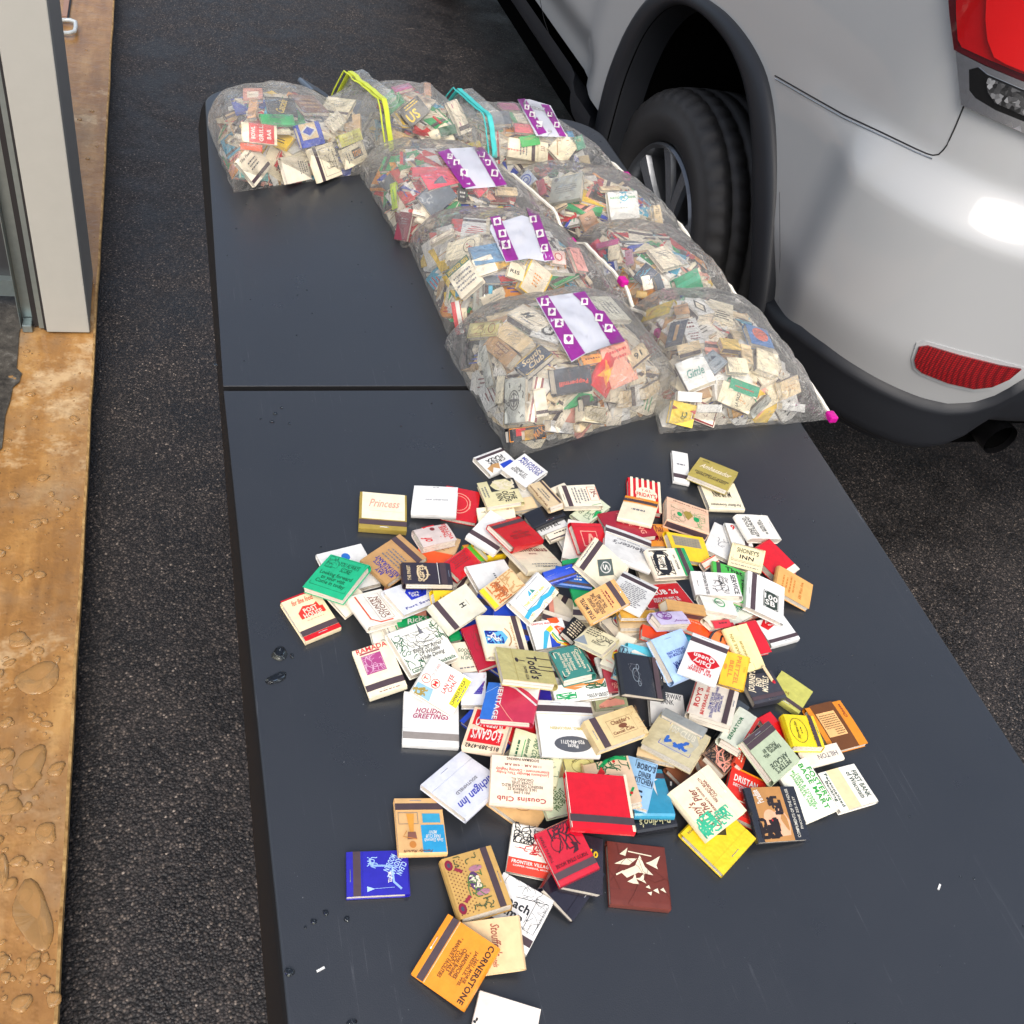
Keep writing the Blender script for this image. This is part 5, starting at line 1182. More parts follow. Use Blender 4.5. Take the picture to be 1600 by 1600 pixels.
for bn, bg in BAGS.items():
    boxy = bn in ('b8', 'b9')
    for k in range(140):
        u, v = fr_.uniform(.03, bg.cs * .97), fr_.uniform(.05, .95); filler(bg, u, v, fr_.uniform(.018, .028), boxy and fr_.random() < .8, .11)
    for k in range(110):                                    # leaning on the walls of the bag
        s_ = fr_.random()
        u, v = (fr_.uniform(.03, .09), fr_.uniform(.08, .92)) if s_ < .4 else ((fr_.uniform(.05, bg.cs * .9), fr_.uniform(.03, .11)) if s_ < .85 else (fr_.uniform(.05, bg.cs * .9), fr_.uniform(.9, .96)))
        filler(bg, u, v, fr_.uniform(.009, .02), boxy and fr_.random() < .8, .2)
    for (b_, c_, O_, X_, Y_, t_, col_, kd_, art_, desc_) in BB:
        if b_ != bn: continue
        px = [cp(c_, O_), cp(c_, X_), cp(c_, Y_)]; cnt += 1
        fit_ = bg.place(px, t_ / 1000, .0095 - .006 * (cnt % 24) / 24)
        if fit_ is None: continue
        M, w, h = fit_
        if art_ == [] and kd_ != 'x' and random.random() < .55: art_ = [('g', .2, .55, .8, .8, 3, random.choice(['x', 'T', 'm', 'k']))]
        nm = 'matchbox' if 'matchbox' in desc_ else 'matchbook'
        make_book(M, w, h, t_ / 1000, col_, kd_, art_, desc_ + ' in the ' + bg.phrase, nm, 'matchboxes packed in the bags' if nm == 'matchbox' else 'matchbooks packed in the bags', seed=cnt, name=nm)
    bg.close(); bg.build(cnt)
for bn, t in (('b6', .28), ('b8', .55), ('b8', .03), ('b6', .97), ('b9', .02), ('b3', .05)): BAGS[bn].slider(t)

def bag_label(bg, c, quad, bandL, bandR, icons, notch=True):
    """white panel with two purple bands carrying small white bag pictures, printed on the film"""
    mbs = bg.drape([cp(c, p) for p in quad], LABW, .0012); o = mbs.build('printed_label', bg.root, True)
    for bd in (bandL, bandR): bg.drape([cp(c, p) for p in bd], PURP, .0020).build('purple_band', o, True)
    for (x, y, s, ang) in icons:
        ang -= .5; s *= .9
        def sq(k, dx=0, dy=0, ww=1, hh=1):
            r = []
            for a, b_ in ((-1, -1), (1, -1), (1, 1), (-1, 1)):
                xx, yy = (dx + a * ww) * s * k, (dy + b_ * hh) * s * k; r.append((x + xx * math.cos(ang) - yy * math.sin(ang), y + xx * math.sin(ang) + yy * math.cos(ang)))
            return r
        mb = None
        for pts_, mt, off in ((sq(1), ink('w'), .0027), (sq(.5, 0, .25), PURP, .0032), (sq(.22, 0, -2.0), PURP, .0032)):
            q = bg.drape([cp(c, p) for p in pts_], mt, off)
            if mb is None: mb = q
            else: mb.add(q.v, q.f, mt)
        mb.build('pictogram', o)
bag_label(BAGS['b8'], 'R', [(785, 430), (1095, 385), (1130, 440), (1180, 510), (1345, 700), (1255, 722), (1100, 775), (1010, 830)],
          [(790, 430), (860, 412), (1095, 775), (1010, 825)], [(1015, 402), (1092, 388), (1170, 505), (1212, 512), (1345, 700), (1255, 720), (1135, 515)],
          [(842, 458, 27, .5), (886, 520, 27, .5), (932, 590, 30, .5), (990, 692, 33, .5), (1090, 455, 24, .5), (1180, 555, 26, .6), (1240, 622, 28, .6)])
bag_label(BAGS['b6'], 'R', [(500, 0), (505, -30), (700, -90), (800, -60), (905, 190), (850, 200), (740, 180), (600, 205)],
          [(500, -75), (560, -85), (680, 190), (600, 202)], [(725, -140), (800, -110), (905, 192), (840, 196), (770, -20)],
          [(545, -45, 26, .35), (578, 30, 26, .35), (600, 100, 30, .35), (770, -60, 24, .35), (812, 30, 26, .3), (838, 120, 26, .4)])
bag_label(BAGS['b4'], 'Q', [(165, 540), (230, 520), (410, 510), (470, 570), (552, 728), (490, 738), (400, 745), (320, 750)],
          [(160, 545), (222, 525), (375, 735), (305, 748)], [(360, 512), (415, 512), (552, 728), (490, 738)],
          [(228, 570, 17, .6), (265, 605, 19, .6), (308, 662, 23, .6), (410, 560, 17, .6), (442, 605, 19, .6), (482, 665, 22, .6)])
bag_label(BAGS['b3'], 'Q', [(610, 240), (680, 240), (800, 275), (895, 455), (850, 455), (720, 450)],
          [(612, 242), (655, 238), (778, 432), (730, 446)], [(745, 270), (790, 275), (890, 455), (850, 450)],
          [(665, 290, 15, .6), (695, 330, 17, .6), (735, 385, 19, .6), (795, 330, 15, .6), (835, 390, 17, .6)])
# ================================================================ LOOSE PILE ON THE TABLE
# (layer, crop, O, X, Y, thickness mm, colour, kind, art, label)   O/X/Y = bottom left, bottom right, top left corner in the photo
g_ = lambda x0, y0, x1, y1, n, c='x', r=0: ('g', x0, y0, x1, y1, n, c, r)
PILE = [
 (1,'A',(105,770),(505,798),(120,470),6,'f','s',[('r',.05,.25,.96,.97,'c'),('t','Princess',.52,.68,.66,.22,0,'p','i'),('l',[(.2,.47),(.9,.47)],.006,'p')],'gold edged matchbook lettered Princess lying apart at the upper left of the pile'),
 (2,'A',(945,420),(580,425),(905,650),9,'!W','b',[('t','HOLIDAY INN',.45,.52,.5,.05,0,'x'),('g',.4,.03,.6,.08,1,'x')],'thick white matchbook with one small upside down grey line, beside the Princess one'),
 (1,'A',(780,680),(1075,722),(850,425),5,'!r','b',[('O',.42,.5,.34,.3,.03,'p'),('O',.42,.5,.26,.22,.02,'p'),('g',.7,.3,.8,.7,1,'p',1)],'red matchbook with pale curved lines half under the thick white one'),
 (2,'A',(1290,100),(1062,185),(1440,245),6,'W','s',[('t','CREEK\nPLAZA',.5,.48,.6,.3,0,'k'),('p',[(.1,.7),(.5,.72),(.5,.98),(.02,.98)],'b'),('p',[(.5,.65),(.6,.9),(.75,.75),(.9,.95),(.95,.7),(.7,.6)],'T')],'white matchbook with blue and brown shapes at the top tip of the pile'),
 (1,'A',(1110,720),(1420,690),(1090,600),5,'c','b',[('t','Cottage',.65,.75,.6,.25,0,'m'),('q',.1,.5,.3,.8,4,'k')],'cream matchbook lettered Cottage under the dragon one'),
 (0,'A',(1250,660),(1600,600),(1200,560),5,'C','b',[g_(.2,.3,.8,.7,3,'r')],'tan matchbook with red lines peeping out above the black glossy one'),
 (1,'B',(180,745),(480,680),(50,645),6,'!k','f',[],'glossy black matchbook lying flat below the tan folded one'),
 (0,'B',(240,830),(480,750),(180,770),6,'W','b',[('t','HOTEL',.45,.5,.7,.3,0,'k')],'white matchbook lettered Hotel under the glossy black one'),
 (0,'B',(330,900),(520,800),(290,830),5,'h','s',[g_(.2,.5,.8,.8,1,'k')],'white matchbook wedged under the Hotel one'),
 (1,'B',(600,720),(860,610),(450,640),5,'#cfd6b8','b',[('t','HOW TO',.45,.75,.5,.18,180,'k'),('p',[(.3,.1),(.6,.3),(.7,.05)],'g'),('q',.2,.1,.8,.5,8,'G')],'pale green matchbook with a bright green shape behind the menu matchbook'),
 (1,'A',(630,960),(880,1010),(740,800),8,'t','b',[('q',.2,.2,.8,.6,10,'m',.02)],'brown matchbook with reddish scribble under the pizza one'),
 (1,'A',(560,1090),(860,1100),(620,960),5,'O','b',[],'orange red matchbook hidden beneath the brown and cream Supper one'),
 (1,'A',(1080,1060),(1180,1030),(990,920),5,'l','b',[('p',[(0,.6),(.5,1),(0,1)],'o'),('o',.7,.3,.05,.04,'k')],'lime green matchbook with an orange corner'),
 (1,'A',(1180,1040),(1300,980),(1100,900),5,'y','s',[('l',[(.3,.3),(.3,1)],.3,'k')],'yellow and black matchbook under the white one with a long strike strip'),
 (2,'A',(960,1240),(1120,1050),(840,1075),6,'!r','f',[('g',.15,.45,.85,.9,5,'m')],'red matchbook with dark lettering behind the cream and brown Supper one'),
 (2,'A',(700,1015),(455,835),(335,1230),6,'T','s',[('t','BAY\nKLINZING\'S\nRESTAURANT',.42,.78,.8,.28,0,'B'),g_(.1,.32,.9,.6,4,'x')],'long brown matchbook lettered Bay Klinzings Restaurant in blue'),
 (3,'A',(650,925),(935,870),(550,780),9,'#cbbcb4','b',[('p',[(.25,.95),(.62,.98),(.62,.25)],'r'),('o',.5,.75,.07,.09,'m'),('t','THREE\nVICTORS',.82,.5,.85,.24,90,'r'),('t','of',.2,.3,.25,.3,90,'r','i')],'pinkish grey matchbook with a red wedge shaped like a pizza slice'),
 (2,'A',(1000,830),(1240,978),(1215,620),6,'W','s',[('q',.5,.5,.8,.7,3,'Q')],'plain white matchbook with a long strike strip left of the red seafood one'),
 (2,'B',(100,1170),(405,1075),(-30,935),6,'c','f',[('t','Landhaus',.52,.72,.85,.16,0,'m'),('t','MOTEL',.5,.56,.2,.05,0,'m'),('l',[(0,.42),(1,.42)],.005,'p'),g_(.2,.1,.9,.24,2,'x')],'cream matchbook lettered Landhaus Motel in brown'),
 (3,'A',(1440,672),(1195,745),(1650,880),6,'!r','s',[('t','Visit for the\nseafood lover\nin you',.5,.6,.62,.3,0,'m')],'bright red matchbook with dark upside down lettering about seafood'),
 (4,'A',(893,1245),(880,1068),(470,1240),6,'M','s',[('t','SUPPER',.5,.62,.8,.13,0,'C'),('q',.15,.45,.85,.58,4,'C',.05),('O',.5,.58,.33,.1,.05,'C'),('t','THE FINEST',.5,.85,.7,.07,0,'C'),('l',[(0,.27),(1,.27)],.02,'w')],'dark plum matchbook with a curling cream letter S'),
 (3,'B',(-87,270),(115,425),(110,160),6,'W','b',[('t',"MILDRED'S\nANTIQUES",.5,.72,.85,.3,0,'B'),('t','HENRY ST\nEDEN, WISC.',.45,.3,.6,.22,0,'k')],'white matchbook lettered Mildreds Antiques in navy'),
 (2,'B',(355,390),(480,480),(300,400),5,'h','b',[],'cream matchbook edge showing between the antiques and menu matchbooks'),
 (3,'B',(440,555),(250,372),(300,600),8,'C','s',[('t','World Famous',.5,.9,.9,.12,0,'z'),g_(.2,.4,.8,.7,2,'x')],'tan matchbook folded thick with a brown line on its front edge'),
 (3,'A',(1065,355),(1210,615),(1370,320),6,'#e6dba6','b',[('p',[(0,.27),(.48,.27),(.48,1),(0,1)],'k'),('q',.06,.42,.42,.92,16,'c',.035),('t','THE\nOLDE\nINN',.72,.6,.42,.5,0,'k'),('g',.2,.03,.7,.2,2,'x')],'yellowish matchbook lettered The Olde Inn with a dragon on black'),
 (3,'B',(365,420),(450,585),(690,425),6,'h','s',[('B',.12,.72,.75,.95,.02,'O'),('q',.25,.76,.6,.92,6,'m',.03),g_(.1,.3,.9,.7,5,'x'),('l',[(.9,.95),(.98,.7)],.02,'g')],'cream matchbook with a printed menu and a small red framed picture'),
 (1,'B',(960,600),(1235,640),(975,350),7,'r','b',[('r',.07,0,.15,1,'c'),('r',.24,0,.32,1,'c'),('r',.41,0,.49,1,'c'),('r',.58,0,.66,1,'c'),('r',.75,0,.83,1,'c'),('r',.92,0,1,1,'c'),('o',.55,.52,.34,.2,'c'),('t','T.G.I.',.55,.62,.3,.08,0,'r'),('t',"FRIDAY'S",.55,.48,.6,.13,0,'r')],'red and cream striped matchbook lettered Fridays'),
 (2,'B',(1192,560),(925,480),(1180,760),6,'c','s',[('r',0,0,1,.1,'o'),('r',0,.23,1,.27,'o'),g_(.3,.45,.7,.6,1,'x')],'cream matchbook with an orange yellow end below the striped one'),
 (1,'B',(400,1050),(570,1080),(480,660),6,'#e9e2d6','b',[],'plain off white matchbook standing on edge left of the red V one'),
 (0,'B',(1150,1000),(1330,975),(1120,920),5,'!q','b',[],'small light blue matchbook under the orange and yellow ones'),
 (1,'B',(1100,930),(1335,910),(1060,745),6,'#ee9a34','b',[('t','Thai',.65,.75,.4,.3,0,'m','i'),('t','MANOR',.7,.3,.5,.2,0,'m')],'orange matchbook with dark red script'),
 (1,'B',(760,650),(830,900),(1095,580),6,'R','b',[('t','HOUSE',.3,.9,.6,.14,0,'p'),('t','WING',.6,.72,.6,.12,0,'p'),('t','CHINESE\nAMER.',.3,.5,.6,.2,0,'p')],'crimson matchbook lettered House Wing'),
 (2,'B',(560,990),(800,960),(505,740),6,'!r','b',[('B',.22,.2,.72,.68,.04,'p'),('p',[(.36,.28),(.46,.6),(.54,.6),(.64,.28),(.57,.28),(.5,.52),(.43,.28)],'p'),('l',[(0,.84),(1,.84)],.008,'m')],'red matchbook with a pale upside down V in a rounded square'),
 (4,'B',(1185,820),(820,700),(1115,1165),6,'!W','s',[('t',"Reuter's",.48,.48,.72,.14,0,'x','i'),('t','SURPLUS MART',.5,.34,.5,.04,0,'x'),('l',[(.0,.27),(1,.27)],.006,'y'),('t','Q',.2,.44,.1,.12,0,'x')],'large bright white matchbook lettered Reuters upside down in grey'),
 (2,'B',(1340,1060),(1640,1030),(1310,835),7,'y','b',[('r',.12,.5,.85,.85,'#9a8f72'),('d',.14,.54,.84,.84,16,5,.014,'x')],'yellow matchbook with a woven grey chain picture'),
 (4,'B',(1600,1150),(1510,920),(1150,1200),8,'h','s',[('r',0,0,1,.1,'g'),('r',0,.23,1,.28,'g'),('o',.5,.75,.42,.2,'k'),('q',.08,.52,.92,.98,26,'k',.03),('p',[(.25,.7),(.75,.62),(.78,.82),(.28,.88)],'h'),('t','Nelson',.5,.76,.42,.1,10,'k','i'),('t','BEACH, WI',.5,.38,.5,.06,0,'k')],'white matchbook with a black crest and a green end'),
 (5,'B',(705,870),(515,1070),(1000,1110),6,'c','s',[('p',[(.5,.8),(.82,.56),(.5,.32),(.18,.56)],'#55605a'),('O',.5,.56,.15,.11,.025,'w'),('t','S',.5,.56,.14,.14,50,'w'),('l',[(.5,.8),(.5,1)],.008,'x'),('g',.05,.02,.95,.07,1,'x')],'cream matchbook with a round S emblem on a dark green diamond'),
 (2,'E',(1,10),(2,10),(1,9),0,0,0,0,0) ,
 (1,'B',(340,1250),(660,1270),(370,1090),5,'#1d5fae','s',[g_(.3,.3,.8,.9,4,'w')],'medium blue matchbook with white letters in the shade below the S emblem'),
 (2,'B',(300,1220),(560,1190),(230,1120),6,'!b','s',[('l',[(.1,.5),(.9,.7)],.01,'w')],'royal blue matchbook lying below the Landhaus one'),
 (3,'E',(545,385),(905,290),(425,150),6,'!W','b',[('g',.5,.2,.62,.5,1,'x',1)],'glossy plain white matchbook with a few grey dots above the lake picture'),
 (3,'E',(150,650),(370,640),(95,375),7,'y','b',[('g',.2,.15,.8,.85,4,'f',1)],'plain yellow matchbook tucked left of the motel one'),
 (4,'E',(550,390),(700,565),(850,155),6,'#d9b98a','b',[('r',0,0,1,.13,'y'),('q',.05,.2,.95,.55,26,'#b5622a',.05),('q',.05,.6,.95,.95,16,'T',.05),('t','LAKE TAHOE',.5,.45,.8,.09,0,'z')],'golden brown landscape matchbook lettered Lake Tahoe'),
 (5,'E',(1050,685),(1340,400),(810,490),7,'!W','b',[('p',[(0,0),(1,0),(1,.22),(.8,.18),(.6,.25),(.4,.18),(.2,.26),(0,.22)],'c'),('l',[(0,.22),(.2,.28),(.4,.2),(.6,.27),(.8,.2),(1,.25)],.09,'q'),('B',.15,.35,.9,.88,.01,'s'),('t','THE COAST INN',.5,.5,.66,.09,0,'y'),('p',[(.4,.62),(.5,.8),(.5,.62)],'q'),('p',[(.52,.62),(.54,.78),(.62,.62)],'i'),('q',.1,.02,.9,.16,6,'t',.012)],'white matchbook with a teal sailboat and blue shoreline'),
 (1,'E',(270,880),(380,850),(230,780),5,'g','b',[],'small green matchbook between the red fish and wildlife ones'),
 (1,'E',(300,1180),(620,1150),(240,880),5,'h','b',[('t','GOOD FOOD\nSPIRITS\nN SPORTS',.6,.55,.75,.35,-10,'G'),g_(.2,.1,.9,.2,1,'x')],'white matchbook lettered Good Food Spirits in green'),
 (4,'E',(40,525),(270,770),(430,330),6,'#dcd8c2','s',[('t','H',.5,.6,.13,.13,0,'k'),('l',[(.4,.72),(.6,.72)],.01,'k')],'pale grey matchbook with one small black letter H'),
 (3,'E',(550,1140),(760,1080),(350,740),6,'R','b',[('q',.2,.35,.85,.85,9,'m',.02),('p',[(.5,.8),(.7,.7),(.6,.5),(.75,.35),(.45,.5)],'m')],'crimson matchbook with a dark fish drawing under the crest one'),
 (5,'E',(1030,1000),(965,590),(605,1055),7,'c','s',[('p',[(.62,.52),(.62,.95),(.3,.95),(.3,.55),(.46,.42)],'#62b4dd'),('q',.33,.55,.6,.92,16,'B',.035),('q',.38,.6,.56,.9,6,'w',.03),('l',[(.25,.45),(.35,.37),(.46,.35),(.58,.37),(.68,.45)],.03,'T'),('t',"Peak's Northfork",.45,.285,.8,.06,0,'T','i')],'cream matchbook with a pale blue coat of arms'),
 (3,'E',(1095,960),(1420,900),(1015,690),6,'W','b',[('p',[(.55,1),(.85,1),(1,.45),(1,0),(.85,0),(.75,.5)],'O'),('t','UNITOG MAN',.35,.85,.55,.07,-3,'r'),('p',[(.35,.55),(.55,.7),(.5,.5),(.3,0),(.2,0)],'q'),('p',[(.5,.5),(.55,.3),(.75,.1),(.7,0),(.45,.0)],'b'),('l',[(.55,.45),(.65,.15),(.9,0)],.05,'y'),('l',[(.58,.5),(.72,.2),(1,.06)],.04,'g'),('p',[(.42,.62),(.6,.75),(.65,.6),(.52,.5)],'y'),('t','Lucy',.85,.45,.4,.14,-70,'w','i')],'white matchbook with a rainbow coloured figure and orange side'),
 (6,'E',(768,957),(755,1252),(1255,960),7,'*#d8cc86','b',[('t',"Todd's",.55,.62,.72,.2,0,'M'),('l',[(.25,.7),(.25,.97)],.025,'M'),('l',[(.5,.7),(.5,.97)],.025,'M'),('l',[(.62,.7),(.62,.97)],.025,'M'),('t','SUPPER CLUB',.75,.45,.4,.05,0,'M'),('l',[(.35,.3),(.38,.48)],.02,'M'),('o',.36,.33,.07,.03,'M'),('l',[(0,.27),(1,.27)],.006,'f')],'shiny gold matchbook with long stemmed brown lettering'),
 (5,'E',(1255,965),(1330,1290),(1545,845),8,'i','b',[('p',[(.06,.05),(.95,.05),(.95,.93),(.06,.93)],'k'),('B',.1,.1,.9,.88,.02,'c'),('t','Complete\nDinners',.48,.72,.66,.22,0,'c'),('t','Old Fashioned\nSunday Dinner\nserved family style',.5,.36,.74,.36,0,'c')],'teal framed matchbook with a black panel of cream lettering'),
 (2,'F',(560,1350),(740,1350),(470,1080),5,'R','b',[('t','FOOD\nFIDE',.65,.2,.6,.2,0,'p')],'crimson matchbook lettered Food left of the black emblem one'),
 (6,'F',(785,500),(615,280),(385,690),7,'#dba765','s',[('t','STAR MOTEL',.5,.87,.82,.1,0,'M'),('t','WEST HIGHWAY\nDICKINSON, N. DAK.\nDIAL 227-4455',.5,.62,.8,.3,0,'M'),g_(.1,.3,.9,.42,2,'m')],'tan orange matchbook lettered Star Motel in dark brown'),
 (5,'F',(1110,360),(770,225),(810,565),6,'W','s',[('g',.08,.3,.92,.97,12,'x')],'white matchbook covered with a long paragraph of small print'),
 (4,'F',(890,600),(1385,480),(790,370),6,'!r','b',[('t','CLUB 26',.52,.62,.66,.2,0,'w'),('t','SOUTH ON HWY. 26\nFORT ATKINSON, WI',.5,.3,.56,.2,0,'w'),('B',.01,.02,.99,.98,.015,'w')],'bright red matchbook lettered Club 26 in white'),
 (1,'F',(650,850),(990,760),(480,660),6,'h','b',[('o',.6,.65,.33,.38,'#2a7fc0'),('O',.6,.65,.38,.44,.02,'D'),('p',[(.3,.85),(.9,.6),(.88,.4),(.28,.65)],'r'),('t','INSTY',.58,.62,.5,.18,-28,'w')],'white matchbook with a blue disc crossed by a red band'),
 (2,'F',(700,700),(1060,770),(600,590),5,'C','b',[],'tan matchbook seen edge on beneath the motel matchbook'),
 (3,'F',(690,640),(1030,650),(650,560),5,'*#d6a234','b',[],'gold foil matchbook below the paragraph one'),
 (3,'F',(1140,600),(1490,590),(1130,500),12,'#c99a5a','x',[('l',[(.05,.3),(.95,.35)],.008,'T'),('l',[(.05,.6),(.95,.62)],.008,'T'),('l',[(.05,.8),(.95,.78)],.006,'T')],'wood grained matchbox below the red Club one'),
 (3,'F',(100,770),(230,870),(240,640),6,'k','b',[('g',.08,.08,.92,.92,7,'c')],'black matchbook covered in rows of cream lettering'),
 (4,'F',(250,850),(490,1010),(390,690),6,'#e3d9b0','b',[('q',.45,.3,.95,.75,16,'k',.014),('g',.05,.55,.5,.95,4,'k'),('p',[(.0,.0),(.45,.1),(.1,.45)],'S')],'cream matchbook with a black line drawing of a cone and small print'),
 (2,'F',(480,1080),(650,1150),(660,770),6,'#e2dcc4','b',[('p',[(.3,.4),(.6,.5),(.9,.35),(.8,.25),(.4,.25)],'y'),('p',[(.3,.4),(.4,.5),(.5,.45)],'r'),('p',[(.6,.5),(.8,.45),(.9,.35)],'g'),('p',[(.4,.25),(.6,.3),(.6,.2)],'o'),('l',[(.2,.15),(.6,.12)],.04,'p')],'cream matchbook with a small multicoloured cap drawing'),
 (2,'F',(1090,800),(1560,720),(1150,670),6,'O','b',[g_(.3,.5,.8,.8,2,'p')],'orange red matchbook showing below the lavender box'),
 (2,'F',(870,850),(1050,800),(950,790),6,'#d8431a','b',[],'deep orange matchbook tucked left of the pale blue one'),
 (3,'F',(1090,770),(1290,640),(1030,640),9,'u','b',[('O',.3,.6,.22,.28,.03,'#7c3f8e'),('q',.15,.4,.45,.8,5,'#7c3f8e',.03),('t','Jona',.7,.2,.5,.16,0,'#7c3f8e','i')],'lavender white matchbook with a purple swirl'),
 (3,'F',(830,1000),(1010,950),(820,900),5,'#c9c9c2','b',[g_(.4,.2,.8,.5,1,'x')],'silver grey matchbook behind the black emblem one'),
 (4,'F',(740,1000),(1060,1040),(750,900),5,'#5cc0d2','b',[('p',[(0,.1),(.6,.1),(.2,.4)],'w')],'cyan matchbook edge above the black emblem one'),
 (4,'F',(610,1200),(720,1240),(680,900),9,'#86b7c4','x',[('q',.05,.05,.95,.95,26,'D',.06)],'narrow pale blue matchbox with a dark speckled pattern'),
 (5,'F',(1130,1440),(1060,1045),(700,1375),6,'!k','s',[('q',.3,.55,.75,.8,7,'x',.008),('O',.5,.66,.16,.07,.012,'S'),('O',.3,.6,.06,.03,.012,'S'),('O',.7,.6,.06,.03,.012,'S')],'glossy black matchbook with a silver scroll emblem'),
 (5,'F',(1260,740),(980,862),(1470,1170),7,'Q','f',[('t',"N'S\n& BAR",.52,.76,.5,.34,0,'B'),('t','4110 ELSTROM AVE.\nCHICAGO 6, IOWA',.5,.42,.6,.14,0,'B')],'pale blue matchbook with navy upside down lettering'),
 (1,'G',(700,310),(940,245),(560,200),5,'#dfe2d4','b',[('t','KIRK',.65,.7,.5,.3,0,'i','i')],'pale matchbook with dark green script below the service one'),
 (2,'G',(500,295),(720,250),(400,235),5,'h','b',[],'thin white matchbook above the little red one'),
 (2,'G',(550,350),(695,310),(535,300),9,'#d8303c','b',[g_(.3,.3,.8,.7,1,'m')],'little red matchbook seen end on above the orange disc'),
 (2,'G',(640,365),(740,350),(620,330),7,'#b01828','b',[],'dark red matchbook end beside the orange disc'),
 (4,'G',(520,700),(850,700),(520,380),6,'#e8733a','d',[('o',.5,.5,.46,.46,'#ef8044'),('l',[(.3,.65),(.35,.78),(.42,.8)],.05,'k'),('l',[(.45,.6),(.5,.72),(.56,.66)],.05,'k'),('o',.6,.22,.07,.05,'k'),('t','HARVEST CLUB',.5,.86,.5,.07,-8,'z')],'round orange matchbook with a dark rim and a grinning face'),
 (3,'G',(900,600),(1060,550),(760,310),6,'#cc1526','b',[],'plain dark red matchbook between the cream strip and the fast food white one'),
 (4,'G',(1010,685),(840,300),(800,750),5,'#ecdca0','b',[('t',"O'HARE INN",.55,.82,.6,.13,0,'f'),('t','MANNHEIM',.4,.58,.5,.1,0,'f'),('l',[(0,.45),(1,.45)],.008,'f')],'cream yellow matchbook lettered OHare Inn along its length'),
 (2,'G',(1065,520),(1305,440),(915,290),6,'W','s',[('p',[(.05,.75),(.35,1),(.85,1),(.95,.85),(.2,.55)],'r'),('t',"Bob's",.45,.82,.4,.16,-8,'w','i'),('t','RESTAURANT',.5,.69,.4,.06,-8,'w')],'white matchbook with a red diamond patch lettered Bobs'),
 (4,'G',(900,1060),(1180,960),(790,780),8,'d','s',[('t',"JOURNEY'S\nEND\nMOTELS",.42,.64,.78,.55,60,'c')],'charcoal matchbook lettered Journeys End Motels in cream'),
 (3,'G',(1020,915),(1305,1110),(1155,720),6,'*#cfcb66','s',[('t','N',.45,.35,.1,.1,20,'f'),('q',.2,.3,.6,.5,4,'Y',.03)],'lime gold foil matchbook jutting from the right of the pile'),
 (5,'G',(700,1235),(785,905),(290,1110),9,'#e9dfcd','s',[('r',.02,.96,.98,.975,'r'),('t',"ROY'S",.5,.83,.55,.12,0,'r'),('t','BEVERAGE, INC.',.5,.66,.88,.09,0,'r'),('t','1324 MILTON AVE.\nENTRANCE TO CRESTON PARK\nSHOPPING CENTER\nJANESVILLE, WIS.',.5,.43,.9,.28,0,'B')],'cream matchbook lettered Roys Beverage in red'),
 (5,'G',(655,560),(580,850),(885,612),7,'#efb51e','b',[('t','THE',.4,.85,.18,.09,0,'o'),('t','PRETZEL',.48,.58,.84,.17,0,'#c9762a'),('t','BELL',.48,.33,.5,.16,0,'#c9762a'),('o',.45,.12,.09,.06,'#d98a2a')],'golden yellow matchbook lettered The Pretzel Bell'),
 (6,'G',(668,500),(345,372),(575,860),7,'!W','s',[('p',[(.06,.58),(.2,.7),(.4,.76),(.6,.76),(.8,.68),(.96,.55),(.8,.47),(.6,.41),(.4,.41),(.2,.48)],'r'),('t','Dairy\nQueen',.5,.585,.56,.27,0,'w'),('t','EAT, DRINK\nBE MERRY',.5,.84,.62,.15,0,'r')],'white matchbook with a red lens shaped Dairy Queen sign upside down'),
 (4,'I',(1120,510),(1430,540),(1115,215),6,'W','b',[('t','CENTERWAY\nBANK',.5,.76,.88,.34,0,'d','')],'white matchbook lettered Centerway in thin capitals'),
 (0,'C',(168,345),(310,365),(188,80),5,'!W','s',[g_(.2,.5,.8,.6,1,'x')],'narrow white matchbook alone at the top right of the pile'),
 (0,'C',(745,350),(465,390),(775,575),7,'c','b',[('t','MUIR INN',.5,.45,.5,.22,0,'k'),('t','For Better Government',.5,.85,.85,.1,0,'k','i')],'cream matchbook with black lettering beneath the gold script one'),
 (1,'C',(305,295),(655,440),(430,115),7,'#b5a34e','b',[('t','Ambassador',.52,.62,.8,.2,0,'h','i'),('t','HOTEL',.2,.85,.18,.05,0,'M'),('t','STATE STREET AT JACKSON\nBEVERLY, ILLINOIS 60610',.52,.25,.85,.16,0,'M')],'matt gold matchbook with cream script lying across a cream one'),
 (1,'C',(508,605),(140,500),(490,800),12,'#e6bfa0','x',[('t',"Season's Greetings",.45,.1,.8,.08,0,'z'),('l',[(0,.2),(1,.2)],.006,'#e08a5a'),('o',.7,.6,.06,.09,'g'),('o',.3,.6,.07,.1,'g'),('q',.1,.3,.45,.95,14,'g',.008),('q',.55,.3,.9,.95,14,'G',.008),('p',[(.5,.75),(.62,.5),(.55,.38),(.45,.38),(.38,.5)],'f')],'pink tan matchbox with green fir sprays and a gold heart'),
 (2,'C',(475,950),(690,1065),(540,690),6,'!W','b',[('q',.4,.3,.9,.6,4,'x',.02),('l',[(.35,.55),(.42,.5),(.4,.4)],.02,'k')],'white matchbook with grey pencil like marks left of the Inn one'),
 (3,'C',(690,930),(860,910),(680,740),5,'W','b',[('t','9',.3,.78,.2,.22,0,'r'),('l',[(.7,.0),(.8,.5)],.16,STRK)],'white matchbook with a small red numeral'),
 (3,'C',(1150,862),(1030,652),(870,870),8,'#eeeade','f',[('t','FINE FOOD\nRESTAURANT',.5,.78,.84,.24,0,'k'),('t','on the lake\nIN MINOCQUA',.5,.42,.6,.2,0,'k')],'white matchbook lettered Restaurant lying apart at the upper right'),
 (3,'C',(1140,1240),(1335,1145),(840,960),9,'!#d40f1c','b',[('r',0,0,1,.17,'h')],'plain bright red matchbook with a white end on the right side'),
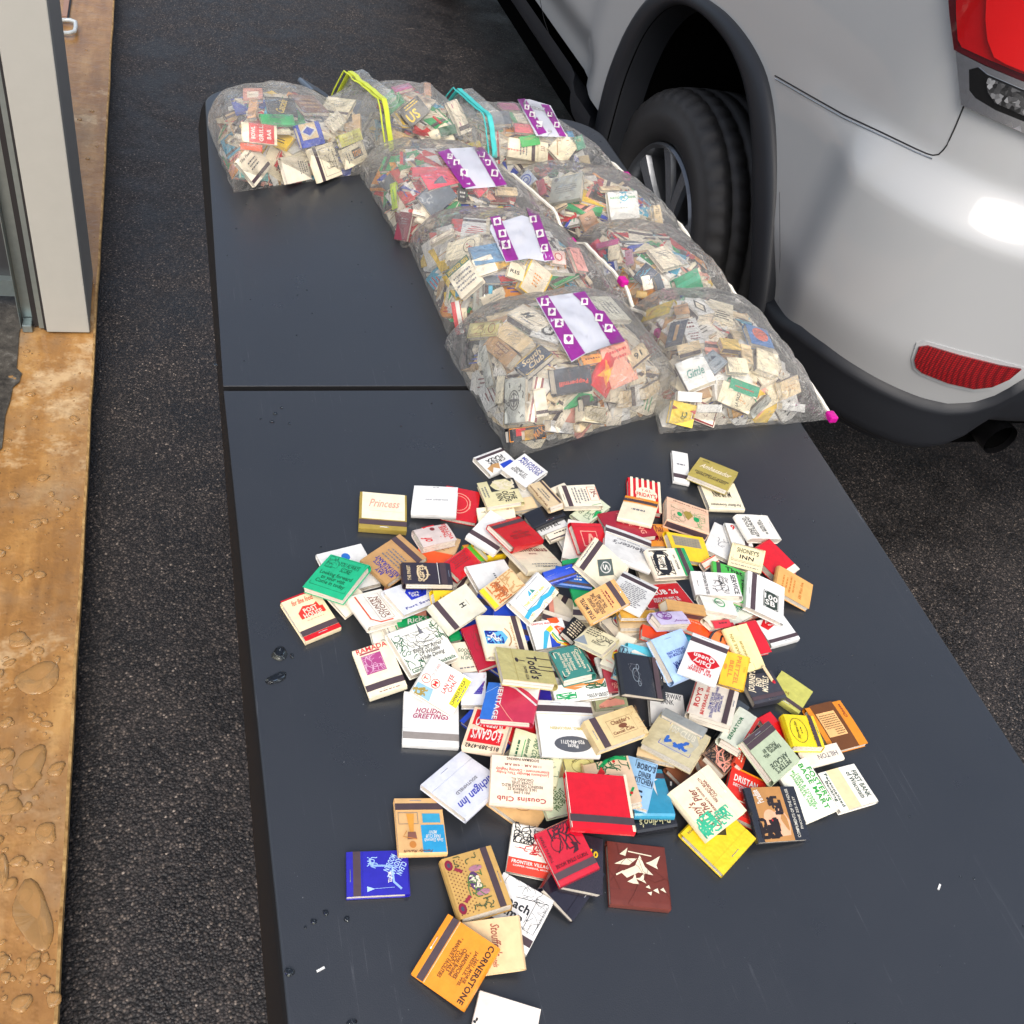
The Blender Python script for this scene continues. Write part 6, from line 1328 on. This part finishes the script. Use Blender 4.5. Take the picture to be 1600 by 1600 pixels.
 (4,'C',(1415,1530),(1405,1290),(1110,1300),7,'#dca45c','b',[('t','600 West Ave.',.5,.3,.7,.09,0,'#b06a20'),g_(.15,.45,.85,.85,4,'#c07a30')],'bent orange tan matchbook at the far right of the pile'),
 (2,'C',(470,1140),(580,1060),(440,1090),6,'#e8d2c0','b',[('r',0,.1,1,.9,'O'),('t','Cola',.5,.5,.7,.4,0,'w','i')],'small red and cream matchbook edge right of the black crest one'),
 (3,'C',(575,1060),(520,1390),(865,1130),5,'#4fc552','s',[('t','Young',.55,.86,.62,.16,0,'k'),('t','That',.12,.62,.5,.14,90,'k')],'bright green matchbook with heavy black lettering'),
 (4,'C',(380,1190),(365,1390),(775,1150),8,'#f1ede6','f',[('t','SERVICE',.5,.88,.85,.1,0,'k',''),('t','Our\nGood\nThought',.35,.65,.5,.22,0,'k','i'),('t','CORPORATE RATES',.5,.27,.95,.07,0,'k',''),('q',.35,.4,.9,.72,9,'k',.02)],'white matchbook lettered Service with a drawing of two hands'),
 (4,'C',(870,1170),(820,1480),(1205,1300),6,'!W','s',[('r',.32,.42,.76,.82,'#2e3a30'),('B',.34,.44,.74,.8,.015,'w'),('t','100\nSB',.54,.62,.34,.3,90,'w')],'white matchbook with a dark square of four white characters'),
 (5,'C',(685,1085),(975,1195),(705,870),7,'#ecdcae','b',[('B',.06,.25,.95,.95,.012,'k'),('B',.1,.3,.91,.91,.008,'k'),('t',"SHONEY'S",.5,.72,.66,.2,0,'#2f3d2a',''),('t','INN',.5,.46,.42,.16,0,'k'),('g',.08,.08,.9,.16,1,'x')],'cream matchbook lettered Shoneys Inn in a double frame'),
 (2,'G',(480,230),(700,170),(480,120),6,'#e8e8da','b',[('O',.55,.65,.14,.25,.03,'g'),('t','W',.5,.65,.2,.3,90,'#1f5a3c')],'cream matchbook with a green ring beneath the service one'),
 (0,'D',(305,868),(600,742),(100,540),6,'#f0dcb4','s',[('r',0,0,1,.1,'r'),('r',0,.97,1,1,'r'),('p',[(.22,.45),(.22,.6),(.42,.72),(.7,.68),(.8,.72),(.82,.6),(.9,.6),(.9,.45)],'#e2382c'),('t','POST\nHOUSE',.56,.55,.5,.22,0,'h'),('t','for fine food',.5,.85,.6,.12,0,'#d8523c','i'),('g',.22,.37,.9,.4,1,'p')],'cream matchbook lettered Post House on a red roof, leftmost of the pile'),
 (0,'D',(560,480),(940,375),(390,130),6,'!W','b',[('o',.55,.75,.09,.09,'#2a6fc4')],'large plain white matchbook partly covered by the bright green one'),
 (0,'D',(650,640),(860,520),(430,450),6,'h','b',[],'open white matchbook below the bright green one'),
 (2,'D',(335,390),(625,540),(510,95),7,'#16b27c','b',[('B',.06,.14,.94,.94,.01,'G'),('t','YOU ALWAYS\nSCORE!',.62,.72,.5,.26,0,'G',''),('q',.08,.62,.38,.92,12,'G',.008),('t','Looking forward\nto your visit\nCome in today',.5,.36,.8,.34,0,'G','')],'bright green matchbook with dark green lettering in a frame'),
 (1,'D',(1085,650),(950,400),(810,770),7,'#f1ecdf','b',[('t','COUNTRY\nKITCHEN',.5,.36,.72,.28,0,'z'),('l',[(.05,.25),(.05,.6),(.2,.78),(.95,.78)],.035,'O'),('B',.1,.18,.9,.56,.006,'z')],'cream matchbook lettered Country Kitchen with an orange bracket'),
 (2,'D',(1130,665),(1460,490),(970,450),6,'#dfe1e6','b',[('p',[(.35,.35),(.35,.65),(.5,.85),(.75,.8),(.85,.6),(.7,.35)],'#2438c0'),('q',.55,.4,.95,.8,6,'B',.02),('t','Fort\n50¢',.5,.5,.2,.2,-10,'w'),('t','Fort Savings',.5,.15,.75,.1,0,'B')],'silvery matchbook with a blue head and Fort Savings lettering'),
 (0,'D',(865,890),(1000,860),(840,720),6,'#eeebdd','f',[],'small plain white matchbook left of the wildlife one'),
 (0,'D',(1000,870),(1090,840),(965,715),6,'#f0ead8','b',[('g',.1,.3,.3,.9,1,'x',1)],'small cream matchbook with a thin line of print beside the plain one'),
 (1,'D',(1085,760),(1360,720),(1060,660),5,'g','b',[('t',"Rick's",.6,.6,.7,.4,15,'w','i')],'green matchbook with white script above the wildlife one'),
 (2,'D',(1188,1168),(1565,985),(1000,800),8,'#f0efe2','b',[('q',.2,.45,.9,.8,26,'k',.008),('p',[(.55,.72),(.6,.98),(.64,.72)],'x'),('q',.02,.4,.2,.85,16,'G',.014),('q',.82,.45,.98,.9,16,'G',.014),('t','Enjoy 20 Acres\nOf Wildlife\nWhile Dining',.55,.32,.6,.3,0,'k','i'),('t','Luncheons   Cocktails',.5,.06,.9,.08,0,'G'),('q',.03,.1,.35,.35,10,'G',.014)],'white matchbook with a fine drawing of a glass house and trees'),
 (0,'D',(835,1330),(1150,1225),(685,935),7,'#f1e6c8','s',[('t','RAMADA',.5,.92,.82,.1,0,'#cf3038',''),('r',.15,.83,.68,.86,'#a03048'),('r',.15,.42,.68,.8,'#a8457e'),('q',.17,.44,.66,.78,22,'#e3bcd0',.01),('g',.25,.02,.9,.05,1,'m')],'cream matchbook lettered Ramada above a purple square'),
 (2,'H',(600,400),(830,115),(195,235),6,'#f0eee4','b',[('r',.2,0,.95,.18,'#efe12a'),('t','CHINESS PLAZA',.55,.125,.66,.07,0,'k'),g_(.25,.02,.9,.08,1,'x'),('t','LAN YEE\nCHAI',.6,.35,.5,.2,0,'#cc2f2a'),('o',.45,.62,.12,.1,'#cf3a3a'),('o',.45,.62,.1,.085,'h'),('t','M',.45,.62,.12,.1,0,'r'),('o',.45,.84,.12,.1,'#d96a6a'),('o',.45,.84,.1,.085,'h'),('t','T',.45,.84,.1,.1,0,'r'),('t','OP OF ARISI',.75,.75,.34,.07,0,'#c99'.replace('#c99','#cc9999')),('p',[(.0,.55),(.3,.6),(.28,.95),(.02,.95)],'#8fb8c9'),('q',.02,.7,.25,.95,8,'f',.04)],'white matchbook with red oriental lettering and a yellow band'),
 (1,'H',(670,360),(885,345),(720,50),6,'#e8eaf0','b',[('p',[(.5,.3),(.85,.3),(.95,.7)],'#4334a8'),('d',.6,.34,.85,.55,4,4,.012,'w'),('q',.85,.4,.98,.9,4,'r',.012)],'white matchbook with a purple blue starred wedge'),
 (1,'H',(157,697),(662,720),(180,222),6,'!W','s',[('t','HOLIDAY\nGREETINGS',.5,.58,.66,.2,0,'#a03060','bi'),('l',[(0,.29),(1,.31)],.004,'S')],'square white matchbook lettered Holiday Greetings in pink'),
 (2,'H',(1140,420),(800,350),(1050,795),9,'#e8cfb0','b',[('p',[(.08,.05),(.92,.05),(.92,.83),(.08,.83)],'#d11a22'),('t',"LOGAN'S",.5,.62,.72,.26,0,'w'),('t','INFERNO',.5,.33,.7,.24,0,'w'),('d',.12,.5,.2,.8,2,8,.012,'w'),('t','815-389-4742',.5,.92,.84,.1,0,'k')],'tan matchbook with a red panel lettered Logans Inferno'),
 (3,'H',(1370,330),(1480,300),(1380,180),5,'v','b',[],'blue purple matchbook corner right of the Heritage one'),
 (4,'H',(927,132),(870,460),(1385,185),7,'#c9304e','b',[('r',0,0,1,.25,'#2f6fc9'),('l',[(.05,.24),(.95,.24)],.005,'w'),('p',[(0,.32),(.06,.6),(.2,.8),(.42,1),(0,1)],'w'),('l',[(.0,.28),(.12,.55),(.4,.85),(.55,1)],.04,'w'),('l',[(.55,.3),(.85,.5),(1,.62)],.015,'p'),('t','HERITAGE',.5,.27,.96,.1,0,'w'),('l',[(.3,0),(.1,.2)],.01,'Q')],'blue white and red matchbook lettered Heritage'),
 (1,'H',(690,735),(355,1060),(1070,1045),6,'!#dfe1ea','f',[('t','Michigan Inn',.45,.74,.88,.2,0,'#2a36a8','i'),('t','SOUTHFIELD',.5,.56,.5,.06,0,'x'),('l',[(0,.25),(1,.25)],.004,'S')],'white matchbook lettered Michigan Inn in blue script'),
 (0,'H',(1325,1478),(1570,1180),(890,1200),7,'#e0b880','b',[('O',.55,.5,.3,.25,.01,'z'),('q',.6,.55,.9,.8,7,'B',.02)],'tan matchbook with an oval line drawing under the Cousins Club one'),
 (3,'H',(1185,560),(1080,935),(1640,700),6,'#dfe0b8','f',[('r',.2,.22,.95,.235,'g'),('t','the\nFINEST\nIN FOOD\nAND COCKTAILS',.5,.62,.8,.45,0,'#2f6a4a','i'),('t','luncheon & dinner',.5,.3,.7,.07,0,'G','i'),('q',.2,.85,.8,.97,6,'G',.012),g_(.1,.08,.9,.17,1,'G')],'pale green matchbook with dark green script lettering'),
 (4,'H',(1522,830),(972,805),(1495,1275),7,'#ecd6bc','b',[('t','Cousins Club',.5,.85,.78,.1,0,'#a03030'),('t','WH 3-3995\n166 E. SUPERIOR ST.\nREGENCY ORLEANS BLDG.\nLOWER LEVEL\nCHICAGO, ILL.',.5,.58,.66,.32,0,'#2a2420',''),('t','Luncheons Monday Thru Friday\nEntertainment - Dancing Nightly',.5,.3,.86,.14,0,'#c03a3a',''),('t','11:00 A.M. - 4:00 A.M.',.5,.17,.6,.05,0,'m'),('t','DOORMAN PARKING',.5,.05,.52,.06,0,'k')],'peach matchbook lettered Cousins Club upside down'),
 (1,'I',(180,1410),(400,1260),(160,1080),5,'#cfdcb8','b',[('t','WE\nCREDIT\nPROBLEMS',.55,.5,.8,.5,35,'#4a6a3a')],'pale green matchbook about credit problems under the Cousins Club one'),
 (1,'I',(630,430),(900,330),(620,250),5,'#a8ad84','b',[('p',[(.1,.2),(.5,.5),(.9,.3),(.9,.1),(.1,.05)],'p'),('q',.1,.4,.9,.9,8,'G',.02),('t','OLD MILL',.3,.08,.4,.12,0,'m')],'olive landscape matchbook left of the Cheddars one'),
 (3,'I',(280,330),(760,280),(235,160),6,'#eeeee6','b',[('p',[(.2,.75),(.4,.9),(.7,.8),(1,.95),(.9,.6),(.6,.65),(.4,.55)],'#dc8a4a'),('q',.05,.15,.4,.45,14,'g',.02),('q',.6,.5,.98,.8,12,'G',.02),('t','RESTAURANT\nWEST BEND',.8,.14,.4,.2,0,'k')],'white matchbook with orange rocks and green trees'),
 (2,'I',(380,1000),(640,960),(340,810),5,'#efe79a','b',[('O',.55,.45,.33,.33,.02,'f'),('t','TOTAL EL',.5,.75,.5,.12,20,'k')],'pale yellow matchbook with a circular seal'),
 (3,'I',(610,297),(103,325),(650,785),6,'W','s',[('o',.45,.8,.32,.14,'#55575c'),('t','Places\n920-496-3711',.45,.8,.4,.14,0,'w'),('t','OMRO, WISCONSIN',.5,.52,.6,.06,0,'#c9b860'),('l',[(0,.27),(1,.27)],.004,'y')],'white matchbook with a dark grey oval and phone number'),
 (1,'J',(200,720),(330,600),(80,600),6,'z','b',[g_(.3,.4,.6,.5,1,'C')],'dark wood brown matchbook left of the pier one'),
 (1,'J',(330,680),(440,640),(300,480),6,'#8a5238','b',[],'medium brown matchbook behind the gold foil one with blue letters'),
 (2,'I',(1235,905),(900,920),(1315,1320),7,'!#2d93b5','s',[('p',[(.2,.25),(.3,.3),(.32,.6),(.42,.28),(.4,.22)],'w')],'glossy teal blue matchbook with a white spike'),
 (3,'I',(1010,780),(1345,900),(1010,690),6,'#e3c79a','b',[],'plain tan matchbook beneath the gold foil one'),
 (3,'I',(800,1200),(1080,1275),(945,790),5,'#9cc8ea','b',[('B',.3,.42,.96,.95,.02,'D'),('t',"BOBO'S",.66,.82,.6,.15,0,'D'),('t','DINER\nKITCHEN',.66,.58,.6,.26,0,'D'),g_(.4,.15,.8,.35,2,'D')],'light blue matchbook lettered Bobos Diner Kitchen'),
 (4,'I',(600,1300),(1055,1225),(475,850),8,'#e2c6a4','b',[('r',0,0,.04,1,'t'),('l',[(.35,.7),(.4,.85),(.55,.95),(.75,.97),(.95,.9)],.09,'g'),('q',.32,.66,.95,.98,14,'G',.02),('p',[(.28,.72),(.4,.84),(.45,.7),(.34,.62)],'r'),('o',.68,.9,.03,.03,'r'),('l',[(.8,.15),(.92,.3)],.05,'g'),('o',.85,.2,.03,.03,'r')],'tan matchbook with a green holly wreath'),
 (5,'I',(535,515),(660,800),(990,290),9,'#d9c08c','s',[('B',.25,.35,.78,.82,.01,'z'),('t',"Cheddar's",.35,.6,.36,.14,90,'z'),('t','Casual Cafe',.68,.57,.4,.1,90,'z'),('o',.52,.6,.07,.08,'z'),('q',.42,.5,.62,.7,5,'z',.015),('q',.0,.85,1,1,10,'T',.01)],'wood patterned matchbook lettered Cheddars'),
 (5,'I',(1085,665),(1500,950),(1210,360),8,'*#d8cba2','b',[('p',[(.3,.2),(.3,.8),(.75,.85),(.9,.6),(.85,.3),(.6,.15)],'#b9b6a4'),('B',.26,.2,.86,.84,.01,'b'),('t','100 CLUB',.55,.68,.5,.18,0,'#d8d2bc'),('q',.35,.3,.75,.5,7,'#2f63b8',.06)],'dull gold foil matchbook with a blue outline building'),
 (6,'I',(1230,400),(1590,670),(1260,320),4,'*#9fa3a0','b',[],'grey metallic flap lying over the dull gold foil matchbook'),
 (5,'I',(378,1470),(950,1450),(385,958),6,'!#dd0c22','s',[('r',.955,0,1,1,'c'),('l',[(.01,0),(.01,1)],.012,'h')],'large plain red matchbook with a cream right edge'),
 (1,'L',(1455,130),(1150,140),(1520,255),9,'!k','b',[('t',"Paladino's",.5,.55,.8,.45,0,'#b8b48a','i')],'glossy black matchbook lettered Paladinos in olive script'),
 (4,'J',(480,430),(690,190),(390,380),6,'*#4b5157','b',[],'dark metallic grey matchbook right of the gold foil one'),
 (4,'J',(590,520),(735,250),(430,420),8,'#d5d9c6','f',[('r',0,0,1,.13,'#e03a30'),('t','Coca',.3,.065,.4,.09,0,'w','i'),('t','SENATOR',.42,.6,.7,.14,0,'#1c6a44')],'pale green matchbook lettered Senator with a red stripe'),
 (2,'J',(500,690),(560,520),(370,520),6,'#8a6a52','b',[('q',.05,.05,.95,.95,26,'k',.03),('q',.1,.1,.9,.9,14,'p',.03)],'brown and pink floral patterned matchbook'),
 (2,'J',(600,600),(650,500),(540,560),5,'#d8452e','b',[('g',.2,.2,.8,.8,2,'h')],'small red matchbook end right of the floral one'),
 (4,'J',(890,500),(960,440),(720,260),7,'!#d6121e','b',[],'glossy red matchbook squeezed between grey and yellow ones'),
 (3,'J',(1215,490),(1465,440),(1010,190),6,'#e08a1e','b',[('r',.13,0,.76,1,'#6b3f1c'),('r',.16,.28,.66,.8,'#ecb877'),('d',.2,.32,.64,.78,11,10,.016,'#5a2f12'),('r',.17,.29,.4,.45,'#ecb877'),('t','Chinese',.88,.75,.3,.07,90,'m','i')],'orange and brown striped matchbook with a dotted panel'),
 (5,'J',(1185,475),(1080,262),(945,445),9,'!#ecd31a','s',[('O',.5,.62,.38,.24,.014,'k'),('t','Skyview Inn',.5,.66,.55,.1,0,'k','i'),g_(.35,.52,.65,.58,1,'k'),('g',.2,.22,.8,.25,1,'k')],'bright yellow matchbook with script inside a thin black oval'),
 (3,'J',(1240,460),(960,480),(1320,560),6,'#efe3d0','b',[('t','HILTON',.35,.55,.5,.3,0,'x','')],'cream matchbook lettered Hilton in thin grey capitals'),
 (4,'J',(815,602),(1050,972),(1030,520),6,'#f2efe0','f',[('t',"FOSTER'S\nBAGE MART",.5,.8,.86,.3,0,'#2f9a3c'),('t','DEER & TOWNE\nMILWAUKEE STREET\nJANESVILLE, WIS.',.5,.42,.75,.25,0,'#4faa50')],'white matchbook lettered Fosters in bright green'),
 (2,'J',(1118,640),(1275,900),(1370,568),6,'#f0ece0','b',[('r',0,.2,1,.52,'#ead2a4'),('t','Personalized\nBanking',.48,.1,.85,.16,0,'#2f4a3c'),('t','FIRST BANK\nof Wisconsin',.5,.76,.7,.28,0,'#2f4a3c','')],'white matchbook with a pale tan band, rightmost of the lower pile'),
 (3,'J',(460,895),(700,1010),(540,575),8,'#dc2a1c','b',[('p',[(0,0),(1,0),(1,.28),(.7,.36),(.3,.36),(0,.28)],'h'),('l',[(.1,.98),(1,.98)],.05,'o'),('t','DRISTAN',.45,.78,.66,.14,0,'w'),('t','DECONGESTANT\nTABLETS',.48,.6,.7,.14,0,'w'),('t','RELIEVES\nCONGESTION',.6,.16,.7,.16,0,'m')],'red and white matchbook lettered Dristan Decongestant Tablets'),
 (3,'J',(475,1330),(710,1080),(172,1042),7,'*#f0d024','f',[('p',[(.45,.78),(.78,.78),(.78,.55),(.62,.4),(.45,.55)],'#3a3212'),('t','MET',.615,.64,.26,.14,0,'y'),('t','The\nMetropolitan',.35,.9,.5,.12,0,'f')],'bright yellow gold foil matchbook with a dark shield'),
 (5,'J',(635,880),(375,570),(365,1095),8,'#eee1c0','f',[('t',"Tony's\nOn The Pier",.45,.72,.78,.32,0,'#8a4a3c','i'),('t',"FISHERMAN'S WHARF",.5,.5,.6,.05,0,'#8a4a3c'),('t','REDONDO BEACH\nCALIFORNIA',.65,.33,.5,.12,0,'#8a4a3c',''),('q',.02,.62,.36,.98,20,'#38b488',.03),('q',.04,.28,.28,.55,14,'#38b488',.025),('l',[(.16,.75),(.14,.4)],.014,'z'),('g',.02,.56,.3,.6,1,'#3fb48c')],'cream matchbook with green palm trees and brown script'),
 (6,'J',(1003+0,0),(0,0),(0,0),0,0,0,0,0),
 (6,'J',(785,293),(600,425),(1003,570),7,'#b4c0a0','s',[('r',0,0,1,.1,STRK),('t',"PETER'S\nARCADE",.5,.78,.6,.24,0,'#3c4a3c'),('t','Edgerton, Wis.\nPHONE 89',.5,.45,.6,.18,0,'#3c4a3c')],'grey green matchbook lettered Peters Arcade upside down'),
 (6,'J',(1075,1085),(960,725),(725,1100),7,'!#23252c','b',[('r',0,.3,1,.88,'#b5824a'),('o',.42,.66,.16,.13,'#e0a884'),('p',[(.1,.35),(.35,.3),(.62,.42),(.5,.6),(.3,.5),(.08,.6)],'#e3ad8a'),('q',.08,.55,.4,.88,22,'#241a1a',.06),('q',.5,.4,.8,.62,14,'#2c2224',.05),('o',.38,.64,.02,.015,'r'),('t','Paradise',.82,.8,.26,.14,20,'w','i'),('t','COMPLIMENTS OF THE HOUSE',.5,.2,.9,.06,0,'#cfcabb',''),('t','PHONE 255-9137',.5,.1,.6,.05,0,'#cfcabb','')],'glossy black matchbook with a painted reclining woman'),
 (0,'K',(120,592),(118,965),(640,565),6,'!#2a24a8','s',[('t','CLEAN\nREASONABLE\nMODERN',.36,.78,.62,.3,-28,'Q'),('l',[(.22,.36),(.34,.42),(.36,.72),(.72,.74),(.88,.86)],.05,'#8fb0e8'),('q',.15,.33,.4,.5,8,'#9fc0f0',.02),('t','MOTEL',.62,.68,.24,.06,0,'w'),('l',[(.86,.34),(.84,.75)],.008,'Q'),('p',[(.8,.32),(.86,.44),(.92,.32)],'Q'),('l',[(0,.255),(1,.255)],.004,'B')],'deep blue matchbook lettered Clean Reasonable Modern'),
 (0,'K',(905,130),(518,145),(945,595),6,'#e2b478','s',[('r',.02,.5,.5,.98,'#2f9ccc'),('t','Single Diamonds\nPARIS CLUB\nMENU',.26,.7,.4,.2,0,'w','i'),('r',.08,.3,.45,.46,'#3aa0c4'),('p',[(.62,.3),(.66,.62),(.74,.62),(.78,.3)],'#dd9a3c'),('o',.7,.84,.07,.06,'#c9823a'),('p',[(.62,.62),(.6,.75),(.8,.75),(.78,.62)],'#8a5a4a'),('l',[(.6,.75),(.88,.7),(.8,.6)],.02,'#c9823a'),('B',.55,.28,.95,.48,.012,'x'),('t','Family Ranch',.6,.95,.6,.06,0,'z','i')],'tan matchbook with an upside down cartoon figure and blue panel'),
 (1,'L',(245,560),(575,635),(290,200),7,'#efe9da','b',[('r',0,0,1,.3,'#dc3a22'),('t','FRONTIER VILLAGE',.52,.23,.88,.07,0,'w'),('t','COPPER HARBOR, MICH.',.52,.15,.8,.04,0,'w'),('q',.05,.6,.5,1,26,'k',.02),('q',.2,.42,.95,.62,14,'r',.02),('l',[(.1,.5),(.95,.5)],.01,'r'),('q',.5,.6,.95,.9,10,'m',.01)],'white matchbook with a red end lettered Frontier Village'),
 (1,'L',(735,915),(990,600),(470,685),5,'!#1f1a26','f',[('o',.6,.5,.06,.06,'y')],'dark purple black matchbook lying cornerwise under the red one'),
 (2,'L',(640,700),(925,715),(700,280),8,'!#2c2730','b',[('t','10',.75,.66,.22,.12,-15,'y')],'black matchbook with a yellow number below the red drawing one'),
 (4,'L',(640,680),(932,545),(440,285),7,'!#c4142c','s',[('q',.3,.5,.85,.95,14,'#3a1420',.03),('O',.35,.65,.13,.12,.015,'#3a1420'),('p',[(.6,.4),(.75,.42),(.8,.55),(.65,.6),(.7,.5)],'#3a1420'),('t','TOKYO STEAK HOUSE',.5,.31,.8,.07,180,'#5a1420'),('t','TOKYO STEAK',.08,.65,.5,.06,90,'#5a1420')],'dark red matchbook with a black crustacean drawing'),
 (0,'L',(1000,810),(1445,850),(975,335),6,'#6e2f22','f',[('p',[(.2,.5),(.45,.62),(.55,.8),(.62,.62),(.75,.5),(.5,.52),(.3,.42)],'c'),('p',[(.1,.62),(.3,.72),(.5,.74),(.35,.62)],'c'),('p',[(.2,.78),(.35,.9),(.3,.76)],'c'),('l',[(.35,.84),(.75,.8)],.02,'c'),('l',[(.12,.45),(.25,.52)],.025,'c'),('p',[(.64,.68),(.74,.72),(.9,.82),(.82,.66),(.84,.6),(.74,.64)],'c'),('p',[(.3,.36),(.4,.42),(.44,.5),(.46,.4),(.5,.34),(.4,.34)],'c'),('p',[(.44,.42),(.52,.44),(.6,.52),(.58,.42),(.62,.36)],'c'),('p',[(.6,.3),(.66,.34),(.68,.28)],'c'),('p',[(.72,.26),(.8,.3),(.82,.22)],'c'),('p',[(.84,.28),(.9,.32),(.94,.24)],'c'),('p',[(.62,.22),(.7,.24),(.68,.18)],'c'),('q',0,.0,1,1,8,'#5a2418',.006)],'reddish brown matchbook with a flock of cream birds'),
 (1,'M',(690,465),(1155,740),(960,-10),6,'#f1f0ea','s',[('t','Coach\nLamp',.42,.5,.6,.36,0,'k'),('B',.75,.3,.95,.8,.008,'k'),('q',.72,.28,.97,.85,16,'k',.006),('q',.1,.75,.9,.98,12,'k',.006),('l',[(.4,.7),(.95,.85)],.01,'k')],'white matchbook lettered Coach Lamp with a line drawn lantern'),
 (2,'K',(1500,1010),(1325,522),(1045,1158),10,'#cfa55c','s',[('d',.05,.6,.95,.95,14,7,.011,'z'),('o',.14,.86,.09,.07,'#8a1f3a'),('o',.14,.86,.04,.03,'#4a4a5a'),('o',.86,.86,.09,.07,'#8a1f3a'),('o',.86,.86,.04,.03,'#4a4a5a'),('l',[(.22,.78),(.3,.66)],.05,'#9a2f42'),('l',[(.78,.78),(.7,.66)],.05,'#9a2f42'),('o',.5,.5,.16,.1,'#5a3a66'),('q',.4,.42,.6,.58,9,'c',.03),('o',.3,.42,.05,.12,'#b07a8a'),('o',.7,.42,.05,.12,'#b07a8a'),('q',.25,.35,.75,.65,10,'#5a7a42',.015),('q',.04,.3,.2,.75,7,'#4a5a3a',.015),('q',.8,.3,.96,.75,7,'#4a5a3a',.015)],'thick tan matchbook with a folk pattern of flowers and dots'),
 (2,'M',(575,450),(640,930),(1095,405),7,'#e8c795','b',[('t',"Stouffer's",.4,.55,.62,.16,0,'#a0523c','i'),('t','hotels',.78,.5,.25,.1,0,'#a0523c','i')],'plain tan matchbook with brown script beside the orange one'),
 (3,'M',(460,390),(120,920),(935,700),7,'#e9921c','s',[('t','CORNERSTONE',.5,.88,.92,.1,0,'#3a2010'),('t','2601 MORSE\nJANESVILLE, WIS.',.5,.74,.55,.12,0,'#6a3a14'),('t','* SANDWICHES\nCharcoal Broiled\n* COCKTAILS\n* BANQUET FACILITIES',.5,.5,.64,.3,0,'#6a3a14'),('l',[(0,.245),(1,.245)],.006,'c')],'orange matchbook lettered Cornerstone near the bottom of the photo'),
 (0,'M',(610,1570),(1180,1720),(750,1065),6,'!#f1e6d8','b',[('q',.0,.3,.06,.5,3,'k',.02)],'plain off white matchbook cut by the bottom edge of the photo'),
]
PILE = [p for p in PILE if p[4] != (2, 10) and p[5]]
fld = Field(-.02, -.78, .78, .12, .0025)
PILE.sort(key=lambda p: p[0])
fr_ = random.Random(33)
for k in range(46):                                        # further matchbooks that only peep out from under the pile
    a = fr_.uniform(0, 6.28); q = fr_.random() ** .5; u, v = 900 + 235 * q * math.cos(a) + 20 * math.sin(a), 985 + 170 * q * math.sin(a)
    th = fr_.uniform(0, 6.28); L_ = 66; ex_, ey_ = (math.cos(th) * L_ * .8, math.sin(th) * L_ * .8), (math.sin(th) * L_, -math.cos(th) * L_)
    M, w, h = fld.settle([(u, v), (u + ex_[0], v + ex_[1]), (u + ey_[0], v + ey_[1])], .0055, .3)
    w, h, t = .038, .049, .0055; cmx = ink(fr_.choice(PAL))
    fillers.box(-w / 2, -h / 2, t - .0006, w / 2, h / 2, t, cmx, M); fillers.box(-w / 2, -h / 2, 0, w / 2, h / 2, .0006, cmx, M); fillers.box(-w / 2, h / 2 - .0006, .0007, w / 2, h / 2, t - .0007, cmx, M)
    fillers.box(-w / 2 + .001, -h / 2 + .0006, .0009, w / 2 - .001, h / 2 - .004, t - .0009, ink('F'), M); fillers.box(-w / 2, -h * .4, t + .0001, w / 2, -h * .28, t + .0004, ink(STRK), M)
o = fillers.build('packed_matchbooks'); tag(o, 'further small matchbooks heaped in the nine clear bags and under the loose pile', 'matchbooks', kind='stuff')
for i, (lay, c, O_, X_, Y_, t, col, kd, art, lab) in enumerate(PILE):
    px = [cp(c, O_), cp(c, X_), cp(c, Y_)]
    M, w, h = fld.settle(px, t / 1000 + .0008, .3); M.translation = M.translation + M.to_3x3().col[2] * .0004
    if kd == 'd': w = h = .046
    mbx = 'matchbox' in lab
    make_book(M, w, h, t / 1000, col, kd, art, lab, 'matchbox' if mbx else 'matchbook', 'loose matchbooks in the pile', seed=500 + i, name='matchbox' if mbx else 'matchbook')
# one torn out paper match
a = hz(*cp('G', (985, 690)), TOP + .022); bpt = hz(*cp('G', (1072, 825)), TOP + .012)
d = Vector(bpt - a); q = d.to_track_quat('X', 'Z')
mt = empty('paper_match', a); mt.rotation_mode = 'QUATERNION'; mt.rotation_quaternion = q; tag(mt, 'single cream paper match with a red tip leaning against the lime gold matchbook', 'match')
mb = MB(); mb.box(0, -.0016, -.0005, d.length, .0016, .0005, ink('C')); mb.build('stem', mt)
mb = MB(); mb.tube([(d.length - .001, 0, 0), (d.length + .002, 0, 0), (d.length + .005, 0, 0)], [.0016, .0021, .001], ink('#b81a30'), 8); mb.build('tip', mt, True)
# a few loose flecks on the table
mb = MB(); r_ = random.Random(4)
for (u, v, L_) in [(1467, 1386, .003), (501, 1515, .003), (1048, 1225, .002)]:
    p = hz(u, v, TOP); a = r_.uniform(0, 3); mb.box(-L_, -.0008, .0002, L_, .0008, .0008, ink('W'), Matrix.Translation(Vector(p)) @ Matrix.Rotation(a, 4, 'Z'))
tag(mb.build('paper_flecks'), 'tiny white flecks of paper lying on the dark table', 'paper flecks', kind='stuff')
